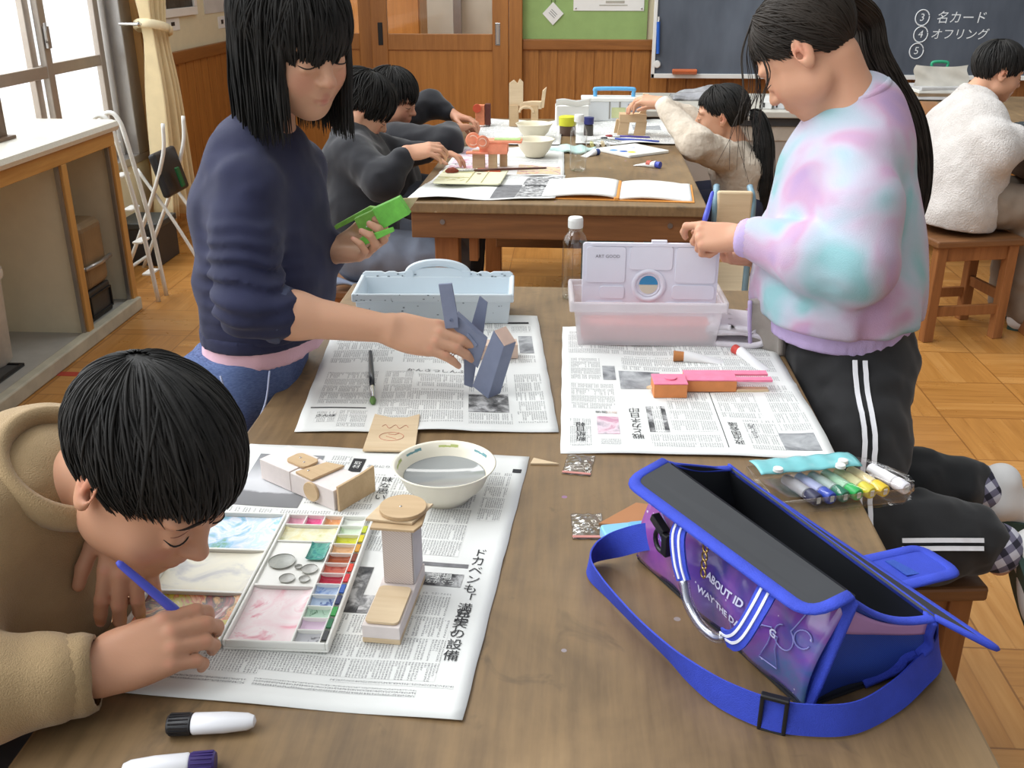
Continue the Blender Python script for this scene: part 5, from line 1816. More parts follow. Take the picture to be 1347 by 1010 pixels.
newspaper('newspaper at the far left of the second table by the dark-haired kids', [(-.43, 3.98), (-.06, 3.97), (-.06, 4.6), (-.42, 4.62)], Z2,
          [(.05, .05, .5, .9, 3), (.55, .05, .95, .5, 3)], [], seed=23, wave=.010)
newspaper('newspaper at the far right of the second table under the white case', [(.0, 4.0), (.40, 4.02), (.41, 4.68), (.0, 4.66)], Z2,
          [(.05, .05, .5, .45, 3), (.55, .05, .95, .5, 4), (.05, .5, .95, .9, 3), (.6, .55, .9, .75, 8)], [], seed=24, wave=.008)

# pale palette card, brush on it, red paint block
t = thing('paint_palette', 'pale yellow flat paint palette at the near edge of the second table', 'palette', (-.335, 3.245, .716), math.radians(-3))
MB().prism(rrect(.215, .235, .008), 0, .006).build('plate', mat('pale_yellow_plastic', srgb(232, 230, 196), .45, var=.05, vs=20), t, bevel=.002)
m = MB().box2((-.002, -.116, .006), (.002, .116, .009))
for y in (-.04, .045):
    m.box2((-.104, y - .002, .006), (-.003, y + .002, .0085))
m.box2((.045, -.116, .006), (.048, .116, .0085))
m.build('divider', mat('pale_yellow_plastic_edge', srgb(222, 216, 170), .45), t, bevel=.001)
MB().box2((.004, .07, .0062), (.085, .112, .009)).build('red_paint', mat('red_paint_pan', srgb(196, 84, 50), .5, var=.15, vs=40), t, bevel=.001)
MB().lathe([(.008, .0066), (.0, .0068)], 14, (.02, .03, 0)).build('dark_blot', mat('blot', srgb(90, 50, 40), .6), t)
m = MB()
for i in range(7):
    m.box((-.09 + .012 * i, -.08 + .02 * (i % 3), .0064), (.03, .002, .0006), rotm(0, 0, .2 * i))
m.build('smear', mat('olive_smear', srgb(206, 196, 120), .6), t)
brush('dark brush with a fanned brown tip lying across the pale yellow palette', (-.095, 3.36, .728), (-.427, 3.285, .7275), wood('dark_handle', srgb(66, 36, 28), srgb(96, 54, 40), axis=0), mat('brown_bristle', srgb(136, 66, 48), .9, var=.2, vs=200), .0045, .05, .045, 2.6)

# toys on the second table
M_SALM = mat('salmon_paint', srgb(240, 150, 118), .6, var=.16, vs=26)
t = thing('box_toy', 'salmon orange box toy with round wheels standing on the second table', 'toy', (-.298, 3.46, .7065))
for x0, x1, y in ((-.055, -.012, -.012), (.0, .03, -.012), (.036, .062, .03)):
    MB().box2((x0, y, 0), (x1, y + .02, .062)).build('leg_box', M_PLY, t, bevel=.001)
MB().box2((-.03, -.016, .050), (.066, .05, .088)).build('body_box', M_SALM, t, bevel=.002)
MB().box2((-.075, -.03, .052), (.0, .0, .058)).build('side_plate', M_SALM, t, bevel=.001)
for x, z in ((-.05, .098), (-.018, .092)):
    MB().prism(disc(.026 if x < -.03 else .022), -.004, .004, rotm(math.pi / 2, 0, .25), (x, -.022, z)).build('wheel', M_SALM, t, bevel=.001)
    MB().tube([(x + (.016 if x < -.03 else .013) * math.cos(a), -.0275, z + (.016 if x < -.03 else .013) * math.sin(a)) for a in np.linspace(0, 6.28, 22)], .0016, 6).build('ring', mat('pale_ring', srgb(244, 206, 184), .6), t)
MB().box2((-.02, -.02, .088), (.115, .045, .096)).build('top_board', M_SALM, t, bevel=.001)
MB().box2((.02, -.01, .0962), (.11, .03, .099)).build('green_patch', mat('green_patch', srgb(170, 196, 130), .6, var=.2, vs=40), t)
t = thing('box_toy', 'tall unpainted chair-shaped wooden toy at the far left of the second table', 'toy', (-.215, 4.44, .708))
MB().box2((-.075, -.02, 0), (-.035, .02, .09)).build('leg_box', M_PLY, t, bevel=.001)
MB().box2((.02, -.02, 0), (.05, .02, .09)).build('leg_box', M_PLY, t, bevel=.001)
MB().prism([(-.075, .085), (-.015, .085), (-.015, .185), (-.03, .20), (-.04, .18), (-.055, .195), (-.075, .18)], -.012, .0, RX, (0, -.012, 0)).build('back_board', M_BALSA, t, bevel=.001)
MB().prism([(-.035, .075), (.065, .075), (.065, .105), (.02, .105), (-.02, .10)], -.04, .0, RX, (0, -.016, 0)).build('seat_board', M_BALSA, t, bevel=.001)
MB().prism([(.06, .08), (.075, .08), (.085, .165), (.068, .15)], -.03, .0, RX, (0, -.016, 0)).build('arm_board', M_BALSA, t, bevel=.001)
MB().tube([(-.0 + .03 * math.cos(a), -.02, .06 + .025 * math.sin(a)) for a in np.linspace(0, math.pi, 16)], .005, 8).build('arch', M_BALSA, t, smooth=True)
t = thing('box_toy', 'unpainted four-legged wooden toy beside the white case, touched by the girl in the knit sweater', 'toy', (.225, 4.24, .7045))
for x0, x1, y in ((-.062, -.035, .02), (-.05, -.005, -.03), (.018, .065, -.03), (.03, .05, .03)):
    MB().prism([(x0 - .006, 0), (x1 - .006, 0), (x1, .06), (x0 + .004, .06)], -.022, 0, RX, (0, y, 0)).build('leg_box', M_PLY, t, bevel=.001)
MB().box2((-.048, -.034, .056), (.062, .036, .088)).build('body_box', M_PLY, t, bevel=.001)
MB().prism([(.03, .085), (.06, .085), (.07, .165), (.045, .168), (.04, .10)], -.02, 0, RX, (0, -.01, 0)).build('neck_board', M_BALSA, t, bevel=.001)

bowl('cream bowl standing nearer on the second table beside the plastic bottle', (-.148, 3.70, .7075), .072, .062, False, False, M_BOWL2)
bowl('cream bowl standing farther back on the second table, behind the other cream bowl', (-.168, 4.10, .7105), .074, .058, False, False, M_BOWL2)
pet_bottle('clear plastic bottle with a white cap standing in the middle of the second table', (.010, 3.47, .7004), 1.12)

# open notebook with orange covers
t = thing('open_notebook', 'open notebook with orange covers at the near edge of the second table', 'notebook', (.135, 3.115, .7004), math.radians(-4))
M_COV = mat('orange_cover', srgb(222, 150, 70), .5, var=.05)
for s in (-1, 1):
    MB().box2((min(0, s * .232), -.125, 0), (max(0, s * .232), .135, .003)).build('cover', M_COV, t, bevel=.001)
    MB().grid(lambda u, v, s=s: (s * (.003 + .222 * u), -.118 + .25 * v + .006 * u * s, .0035 + .011 * math.sin(min(1, u * 1.15) * math.pi) ** .7 * (1 - .5 * u) + .002), 24, 6, 0, .006).build('pages', M_PAPER, t, smooth=True)
MB().box2((-.008, -.125, .0), (.008, .135, .011)).build('spine', M_COV, t, bevel=.003)
m = MB()
for i in range(8):
    for j in range(3):
        u, v = .15 + .2 * j + .03 * (i % 2), .15 + .09 * i
        m.box((-(.003 + .222 * u), -.118 + .25 * v, .0175 - .006 * abs(u - .45)), (.022, .004, .0008))
m.build('faint_writing', mat('pencil_grey', srgb(190, 190, 188), .8), t)

# small stuff
paint_tube('glue tube with a blue cap and red end lying right of the open notebook', (.296, 3.525, .712), (.215, 3.585, .710), M_TUBEW, mat('blue_cap', srgb(66, 78, 178), .4), .0125, mat('red_band', srgb(186, 86, 70), .5))
t = thing('paint_palette', 'white paint palette with blue and yellow dabs lying in the middle of the second table', 'palette', (.215, 3.86, .7004), math.radians(38))
MB().prism(rrect(.20, .20, .008), 0, .010).build('plate', M_PAL, t, bevel=.002)
for x, y, c in ((-.06, -.02, (60, 110, 190)), (-.045, -.05, (210, 214, 80)), (-.075, .02, (90, 150, 210)), (.02, .03, (200, 206, 226))):
    MB().lathe([(.016, .0101), (.012, .0116), (0, .012)], 14, (x, y, 0), None).build('paint_dab', mat('dab_%d' % c[0], srgb(*c), .4), t, smooth=True)
brush('blue paintbrush lying beside the white palette on the second table', (.33, 4.03, .7135), (.10, 4.10, .7135), mat('blue_handle', srgb(60, 76, 160), .4), M_BLKH, .005, .03, .03)
brush('second blue paintbrush just behind the other one on the second table', (.30, 4.13, .7135), (.12, 4.16, .7135), mat('indigo_handle', srgb(70, 60, 140), .4), mat('red_bristle', srgb(150, 60, 60), .8), .0045, .03, .03)
t = thing('cloth', 'folded pale teal cloth behind the plastic bottle on the second table', 'cloth', (-.012, 3.86, .7004), math.radians(-20))
MB().grid(lambda u, v: (-.075 + .15 * u, -.06 + .12 * v, .010 + .012 * math.sin(u * 3.1) * math.sin(v * 3.1) + .004 * math.sin(u * 14 + v * 6)), 24, 18, 0, .009).build('folds', mat('teal_cloth', srgb(186, 214, 208), .9, var=.08, vs=30), t, smooth=True)
t = thing('paint_pot', 'small paint pot with a yellow-green rim on the second table', 'pot', (-.035, 4.25, .7004))
MB().lathe([(0, 0), (.032, 0), (.034, .05), (.036, .052), (.036, .058), (.031, .058), (.03, .05), (0, .045)], 24).build('body', mat('brown_pot', srgb(90, 70, 60), .5), t, smooth='auto')
MB().lathe([(.0365, .04), (.0375, .075), (.03, .078), (0, .076)], 24).build('lid', mat('yellow_green', srgb(206, 206, 50), .5), t, smooth='auto')
t = thing('paint_jar', 'small dark blue capped jar beside the yellow-green paint pot', 'jar', (.052, 4.22, .7004))
MB().lathe([(0, 0), (.02, 0), (.02, .045), (.014, .05)], 20).build('body', mat('dark_jar', srgb(70, 66, 60), .3), t, smooth='auto')
MB().lathe([(.02, .05), (.021, .054), (.021, .078), (0, .08)], 20).build('cap', mat('navy_cap', srgb(44, 48, 110), .4), t, smooth='auto')
t = thing('tissue_box', 'white open paper box at the far end of the second table', 'box', (-.02, 4.52, .7004), math.radians(6))
MB().box2((-.07, -.045, 0), (.07, .045, .09)).build('body', M_PAPER, t, bevel=.002)
MB().grid(lambda u, v: (-.075 + .15 * u, -.046 - .02 * math.sin(v * 1.5), .09 + .03 * v + .004 * math.sin(u * 8)), 12, 4, 0, .001).build('flap', M_PAPER, t, smooth=True)
paint_tube('paint tube with a dark cap lying on the teal cloth edge of the second table', (.085, 3.79, .711), (.03, 3.74, .710), M_TUBEW, mat('navy_cap2', srgb(50, 70, 130), .4), .013)
t = thing('zip_bag', 'clear bag of white and yellow tubes in front of the four-legged toy', 'bag', (.105, 3.98, .7004), .3)
MB().grid(lambda u, v: (-.07 + .14 * u, -.04 + .08 * v, .016 + .010 * math.sin(u * 3.1) * math.sin(v * 3.1) + .004 * math.sin(u * 19 + v * 13)), 18, 12).build('film', M_FILM, t, smooth=True)
for i, c in enumerate(((226, 222, 150), (226, 226, 226), (226, 206, 170), (206, 210, 214))):
    MB().tube([(-.05 + .022 * i, -.025, .009), (-.035 + .022 * i, .03, .009)], .008, 10).build('tube', mat('bagged_tube_%d' % i, srgb(*c), .4), t, smooth='auto')

# white case with blue handle
t = thing('paint_box', 'white plastic case with a light blue handle at the far end of the second table', 'paint box', (.168, 4.655, .709), math.radians(1))
MB().box2((-.142, -.05, 0), (.142, .05, .095)).build('body', milky('case_milk', srgb(226, 230, 232), .86), t, bevel=.006)
MB().box2((-.148, -.055, .085), (.148, .055, .102)).build('lid', M_WHITE, t, bevel=.004)
MB().box2((-.024, -.0515, .01), (-.018, -.0502, .085)).box2((.02, -.0515, .01), (.028, -.0502, .085)).build('seam', mat('grey_seam', srgb(150, 146, 140), .6), t)
MB().box2((-.012, -.0525, .015), (.05, -.0505, .06)).build('label', mat('olive_label', srgb(196, 200, 150), .6), t)
MB().box2((.06, -.0525, .03), (.12, -.0505, .075)).build('label', mat('grey_label', srgb(120, 128, 140), .6), t)
MB().tube(spline([(-.085, 0, .098), (-.085, 0, .125), (-.075, 0, .135), (.075, 0, .135), (.085, 0, .125), (.085, 0, .098)], 40), .009, 10).build('handle', mat('sky_handle', srgb(96, 166, 214), .4), t, smooth=True)
# painted thing held by the far boy
t = thing('box_toy', 'reddish brown and orange toy block in the hands of the farthest dark-haired child', 'toy', (-.415, 4.42, .7145))
MB().box2((-.02, -.015, 0), (.02, .015, .085)).build('block', mat('orange_wood', srgb(214, 130, 92), .6, var=.15, vs=40), t, bevel=.002)
MB().box2((.022, -.015, 0), (.045, .015, .09)).build('dark_board', mat('red_brown', srgb(90, 44, 34), .6), t, bevel=.002)
MB().prism(disc(.018), -.004, .004, RX, (-.012, -.02, .072)).build('wheel', mat('red_orange', srgb(206, 84, 54), .6), t, bevel=.001)

# ================================================================ teacher's bench at the back and what stands on it
t = thing('lab_bench', 'long grey-topped bench with a pale front below the chalkboard', 'bench', (.95, 5.38, 0))
MB().box2((-.65, -.38, .675), (.73, .38, .705)).build('worktop', mat('grey_worktop', srgb(186, 182, 172), .4, var=.05), t, bevel=.004)
MB().box2((-.62, -.33, 0), (.7, .35, .64)).build('cabinet', mat('bench_front', srgb(176, 166, 156), .6, var=.03), t, bevel=.004)
MB().box2((-.63, -.35, .635), (.71, .36, .677)).build('dark_gap', mat('dark_gap', srgb(62, 62, 64), .6), t)
MB().box2((-.62, -.336, .56), (.7, -.328, .63)).build('drawer_rail', mat('bench_rail', srgb(196, 186, 172), .5), t, bevel=.003)
t = thing('plastic_pack', 'crumpled grey plastic wrapped pack lying on the back bench', 'pack', (.70, 5.5, .7054))
MB().grid(lambda u, v: (-.2 + .4 * u, -.1 + .2 * v, .012 + .05 * math.sin(u * 3.1) * math.sin(v * 3.1) + .010 * math.sin(u * 17 + v * 9) * math.sin(v * 13)), 40, 24, 0, .012).build('wrap', mat('grey_film', srgb(156, 156, 160), .22, .15, var=.25, vs=18), t, smooth=True)
for i in range(7):
    o = thing('folder', 'slim white and grey folder lying in the row on the back bench', 'folder', (.96 + .062 * i, 5.22, .7054), math.radians(-14), 'slim folders on the back bench')
    MB().box2((-.026, -.13, 0), (.024, .15, .035 + .006 * (i % 3))).build('cover', mat('folder_%d' % (i % 3), srgb(*((210, 210, 208), (186, 188, 190), (226, 226, 222))[i % 3]), .5), o, bevel=.003)
    MB().box2((-.018, -.132, .008), (-.010, -.129, .03)).build('spine_label', M_BLACK, o)
t = thing('book_stack', 'low stack of papers and books under the white cloth bag', 'papers', (1.93, 5.62, .7054))
for i in range(4):
    MB().box((.004 * (i % 2), .004 * i, .008 + .0161 * i), (.3, .22, .0155), rotm(0, 0, .05 * (i - 1.5))).build('book', mat('stack_%d' % i, srgb(*((206, 206, 206), (140, 120, 96), (222, 222, 216), (186, 186, 186))[i]), .6), t, bevel=.002)
t = thing('cloth_bag', 'white cloth case with a green handle on the bench below the chalk writing', 'bag', (1.90, 5.62, .7706))
MB().grid(lambda u, v: (-.135 + .27 * u + .01 * math.sin(v * 6), -.05 + .012 * math.sin(u * 9 + v * 4), .001 + .105 * v - .010 * math.sin(u * 3.14)), 28, 14, 0, -.09).build('body', mat('canvas_white', srgb(208, 204, 194), .9, var=.06, vs=16), t, smooth='auto', bevel=.01)
MB().tube(spline([(-.04, -.005, .09), (-.035, -.005, .115), (.035, -.005, .115), (.04, -.005, .09)], 24), .008, 8).build('handle', mat('green_handle', srgb(46, 150, 110), .5), t, smooth=True)
t = thing('plank', 'reddish wooden plank lying on the near left end of the boy\'s table', 'plank', (1.70, 5.05, .7004), math.radians(75))
MB().box2((-.25, -.04, 0), (.25, .04, .024)).build('board', M_RAIL, t, bevel=.003)
t = thing('paper_stack', 'loose papers and a dark folder on the table by the boy in white', 'papers', (1.98, 4.5, .7004))
for i in range(3):
    MB().box((.01 * i, -.02 * i, .004 + .0081 * i), (.3, .21, .008), rotm(0, 0, .2 * i - .1)).build('sheet', [M_PAPER, mat('dark_folder', srgb(60, 60, 64), .5), M_PAPER][i], t, bevel=.001)

# stools and chairs
make_stool('wooden stool carrying the boy in white fleece', (1.50, 3.90, 0), math.radians(12), .36, .30, .405)
make_stool('wooden bench stool carrying the dark-sleeved child behind the girl in navy', (-.68, 3.24, 0), 0, .40, .32, .372)
make_stool('wooden stool under the knees of the girl in pastel', (.565, 1.60, 0), math.radians(6), .27, .30, .385)
make_stool('wooden stool of the girl in the knit sweater beside the second table', (.68, 4.06, 0), 0, .34, .30, .368)
make_stool('wooden stool carrying the farthest dark-haired child', (-.72, 4.05, 0), 0, .36, .30, .372)
t = thing('school_chair', 'wooden chair with pale blue metal frame tucked at the corner of the second table', 'chair', (.48, 3.16, 0))
M_BF = mat('blue_grey_tube', srgb(120, 150, 166), .4, .1)
for s in (-1, 1):
    MB().tube(spline([(s * .055, -.15, 0), (s * .055, -.15, .40), (s * .055, -.15, .60), (s * .055, -.145, .70), (s * .05, -.10, .735)], 24), .010, 8).build('frame_tube', M_BF, t, smooth=True)
    MB().rod((s * .055, .17, 0), (s * .055, .17, .40), .010).rod((s * .055, -.15, .39), (s * .055, .17, .39), .009).build('leg', M_BF, t, smooth='auto')
MB().box2((-.052, -.16, .58), (.052, -.135, .73)).build('backrest', M_BALSA, t, bevel=.006)
MB().box2((-.10, -.14, .40), (.10, .19, .418)).build('seat', M_BALSA, t, bevel=.005)
t = thing('storage_bin', 'teal plastic bin on a low shelf under the second table', 'bin', (.22, 3.42, 0))
MB().box2((-.19, -.12, .28), (.10, .12, .52)).build('body', mat('teal_bin', srgb(54, 104, 120), .5), t, bevel=.01)
MB().box2((-.2, -.13, .49), (.11, .13, .53)).build('rim', mat('teal_rim', srgb(76, 128, 142), .5), t, bevel=.006)
for s in (-.17, .08):
    MB().box2((s - .012, -.1, 0), (s + .012, .1, .28)).build('stand', M_BLACK, t)

# ================================================================ people
def head_axes(yaw, pitch, roll):
    """columns: right, forward, up of a head (yaw from +x, pitch downward)"""
    y, p, r = map(math.radians, (yaw, pitch, roll))
    f = V3(math.cos(y) * math.cos(p), math.sin(y) * math.cos(p), -math.sin(p))
    r0 = V3(math.sin(y), -math.cos(y), 0)
    u0 = np.cross(r0, f)
    r_ = r0 * math.cos(r) + u0 * math.sin(r)
    return np.stack([r_, f, np.cross(r_, f)], 1)


def skin_mat():
    t = NT('skin')
    a = t.n('ShaderNodeAttribute')
    a.attribute_name = 'tint'
    n = t.noise(t.map(), 34, 4)
    c = t.mix(t.math('MULTIPLY', n, .10), a.outputs['Color'], srgb(186, 120, 96))
    t.set(Base_Color=c, Roughness=.52)
    t.b.inputs['Specular IOR Level'].default_value = .35
    t.b.inputs['Subsurface Weight'].default_value = .12
    t.b.inputs['Subsurface Radius'].default_value = (.012, .004, .002)
    t.b.inputs['Subsurface Scale'].default_value = .6
    t.bump(t.noise(t.map(), 420, 2), .05, .001)
    return t.m


M_SKIN = skin_mat()


def hair_mat(name, lo, hi):
    t = NT(name)
    n = t.noise(t.map((1, 1, 1)), 26, 3)
    t.set(Base_Color=t.ramp(n, [(.3, lo), (.7, hi)]), Roughness=.6)
    t.b.inputs['Specular IOR Level'].default_value = .2
    t.bump(t.noise(t.map(), 300, 2), .15, .002)
    return t.m


M_HAIR = hair_mat('black_hair', (.009, .0088, .0085), (.026, .024, .022))
M_HAIRB = hair_mat('dark_brown_hair', (.016, .012, .009), (.034, .026, .020))
M_LASH = mat('lash_black', (.012, .010, .009), .7)
M_BROW = mat('brow_hair', srgb(52, 40, 34), .8, var=.2, vs=300)


class Body:
    """skin surface of one person plus helpers that hang hair, brows and clothes on it"""
    def __init__(s, label, base, skin=(205, 156, 126)):
        s.S = SDF()
        s.root = thing('person', label, 'person', base)
        s.base_col = np.array(srgb(*skin))
        s.tints = []

    # ---- head
    def head(s, C, ang, sc=.95, neck=None, neck_r=.045, ears=True):
        s.C, s.M, s.s = V3(*C), head_axes(*ang), sc
        L = s.L
        S = s.S
        S.ell(L(0, -.012, .032), V3(.0725, .093, .079) * sc, s.M, .03)
        S.ell(L(0, .030, -.028), V3(.061, .060, .074) * sc, s.M, .035)
        S.ell(L(0, .052, -.075), V3(.036, .032, .030) * sc, s.M, .03)
        S.ell(L(0, .066, -.090), V3(.020, .017, .016) * sc, s.M, .02)
        for q in (-1, 1):
            S.ell(L(q * .036, .055, -.036), V3(.027, .027, .028) * sc, s.M, .02)
            S.ell(L(q * .048, .012, -.060), V3(.018, .028, .026) * sc, s.M, .025)
            S.ell(L(q * .030, .074, .022), V3(.022, .014, .008) * sc, s.M, .014)
            S.ell(L(q * .031, .098, .004), V3(.015, .017, .010) * sc, s.M, .012, -1)
            S.ell(L(q * .031, .0745, .001), V3(.0155, .0135, .0105) * sc, s.M, .004)
            S.ell(L(q * .031, .0855, -.010), V3(.014, .006, .006) * sc, s.M, .008)
        S.cap(L(0, .082, .012), L(0, .102, -.026), .0065 * sc, .0095 * sc, .010)
        S.ell(L(0, .104, -.029), V3(.0105, .0095, .0085) * sc, s.M, .008)
        for q in (-1, 1):
            S.ell(L(q * .0105, .095, -.032), V3(.0075, .0085, .0068) * sc, s.M, .005)
        for q in (-1, 1):
            S.ell(L(q * .0055, .1, -.0385), V3(.0032, .0045, .003) * sc, s.M, .003, -1)
        S.ell(L(0, .084, -.054), V3(.020, .012, .012) * sc, s.M, .012)
        S.ell(L(0, .0905, -.0575), V3(.0185, .0078, .0048) * sc, s.M, .004)
        S.ell(L(0, .0885, -.0668), V3(.0165, .0078, .0058) * sc, s.M, .004)
        S.ell(L(0, .0985, -.0617), V3(.021, .006, .0012) * sc, s.M, .0025, -1)
        if ears:
            for q in (-1, 1):
                tilt = s.M @ rotm(.15, 0, q * -.42)
                S.ell(L(q * .077, -.012, -.002), V3(.0065, .0185, .030) * sc, tilt, .006)
                S.ell(L(q * .0755, -.007, -.026), V3(.006, .010, .011) * sc, tilt, .006)
                S.ell(L(q * .0825, -.009, .003), V3(.0042, .0115, .019) * sc, tilt, .004, -1)
                S.ell(L(q * .079, -.004, -.006), V3(.0055, .006, .008) * sc, tilt, .003, -1)
                S.ell(L(q * .080, -.012, .003), V3(.0028, .0042, .016) * sc, tilt, .004)
                s.tints.append((L(q * .08, -.01, 0), .022 * sc, srgb(206, 128, 104), .55))
        if neck is not None:
            S.cap(L(0, -.030, -.045), V3(*neck), neck_r * sc, neck_r * 1.10 * sc, .014)
        s.tints += [(L(0, .094, -.058), .011 * sc, srgb(188, 110, 100), .6), (L(0, .094, -.067), .010 * sc, srgb(196, 116, 106), .6),
                    (L(.013, .09, -.062), .008 * sc, srgb(188, 110, 100), .5), (L(-.013, .09, -.062), .008 * sc, srgb(188, 110, 100), .5)]
        for q in (-1, 1):
            s.tints.append((L(q * .038, .08, -.034), .026 * sc, srgb(212, 140, 118), .45))
        s.tints.append((L(0, .108, -.03), .014 * sc, srgb(212, 140, 118), .35))
        return s

    def L(s, r, f, u):
        return s.C + s.M @ (V3(r, f, u) * s.s)

    def face_at(s, r, u, lift=.0):
        """point of the face surface in front of head coordinates (r,u)"""
        f = np.linspace(.135, .02, 230)
        P = np.array([s.L(r, x, u) for x in f])
        d = s.S.eval(P)
        i = int(np.argmax(d < 0))
        return P[i] + s.M[:, 1] * lift * s.s

    def brows_lashes(s, brow=True, lash_u=-.0042):
        for q in (-1, 1):
            pts = [s.face_at(q * (.031 + .0135 * t), lash_u - .0022 * (1 - t * t) - .0012 * (t if t > 0 else 0), .0003) for t in np.linspace(-1, 1.08, 12)]
            MB().tube(pts, [.0003] + [.0011 * s.s] * 10 + [.0005], 6).build('eyelashes', M_LASH, s.root, smooth=True, world=True)
            crease = [s.face_at(q * (.031 + .013 * t), .0062 - .0035 * t * t, .0) for t in np.linspace(-.9, 1, 9)]
            MB().tube(crease, .00045, 5).build('eyelid_crease', mat('lid_crease', srgb(150, 100, 80), .7), s.root, smooth=True, world=True)
            if brow:
                pts = [s.face_at(q * (.030 + .0185 * t), .0235 + .0030 * (1 - t * t) - .002 * t, .0) for t in np.linspace(-1, 1, 12)]
                MB().tube(pts, [.0012, .0018, .0022, .0024, .0024, .0023, .0021, .0019, .0016, .0013, .0009, .0004], 6, flat=.55, up=s.M[:, 2]).build('eyebrow', M_BROW, s.root, smooth=True, world=True)
            # nostrils stay shaded by the mesh itself
        return s

    # ---- limbs
    def arm(s, sh, el, wr, r=(.040, .033, .021), k=.02):
        sh, el, wr = V3(*sh), V3(*el), V3(*wr)
        s.S.cap(sh, el, r[0], r[1], k)
        mid = el + (wr - el) * .3
        s.S.cap(el, mid, r[1], r[1] * .98, k)
        s.S.cap(mid, wr, r[1] * .98, r[2], k)
        return s

    def hand(s, w, d, n, left, hs=.8, curls=((20, 30, 20),) * 4, thumb=(35, 25, 20), spread=(6, 1, -4, -10), tdir=None, nails=True):
        """w wrist, d towards the knuckles, n out of the back of the hand; curls in degrees per joint, index..little"""
        w, d = V3(*w), V3(*d)
        d = d / np.linalg.norm(d)
        n = V3(*n)
        n = n - d * (n @ d)
        n /= np.linalg.norm(n)
        th = np.cross(d, n) if left else np.cross(n, d)
        S = s.S
        Q = lambda a, b, c: w + (d * a + th * b + n * c) * hs
        kn = [(.087, .0265, 0), (.091, .0085, .002), (.087, -.0095, .001), (.079, -.026, -.003)]
        ln = [(.040, .024, .020), (.044, .027, .021), (.041, .025, .020), (.032, .019, .018)]
        rr = [.0092, .0094, .0088, .0078]
        # palm
        for i, (a, b, c) in enumerate(kn):
            S.cap(Q(.008, b * .55, -.001), Q(a, b, c - .003), .0165 * hs, (.0112 if i < 3 else .0102) * hs, .012 * hs)
        S.ell(Q(.038, .022, -.010), V3(.026, .015, .015) * hs, np.stack([d, th, n], 1), .014 * hs)
        S.ell(Q(.045, -.022, -.009), V3(.032, .012, .013) * hs, np.stack([d, th, n], 1), .014 * hs)
        s.fing = []
        for i in range(4):
            p = Q(*kn[i])
            a = math.radians(spread[i])
            dir0 = d * math.cos(a) + th * math.sin(a)
            tot = 0
            pts = [p]
            for L_, c in zip(ln[i], curls[i]):
                tot += math.radians(c)
                p = p + (dir0 * math.cos(tot) - n * math.sin(tot)) * L_ * hs
                pts.append(p)
            r = rr[i] * hs
            S.cap(pts[0], pts[1], r * 1.08, r, .004 * hs)
            S.cap(pts[1], pts[2], r * 1.02, r * .94, .003 * hs)
            S.cap(pts[2], pts[3], r * .95, r * .80, .003 * hs)
            s.fing.append((pts, r))
            last = (pts[3] - pts[2]) / np.linalg.norm(pts[3] - pts[2])
            tot_n = n * math.cos(tot) + dir0 * math.sin(tot)
            s.tints.append((pts[3] + last * r * .3, .008 * hs, srgb(214, 140, 120), .5))
            if nails:
                s.tints.append((pts[3] + tot_n * r * .75, .0052 * hs, srgb(226, 172, 160), .8))
            for q in pts[:2]:
                s.tints.append((q + n * r, .008 * hs, srgb(206, 134, 110), .35))
        base = Q(.022, .024, -.010)
        a1, a2, a3 = map(math.radians, thumb)
        t0 = d * math.cos(a1) * .85 + th * math.sin(a1 + .25) - n * .35
        if tdir is not None:
            t0 = d * tdir[0] + th * tdir[1] + n * tdir[2]
        t0 /= np.linalg.norm(t0)
        j1 = base + t0 * .040 * hs
        t1 = t0 * math.cos(a2) + (d * .8 - th * .5 - n * .3) * math.sin(a2)
        t1 /= np.linalg.norm(t1)
        j2 = j1 + t1 * .031 * hs
        t2 = t1 * math.cos(a3) + (d * .6 - th * .7 - n * .3) * math.sin(a3)
        t2 /= np.linalg.norm(t2)
        j3 = j2 + t2 * .024 * hs
        S.cap(base, j1, .0150 * hs, .0108 * hs, .010 * hs)
        S.cap(j1, j2, .0108 * hs, .0100 * hs, .004 * hs)
        S.cap(j2, j3, .0100 * hs, .0082 * hs, .003 * hs)
        s.thumb = [base, j1, j2, j3]
        return s

    def finish(s, h=.003, smooth=2):
        v, f = s.S.mesh(h)
        v = relax(v, f, smooth, .4)
        col = np.tile(s.base_col, (len(v), 1))
        for c, r, t, k in s.tints:
            w = np.clip(1 - ((v - c) ** 2).sum(1) / (r * r), 0, 1)[:, None] ** 1.0 * k
            col = col * (1 - w) + np.array(t) * w
        s.skin = mesh_obj('body', v, f, M_SKIN, s.root, col)
        return s

    # ---- clothes
    def cloth(s, name, S, m, h=.006, disp=None, smooth=2, parent=None, clip=None):
        v, f = S.mesh(h, disp, clip=clip)
        v = relax(v, f, smooth, .45)
        o = mesh_obj(name, v, f, m, parent or s.root)
        if parent is not None:
            o.location = (0, 0, 0)
        return o

    def ring(s, name, c, d, r, wid, m, parent=None, flat=1.0, up=(0, 0, 1), rib=0.0, n=40, bulge=.0):
        """knitted band around a limb: c centre, d axis"""
        R = frame_z(d, up)
        prof = [(-.5, -.004), (-.5, 0), (-.25, .002 + bulge), (.25, .002 + bulge), (.5, 0), (.5, -.004)]
        mb = MB()
        v = []
        for z, dr in prof:
            for j, a in enumerate(np.linspace(0, 2 * math.pi, n, endpoint=False)):
                q = r + dr + (rib if j % 2 else 0)
                v.append(V3(*c) + R @ V3(q * math.cos(a), q * flat * math.sin(a), z * wid))
        k = len(prof)
        mb.add(v, [(i * n + j, i * n + (j + 1) % n, (i + 1) * n + (j + 1) % n, (i + 1) * n + j) for i in range(k - 1) for j in range(n)])
        return mb.build(name, m, parent or s.root, smooth=True, world=parent is None)

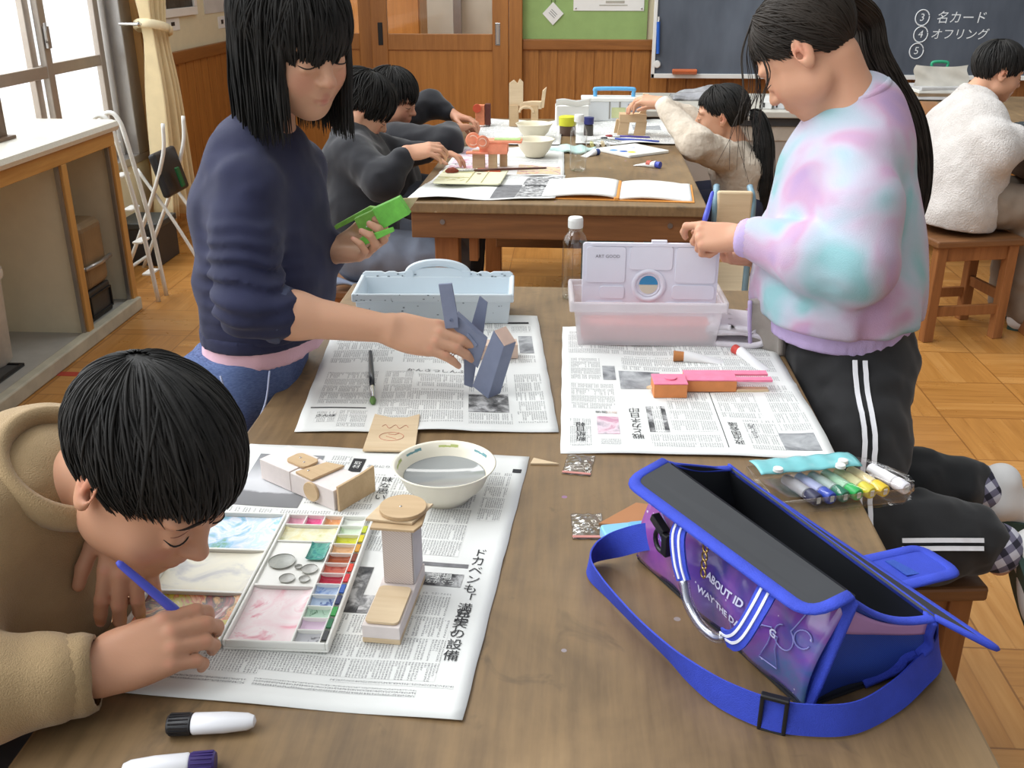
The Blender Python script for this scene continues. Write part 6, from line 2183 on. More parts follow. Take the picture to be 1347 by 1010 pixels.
    # ---- hair
    def hair(s, ends, zend=None, n=320, seed=1, m=None, crown=(0, -.25, 1), lift=.05, rad=(.0775, .099, .0885), lock=(.0035, .006), avoid=(), name='hair', down=.22, jit=.014, part=None, skip=None, start=.75, wig=.0015, seg=30, tuck=None):
        """locks combed from the crown over the skull. ends: [(azimuth deg, end height u)] for short hair;
        zend(az) -> world height for hanging hair (None = short there)"""
        rs = np.random.RandomState(seed)
        c = V3(0, -.014, .034)
        rad = V3(*rad)
        k0 = V3(*crown) / np.linalg.norm(crown)
        e1 = np.cross(k0, V3(1, 0, 0))
        e1 /= np.linalg.norm(e1)
        e2 = np.cross(k0, e1)
        xs = [a for a, _ in ends]
        uend = lambda az: np.interp(abs(az), xs, [b for _, b in ends])
        mb = MB()
        sc = s.s
        # under-layer so that no scalp shows between the locks
        NA, NP = 56, 18
        P = []
        for i in range(NA):
            phi = 2 * math.pi * i / NA
            col_ = []
            done = None
            for j in range(NP + 1):
                th_ = 2.45 * j / NP
                d = k0 * math.cos(th_) + (e1 * math.cos(phi) + e2 * math.sin(phi)) * math.sin(th_)
                p = c + rad * d * .965
                az = math.degrees(math.atan2(p[0], p[1]))
                if done is None and p[2] < uend(az) + .006:
                    done = p
                col_.append(s.L(*(done if done is not None else p)))
            P.append(col_)
        P = np.array(P)
        mb.add(P.reshape(-1, 3), [(i * (NP + 1) + j, ((i + 1) % NA) * (NP + 1) + j, ((i + 1) % NA) * (NP + 1) + j + 1, i * (NP + 1) + j + 1) for i in range(NA) for j in range(NP)])
        g = V3(0, 0, -1)
        cg = s.L(0, -.005, -.005)
        for q in range(n):
            phi = rs.rand() * 2 * math.pi
            th_ = .11 + start * rs.rand() ** .8 * (1.25 if q % 3 else .4)
            lf = lift * rs.rand()
            pts = []
            je = rs.randn() * jit
            ph = phi
            dphi = rs.randn() * .05
            free = False
            vel = None
            for k in range(90):
                if not free:
                    d = k0 * math.cos(th_) + (e1 * math.cos(ph) + e2 * math.sin(ph)) * math.sin(th_)
                    p = c + rad * d * (1 + lf * min(1, k * .12))
                    az = math.degrees(math.atan2(p[0], p[1]))
                    w = s.L(*p)
                    if skip and k == 0 and skip(az, p):
                        break
                    pts.append(w)
                    th_ += .085
                    ph += dphi * .3
                    ze = zend(az) if zend else None
                    if ze is None:
                        if p[2] < uend(az) + je:
                            break
                    elif p[2] < .02 + .01 * rs.randn():
                        free = True
                        vel = pts[-1] - pts[-2] if len(pts) > 1 else g * .01
                        vel = vel / np.linalg.norm(vel)
                        ze = ze + abs(rs.randn()) * .012
                else:
                    vel = vel * (1 - down) + g * down + rs.randn(3) * .02
                    vel /= np.linalg.norm(vel)
                    w = pts[-1] + vel * .012
                    lo = s.M.T @ (w - s.C) / sc
                    e = (lo - V3(0, -.004, -.012)) / V3(.080, .098, .118)
                    q_ = np.linalg.norm(e)
                    if q_ < 1:
                        w = s.C + s.M @ ((V3(0, -.004, -.012) + (lo - V3(0, -.004, -.012)) / q_) * sc)
                    for ac, ar in avoid:
                        dv = w - ac
                        L_ = np.linalg.norm(dv)
                        if L_ < ar:
                            w = V3(*ac) + dv / L_ * ar
                    if tuck is not None:
                        w = tuck(w, s)
                    pts.append(w)
                    if w[2] < ze:
                        break
            if len(pts) < 4:
                continue
            pts = spline(pts, min(seg, max(8, len(pts))))
            r0 = rs.uniform(*lock) * sc / .95
            t = np.linspace(0, 1, len(pts))
            r = r0 * np.clip(np.minimum(.2 + t * 3, 1.0) * (1 - t ** 4 * .88), .08, 1)
            pts = pts + wig * np.sin(t * 9 + rs.rand(3)[:, None] * 6).T * t[:, None]
            mb.tube(pts, r, 6, flat=.55, up=s.M[:, 1])
        return mb.build(name, m or M_HAIR, s.root, smooth=True, world=True)

    def tail(s, guide, rads, n=70, seed=3, m=None, name='ponytail'):
        """bundle of strands following a guide curve; rads: bundle radius along it"""
        rs = np.random.RandomState(seed)
        G = spline(guide, 40)
        R = np.interp(np.linspace(0, 1, 40), np.linspace(0, 1, len(rads)), rads)
        mb = MB()
        mb.tube(G, R * .8, 12)
        tg = np.gradient(G, axis=0)
        tg /= np.linalg.norm(tg, axis=1)[:, None]
        a = frame_z(tg[0])[:, 0]
        for q in range(n):
            th_, rr = rs.rand() * 6.28, math.sqrt(rs.rand()) * .5 + .5
            end = int(40 * rs.uniform(.72, 1.0))
            pts = []
            for i in range(end):
                a = a - tg[i] * (a @ tg[i])
                a /= np.linalg.norm(a)
                b = np.cross(tg[i], a)
                w = th_ + .5 * math.sin(i * .1 + q)
                pts.append(G[i] + (a * math.cos(w) + b * math.sin(w)) * R[i] * rr)
            a = frame_z(tg[0])[:, 0]
            t = np.linspace(0, 1, end)
            mb.tube(pts, rs.uniform(.0014, .0030) * np.clip(1 - t ** 3 * .85, .1, 1), 6, flat=.6)
        return mb.build(name, m or M_HAIR, s.root, smooth=True, world=True)


def folds(a=.004, f=22, seed=0, sq=(1, 1, 1)):
    sq = V3(*sq)
    return lambda P: a * (1 - np.abs(vnoise((P + seed) * sq, f)) * 3) * .75 + a * .7 * vnoise((P + seed) * sq, f * 2.3) + a * .25 * vnoise((P + seed), f * 5)


def shoe(par, heel, toe_dir, up, m_body, m_sole, L=.205, W=.074):
    """indoor shoe: local x towards the toe, z up"""
    d = V3(*toe_dir) / np.linalg.norm(toe_dir)
    u = V3(*up)
    u = u - d * (u @ d)
    u /= np.linalg.norm(u)
    R = np.stack([d, np.cross(u, d), u], 1)
    O = V3(*heel)
    S = SDF()
    T = lambda x, y, z: O + R @ V3(x, y, z)
    S.cap(T(.035, 0, .045), T(.03, 0, .075), .036, .034, .02)
    S.cap(T(.035, 0, .03), T(L * .72, 0, .028), .033, .031, .03)
    S.ell(T(L * .72, 0, .022), V3(.055, W / 2, .024), R, .03)
    v, f = S.mesh(.005)
    v = relax(v, f, 2)
    v[:, :] = v
    o = mesh_obj('shoe', v, f, m_body, par)
    out = [(x, y) for x, y in [(L * .5 + L * .5 * math.cos(a), (W / 2 + .002) * math.sin(a) * (1 - .12 * (math.cos(a) < 0) * abs(math.cos(a)))) for a in np.linspace(0, 2 * math.pi, 36, endpoint=False)]]
    so = MB().prism(out, -.004, .012, R, O).build('sole', m_sole, o)
    return o

# ---------------------------------------------------------------- the girl in navy (left, standing)
A = Body('girl with black bob in a navy sweatshirt, standing and holding two painted toys', (-.58, 1.57, 0), (212, 164, 134))
A.head((-.4440, 1.6190, 1.2440), (-38.9, 19.6, -3.5), .95, (-.515, 1.645, 1.09), .040)
A.S.chain([(-.515, 1.645, 1.09), (-.525, 1.60, .98), (-.52, 1.57, .82), (-.535, 1.565, .70)], [.042, .065, .06, .07], .04)
A.S.cap((-.51, 1.55, 1.035), (-.50, 1.71, 1.035), .045, .045, .05)
for y_ in (1.50, 1.635):
    A.S.chain([(-.58, y_, .68), (-.585, y_, .38), (-.60, y_, .06)], [.06, .045, .032], .03)
A.arm((-.512, 1.520, 1.03), (-.492, 1.437, .862), (-.288, 1.468, .824), (.040, .036, .0225))
A.hand((-.288, 1.468, .824), (.95, .09, -.20), (.18, -.66, .72), False, .88, ((8, 14, 10), (12, 18, 12), (14, 20, 14), (14, 20, 14)), (10, 12, 10), tdir=(.92, .15, -.36), spread=(2, 0, -2, -5))
A.arm((-.49, 1.715, 1.03), (-.52, 1.73, .86), (-.412, 1.648, .898), (.038, .032, .021))
A.hand((-.412, 1.648, .898), (.84, -.30, .12), (-.02, .45, -.88), True, .82, ((25, 55, 50), (30, 60, 50), (34, 62, 50), (38, 60, 45)), (20, 20, 20), tdir=(.6, .75, -.25))
A.finish(.0029)
A.brows_lashes()
_sh = [(V3(-.515, 1.515, 1.02), .075), (V3(-.49, 1.715, 1.02), .07), (V3(-.545, 1.62, 1.0), .105)]


def a_end(az):
    if abs(az) < 46:
        return None
    return 1.095 if abs(az) < 110 else 1.10


A.hair([(0, -.058), (30, -.056), (46, -.056), (70, -.03), (100, -.045), (180, -.06)], a_end, 1050, 4, M_HAIR, (0, -.12, 1), .10, avoid=_sh, lock=(.0022, .0046), rad=(.083, .104, .093), down=.30, jit=.008, start=.8)
NAVY = mat('navy_sweat_fabric', srgb(36, 39, 68), .9, var=.12, vs=16, bump=.25, bs=900, sheen=.1)
G = SDF()
for o_ in ((.018, .052, 0), (-.008, -.018, 0)):
    G.chain([V3(-.53, 1.62, 1.07) + V3(*o_) * .55, V3(-.528, 1.605, .99) + o_, V3(-.518, 1.575, .88) + o_, V3(-.520, 1.565, .80) + o_], [.055, .078, .080, .088], .05)
G.cap((-.525, 1.57, 1.062), (-.505, 1.69, 1.062), .045, .045, .05)
G.chain([(-.512, 1.525, 1.03), (-.506, 1.480, .965)], [.054, .054], .03)
G.chain([(-.506, 1.480, .965), (-.492, 1.436, .875), (-.460, 1.440, .858)], [.054, .056, .047], .010)
G.chain([(-.49, 1.72, 1.03), (-.525, 1.735, .87), (-.43, 1.665, .893)], [.058, .055, .038], .014)


def a_fold(P):
    sl = np.exp(-(((P - V3(-.505, 1.44, .90)) / V3(.09, .08, .08)) ** 2).sum(1))
    return .0050 * vnoise(P * V3(1, 1, 1.6), 15) + .004 * (.5 - np.abs(vnoise(P * V3(1, 1, .6), 11))) + sl * .0075 * np.sin(P[:, 2] * 230 + 5 * vnoise(P, 14)) + .0015 * vnoise(P, 45)


A.cloth('sweatshirt', G, NAVY, .0052, a_fold, clip=lambda P: .782 - P[:, 2])
A.ring('cuff', (-.452, 1.442, .853), (.9, .12, -.25), .043, .020, mat('navy_rib_worn', srgb(74, 80, 104), .95, var=.1, vs=200), rib=.0015)
HB = SDF()
for o_ in ((.018, .052, 0), (-.008, -.018, 0)):
    HB.cap(V3(-.520, 1.565, .83) + o_, V3(-.522, 1.565, .74) + o_, .090, .088, .05)
A.cloth('hem_band', HB, NAVY, .005, lambda P: .0008 * np.sin(np.arctan2(P[:, 1] - 1.565, P[:, 0] + .52) * 120), 1, clip=lambda P: np.maximum(P[:, 2] - .800, .774 - P[:, 2]))
S_ = SDF()
S_.cap((-.525, 1.550, .80), (-.535, 1.548, .755), .082, .082, .05)
S_.cap((-.510, 1.617, .80), (-.515, 1.62, .755), .084, .084, .05)
A.cloth('undershirt', S_, mat('pink_jersey', srgb(232, 190, 204), .9, var=.04, bump=.2), .007, folds(.002, 25), clip=lambda P: .742 - P[:, 2])
DEN = NT('denim')
_n = DEN.noise(DEN.map(), 7, 4)
_w = DEN.noise(DEN.map((1, 1, 14)), 150, 2)
DEN.set(Base_Color=DEN.mix(.35, DEN.ramp(_n, [(.3, srgb(46, 62, 108)), (.7, srgb(92, 112, 160))]), DEN.ramp(_w, [(.4, srgb(40, 54, 96)), (.6, srgb(120, 138, 178))])), Roughness=.9)
S_ = SDF()
S_.cap((-.535, 1.552, .78), (-.570, 1.535, .66), .082, .090, .05)
S_.cap((-.535, 1.625, .78), (-.575, 1.635, .66), .082, .09, .05)
S_.chain([(-.582, 1.525, .66), (-.592, 1.50, .38), (-.60, 1.50, .07)], [.098, .082, .075], .04)
S_.chain([(-.590, 1.635, .66), (-.590, 1.64, .38), (-.60, 1.64, .07)], [.094, .080, .074], .04)
J_ = A.cloth('jeans', S_, DEN.m, .007, folds(.005, 13, 2, (1, 1, .5)), clip=lambda P: P[:, 2] - .757)
m = MB()
st_ = lambda x, y, z: V3(x, y, z)
m.tube(spline([st_(-.545, 1.412, .76), st_(-.535, 1.408, .70), st_(-.54, 1.404, .60), st_(-.55, 1.41, .45)], 20), .0016, 5)
m.tube(spline([st_(-.478, 1.45, .755), st_(-.487, 1.432, .70), st_(-.515, 1.416, .655), st_(-.54, 1.41, .645)], 20), .0016, 5)
m.tube(spline([st_(-.66, 1.43, .735), st_(-.64, 1.415, .69), st_(-.61, 1.41, .68)], 14), .0016, 5)
m.build('stitching', mat('pale_thread', srgb(170, 178, 206), .8), J_, smooth=True)
SHW = mat('white_shoe_canvas', srgb(216, 214, 212), .7, var=.03)
SHG = mat('dark_green_rubber', srgb(46, 70, 62), .6)
for y_ in (1.50, 1.64):
    shoe(A.root, (-.645, y_, .004), (.97, -.25, 0), (0, 0, 1), SHW, SHG)

# ---------------------------------------------------------------- the girl in pastel (right, kneeling on a stool)
B = Body('girl in a pastel tie-dye sweatshirt with a long ponytail, kneeling on a stool', (.58, 1.60, 0), (204, 154, 124))
B.head((.390, 1.815, 1.218), (152.8, 46, 2.3), .91, (.470, 1.80, 1.135), .044)
B.S.chain([(.475, 1.80, 1.11), (.485, 1.80, 1.02), (.49, 1.76, .86), (.495, 1.73, .74)], [.042, .07, .08, .09], .05)
B.S.cap((.475, 1.72, 1.06), (.475, 1.88, 1.06), .042, .042, .05)
B.arm((.47, 1.705, 1.05), (.475, 1.625, .915), (.292, 1.735, .912), (.040, .033, .021))
B.hand((.292, 1.735, .912), (-.95, .28, -.02), (-.12, -.62, .78), True, .80, ((18, 52, 26), (70, 78, 50), (82, 80, 52), (84, 80, 50)), (15, 15, 10), tdir=(.9, .25, -.3))
B.arm((.47, 1.895, 1.05), (.46, 1.965, .90), (.345, 1.868, .842), (.040, .033, .021))
B.hand((.345, 1.868, .842), (-.88, -.38, .10), (.15, .35, -.85), False, .80, ((40, 50, 40), (45, 55, 40), (48, 55, 40), (50, 55, 40)), (20, 15, 10), tdir=(.6, .6, .3))
for (h_, k_, a_, f_) in (((.50, 1.68, .72), (.480, 1.49, .455), (.71, 1.49, .462), (.40, -.30, -.86)), ((.50, 1.79, .72), (.495, 1.66, .455), (.765, 1.665, .468), (.93, .10, -.30))):
    B.S.chain([h_, k_, a_], [.065, .046, .030], .03)
    e_ = V3(*a_) + V3(*f_) / np.linalg.norm(f_) * .04
    B.S.cap(a_, e_, .028, .022, .02)
B.finish(.0029)
B.brows_lashes()
B.hair([(0, .055), (25, .055), (50, .038), (75, .006), (90, .012), (105, -.002), (130, -.035), (180, -.05)], None, 800, 9, M_HAIRB, (0, .55, 1), .03, lock=(.0020, .0038), rad=(.0775, .099, .0875), jit=.004, start=.9)
# side locks falling in front of the face
fr_ = MB()
rs_ = np.random.RandomState(12)
for q in range(13):
    r_ = -.074 + .135 * rs_.rand()
    p0 = B.L(r_ * .75, .082, .075)
    p1 = B.L(r_ * 1.02, .112 + .012 * rs_.rand(), .020)
    p2 = p1 + V3(-.006 + .010 * rs_.randn(), .004 * rs_.randn(), -.055 - .02 * rs_.rand())
    p3 = p2 + V3(.006 + .012 * rs_.randn(), .004 * rs_.randn(), -.06 - .03 * rs_.rand())
    fr_.tube(spline([B.L(r_ * .4, .03, .112), p0, p1, p2, p3], 20), np.linspace(.0015, .0004, 20), 5, flat=.6)
for q in range(5):
    p1 = B.L(-.080, .052 + .01 * rs_.rand(), .010)
    p2 = p1 + V3(-.004 + .006 * rs_.randn(), -.004, -.05)
    p3 = p2 + V3(.008 * rs_.randn(), -.003, -.06 - .03 * rs_.rand())
    fr_.tube(spline([B.L(-.066, .045, .07), p1, p2, p3], 16), np.linspace(.0014, .0004, 16), 5, flat=.6)
fr_.build('fringe', M_HAIRB, B.root, smooth=True, world=True)
EL = B.L(-.012, -.108, .070)
MB().tube([EL + B.M @ V3(.017 * math.cos(a), .0, .017 * math.sin(a)) for a in np.linspace(0, 6.283, 24)], .0065, 8).build('hair_tie', mat('black_tie', (.02, .022, .03), .6), B.root, smooth=True, world=True)
B.tail([EL + B.M @ V3(0, .006, 0), (.502, 1.900, 1.270), (.524, 1.895, 1.206), (.558, 1.885, 1.153), (.596, 1.872, 1.096), (.617, 1.856, 1.031), (.624, 1.842, .965), (.622, 1.832, .905)], [.015, .024, .027, .027, .026, .024, .020, .008], 170, 3, M_HAIRB)


def tie_dye():
    t = NT('tie_dye_fleece')
    v = t.map((1, 1, 1))
    n = t.noise(v, 7.5, 2, .45, .5)
    n2 = t.noise(t.map(loc=(4, 2, 7)), 6.5, 2, .45, .5)
    c = t.ramp(n, [(.36, srgb(150, 198, 204)), (.44, srgb(186, 202, 216)), (.51, srgb(204, 194, 214)), (.58, srgb(206, 168, 198)), (.68, srgb(190, 160, 200))])
    c = t.mix(t.ramp(n2, [(.46, (0, 0, 0)), (.60, (.6, .6, .6))]), c, srgb(194, 194, 208))
    t.set(Base_Color=t.mix(1.0, c, (.84, .84, .84), 'MULTIPLY'), Roughness=.95)
    t.b.inputs['Sheen Weight'].default_value = .08
    t.bump(t.noise(v, 500, 2), .3, .003)
    return t.m


M_TIE = tie_dye()
G = SDF()
for o_ in ((-.004, .060, 0), (-.004, -.014, 0)):
    G.chain([V3(.490, 1.810, 1.122) + V3(*o_) * .15, V3(.492, 1.803, 1.075) + V3(*o_) * .6, V3(.482, 1.795, 1.01) + o_, V3(.485, 1.765, .90) + o_, V3(.480, 1.745, .81) + o_, V3(.485, 1.735, .765) + o_], [.050, .062, .086, .112, .122, .114], .06)
G.cap((.490, 1.73, 1.06), (.49, 1.87, 1.06), .040, .040, .05)
G.chain([(.462, 1.705, 1.045), (.470, 1.650, .985)], [.056, .066], .035)
G.chain([(.470, 1.650, .985), (.466, 1.603, .905)], [.066, .064], .012)
G.chain([(.466, 1.603, .902), (.400, 1.640, .900), (.318, 1.720, .912)], [.062, .060, .038], .010)
G.chain([(.47, 1.90, 1.045), (.465, 1.975, .915), (.372, 1.885, .858)], [.058, .066, .040], .014)


def b_fold(P):
    el = np.exp(-(((P - V3(.45, 1.62, .90)) / V3(.10, .08, .10)) ** 2).sum(1))
    lo = np.exp(-((P[:, 2] - .775) / .05) ** 2)
    return .006 * vnoise(P * V3(1, 1, .6), 11) + .005 * (.5 - np.abs(vnoise(P * V3(1, 1, .5) + 3, 9))) + el * .008 * (.5 - np.abs(vnoise(P * V3(1, 1, 1.5), 22))) + lo * .006 * np.sin(P[:, 0] * 60 + P[:, 1] * 75 + 3 * vnoise(P, 9))


B.cloth('sweatshirt', G, M_TIE, .0055, b_fold, clip=lambda P: .772 - P[:, 2])
M_LRIB = mat('lilac_rib', srgb(190, 170, 212), .9, var=.05, bump=.3, bs=400)
m = MB()
HR = SDF()
for o_ in ((-.004, .060, 0), (-.004, -.014, 0)):
    HR.chain([V3(.484, 1.735, .80) + o_, V3(.487, 1.732, .70) + o_], [.123, .109], .06)
B.cloth('hem_rib', HR, M_LRIB, .005, lambda P: .0012 * np.sin(np.arctan2(P[:, 1] - 1.735, P[:, 0] - .487) * 110), 1, clip=lambda P: np.maximum(P[:, 2] - .790, .740 - P[:, 2]))
B.ring('cuff', (.306, 1.727, .912), (-.85, .5, 0), .029, .034, M_LRIB, rib=.0012, bulge=.002)
B.ring('cuff', (.362, 1.879, .853), (-.88, -.35, -.35), .029, .03, M_LRIB, rib=.0012, bulge=.002)
MB().tube([B.C * 0 + V3(.480 + .046 * math.cos(a), 1.806 + .049 * math.sin(a), 1.142 + .022 * math.cos(a)) for a in np.linspace(0, 6.283, 44)], .009, 8, flat=1.5).build('collar_rib', M_TIE, B.root, smooth=True, world=True)
m = MB()
m.tube(spline([(.455, 1.640, 1.035), (.475, 1.628, 1.035), (.505, 1.640, 1.00), (.535, 1.655, .94), (.548, 1.66, .87)], 24), .0011, 5)
m.build('seam', mat('seam_thread', srgb(150, 176, 190), .9), B.root, smooth=True, world=True)
M_TRK = mat('black_track_fabric', (.010, .010, .011), .8, var=.15, vs=30, sheen=.15)
S_ = SDF()
S_.cap((.495, 1.715, .745), (.503, 1.705, .70), .098, .100, .05)
S_.cap((.500, 1.79, .735), (.505, 1.79, .70), .098, .100, .05)
S_.chain([(.506, 1.700, .70), (.490, 1.575, .58), (.478, 1.495, .468)], [.100, .084, .072], .04)
S_.chain([(.505, 1.79, .70), (.50, 1.72, .58), (.495, 1.66, .468)], [.098, .084, .072], .04)
S_.chain([(.490, 1.495, .465), (.59, 1.49, .462), (.672, 1.49, .462)], [.072, .072, .061], .03)
S_.chain([(.505, 1.66, .465), (.62, 1.662, .465), (.715, 1.665, .468)], [.072, .070, .061], .03)
TR = B.cloth('track_pants', S_, M_TRK, .0065, folds(.006, 16, 5))
STR = mat('white_stripe_tape', srgb(232, 232, 236), .8)


def on_cloth(S, pts, out, lift=.0015, n=30):
    """drop a line onto a garment from outside along direction out"""
    r = []
    for p in spline(pts, n):
        t = np.linspace(.16, -.16, 160)
        P = p + np.outer(t, V3(*out))
        d = S.eval(P)
        i = int(np.argmax(d < 0)) if (d < 0).any() else 80
        r.append(P[i] + V3(*out) * lift)
    return np.array(r)


m = MB()
for dx in (0, .016):
    m.ribbon(on_cloth(S_, [(.472 + dx, 1.62, .735), (.468 + dx, 1.60, .64), (.464 + dx, 1.53, .55), (.460 + dx, 1.48, .47)], (.15, -.95, .2), .0075), .0075, (1, .1, 0), .003)
for dz in (0, -.015):
    m.ribbon(on_cloth(S_, [(.54, 1.46, .475 + dz), (.60, 1.46, .478 + dz), (.672, 1.46, .480 + dz)], (.0, -.85, .5), .0075), .0075, (0, .5, .85), .003)
m.build('stripes', STR, TR, smooth='auto')


def plaid():
    t = NT('plaid_sock')
    s = t.sep(t.map((38, 38, 38), (.5, .6, .2)))
    a = t.math('LESS_THAN', t.math('FRACT', s[0]), .45)
    b = t.math('LESS_THAN', t.math('FRACT', s[2]), .45)
    c = t.math('MULTIPLY', t.math('ADD', a, b), .5)
    t.set(Base_Color=t.ramp(c, [(.1, srgb(196, 194, 204)), (.5, srgb(110, 106, 126)), (.9, srgb(40, 38, 52))]), Roughness=.9)
    return t.m


M_PLAID = plaid()
for a_, e_, tilt in (((.665, 1.49, .462), (.72, 1.485, .452), (.40, -.30, -.86)), ((.715, 1.665, .468), (.765, 1.668, .466), (.93, .10, -.3))):
    S2 = SDF().cap(a_, e_, .043, .043, .02)
    B.cloth('sock', S2, M_PLAID, .006, None)
shoe(B.root, V3(.738, 1.485, .472), (.30, -.25, -.92), (.86, .1, .40), SHW, SHG, .19)
shoe(B.root, V3(.748, 1.66, .415), (.95, .10, -.16), (.15, 0, .98), SHW, SHG, .19)

# ---------------------------------------------------------------- the boy in tan (front left, painting)
Cb = Body('boy in a tan sweater with short black hair, bent over the open palette', (-.80, .86, 0), (200, 150, 120))
Cb.head((-.4130, .8560, .8930), (-24.3, 41, 6), .905, (-.556, .886, .828), .046)
Cb.S.chain([(-.555, .885, .80), (-.63, .87, .77), (-.74, .86, .64), (-.80, .86, .48)], [.042, .075, .09, .10], .05)
Cb.S.cap((-.585, .81, .83), (-.575, .955, .835), .042, .042, .05)
Cb.arm((-.585, .80, .845), (-.605, .665, .745), (-.436, .727, .744), (.038, .034, .0225))
Cb.hand((-.436, .727, .746), (.86, .46, .16), (-.22, -.74, .62), False, .82, ((24, 40, 24), (26, 44, 28), (28, 46, 30), (28, 46, 30)), (25, 25, 20), tdir=(.80, .30, -.42), spread=(3, 0, -3, -6))
Cb.arm((-.565, .96, .845), (-.60, 1.02, .735), (-.443, .868, .846), (.038, .034, .021))
Cb.hand((-.443, .868, .846), (.0, -.46, -.88), (.30, -.80, .48), True, .80, ((15, 22, 14), (18, 24, 16), (20, 26, 18), (22, 28, 18)), (30, 15, 10), tdir=(.85, .52, -.05))
for y_ in (.78, .94):
    Cb.S.chain([(-.80, y_, .47), (-.52, y_, .46), (-.53, y_, .08)], [.07, .05, .035], .03)
Cb.finish(.0026)
Cb.brows_lashes()
Cb.hair([(0, .036), (25, .034), (45, .026), (62, .004), (78, -.012), (90, .012), (105, .010), (125, -.050), (180, -.085)], None, 1250, 21, M_HAIR, (.1, -.95, 1), .06, lock=(.0016, .0034), rad=(.080, .102, .089), jit=.012, start=1.0)
TAN = mat('tan_knit', srgb(168, 142, 104), .95, var=.06, vs=22, bump=.4, bs=700, sheen=.2)
G = SDF()
for o_ in ((.0, .065, 0), (.0, -.060, 0)):
    G.chain([V3(-.540, .882, .836) + V3(*o_) * .2, V3(-.580, .885, .824) + V3(*o_) * .6, V3(-.64, .87, .785) + o_, V3(-.74, .86, .64) + o_, V3(-.80, .86, .50) + o_], [.050, .068, .092, .115, .125], .05)
G.cap((-.57, .82, .845), (-.56, .95, .85), .045, .045, .05)
G.chain([(-.585, .80, .84), (-.605, .735, .795), (-.610, .668, .752)], [.064, .066, .058], .03)
G.chain([(-.610, .668, .752), (-.53, .690, .748), (-.470, .714, .747)], [.058, .046, .040], .02)
G.chain([(-.565, .96, .84), (-.605, 1.02, .742), (-.452, .882, .838)], [.060, .054, .034], .03)
G.ell((-.585, .87, .70), (.085, .10, .10), None, .06)


def c_fold(P):
    w = np.exp(-(((P - V3(-.56, .69, .755)) / V3(.10, .10, .08)) ** 2).sum(1))
    return .005 * vnoise(P, 12) + .004 * (.5 - np.abs(vnoise(P + 2, 10))) + w * .009 * (.5 - np.abs(vnoise(P * V3(1.6, 1.6, .6), 17))) + .0012 * vnoise(P, 60)


def c_clip(P):
    """the sleeve lies on the table top"""
    return np.where((P[:, 0] > -.487), .7012 - P[:, 2], -1.0)


Cb.cloth('sweater', G, TAN, .005, c_fold, clip=c_clip)
Cb.ring('cuff', (-.452, .721, .7445), (.93, .30, 0), .0335, .040, TAN, rib=.0012, bulge=.002)
nk = head_axes(-24, 41, 0)
MB().tube([V3(-.510, .874, .880) + frame_z((.58, -.18, .79)) @ V3(.064 * math.cos(a), .064 * math.sin(a), .0) for a in np.linspace(0, 6.283, 44)], .011, 8, flat=1.6).build('collar_rib', TAN, Cb.root, smooth=True, world=True)
S_ = SDF()
for y_ in (.78, .94):
    S_.chain([(-.80, y_, .46), (-.53, y_, .455), (-.535, y_, .08)], [.10, .082, .066], .04)
Cb.cloth('trousers', S_, mat('grey_trousers', srgb(90, 92, 98), .9, var=.1), .009, folds(.004, 12))
for y_ in (.78, .94):
    shoe(Cb.root, (-.575, y_, .004), (1, 0, 0), (0, 0, 1), SHW, SHG)
make_stool('wooden stool under the boy in tan, mostly outside the left edge of the photo', (-.83, .86, 0), 0, .34, .32, .365)
brush('slim blue plastic brush in the right hand of the boy in tan', (-.417, .770, .838), (-.345, .800, .722), mat('blue_brush_handle', srgb(82, 92, 206), .35, var=.04), M_BLKH, .0050, .02, .012)
brush('blue brush handle held upright in the fist of the girl in pastel', (.254, 1.850, .968), (.228, 1.785, .895), MATS['blue_brush_handle'], M_BLKH, .0052, .02, .012)

# ---------------------------------------------------------------- background children round the second table
BLK = mat('black_knit', srgb(26, 27, 33), .9, var=.12, vs=20, sheen=.2)
D = Body('child with dark bob in a black sweater, sitting right behind the girl in navy', (-.70, 3.25, 0), (206, 156, 126))
D.head((-.715, 3.42, .915), (15, 36, -6), .95, (-.755, 3.37, .845))
D.S.chain([(-.755, 3.37, .845), (-.73, 3.33, .72), (-.70, 3.27, .52)], [.05, .085, .10], .05)
D.arm((-.715, 3.23, .80), (-.60, 3.12, .715), (-.535, 3.17, .805), (.038, .034, .024))
D.hand((-.535, 3.17, .805), (.85, .15, .15), (-.3, -.5, .8), False, .86, ((20, 40, 30),) * 4, (20, 20, 20))
D.arm((-.74, 3.47, .80), (-.62, 3.55, .72), (-.50, 3.48, .755))
D.hand((-.50, 3.48, .755), (.9, -.2, 0), (0, .2, 1), True, .82)
for y_ in (3.17, 3.33):
    D.S.chain([(-.70, y_, .47), (-.42, y_, .46), (-.45, y_, .07)], [.07, .05, .035], .03)
D.finish(.0042)
D.brows_lashes()
D.hair([(0, .012), (35, .0), (60, -.045), (85, -.055), (95, -.02), (110, -.04), (140, -.085), (180, -.095)], None, 520, 31, M_HAIR, (0, -.25, 1), .10, lock=(.0026, .0048), rad=(.083, .106, .093), jit=.010)
G = SDF()
for o_ in ((.0, .055, 0), (.0, -.055, 0)):
    G.chain([V3(-.755, 3.365, .83) + V3(*o_) * .6, V3(-.735, 3.34, .74) + o_, V3(-.715, 3.30, .60) + o_, V3(-.70, 3.27, .50) + o_], [.058, .098, .108, .118], .05)
G.chain([(-.715, 3.23, .79), (-.605, 3.12, .72), (-.55, 3.16, .785)], [.062, .056, .040], .03)
G.chain([(-.74, 3.47, .79), (-.625, 3.55, .73), (-.52, 3.49, .752)], [.060, .052, .036], .03)
D.cloth('sweater', G, BLK, .007, folds(.004, 15))
S_ = SDF()
for y_ in (3.17, 3.33):
    S_.chain([(-.70, y_, .47), (-.43, y_, .462), (-.45, y_, .08)], [.092, .078, .062], .04)
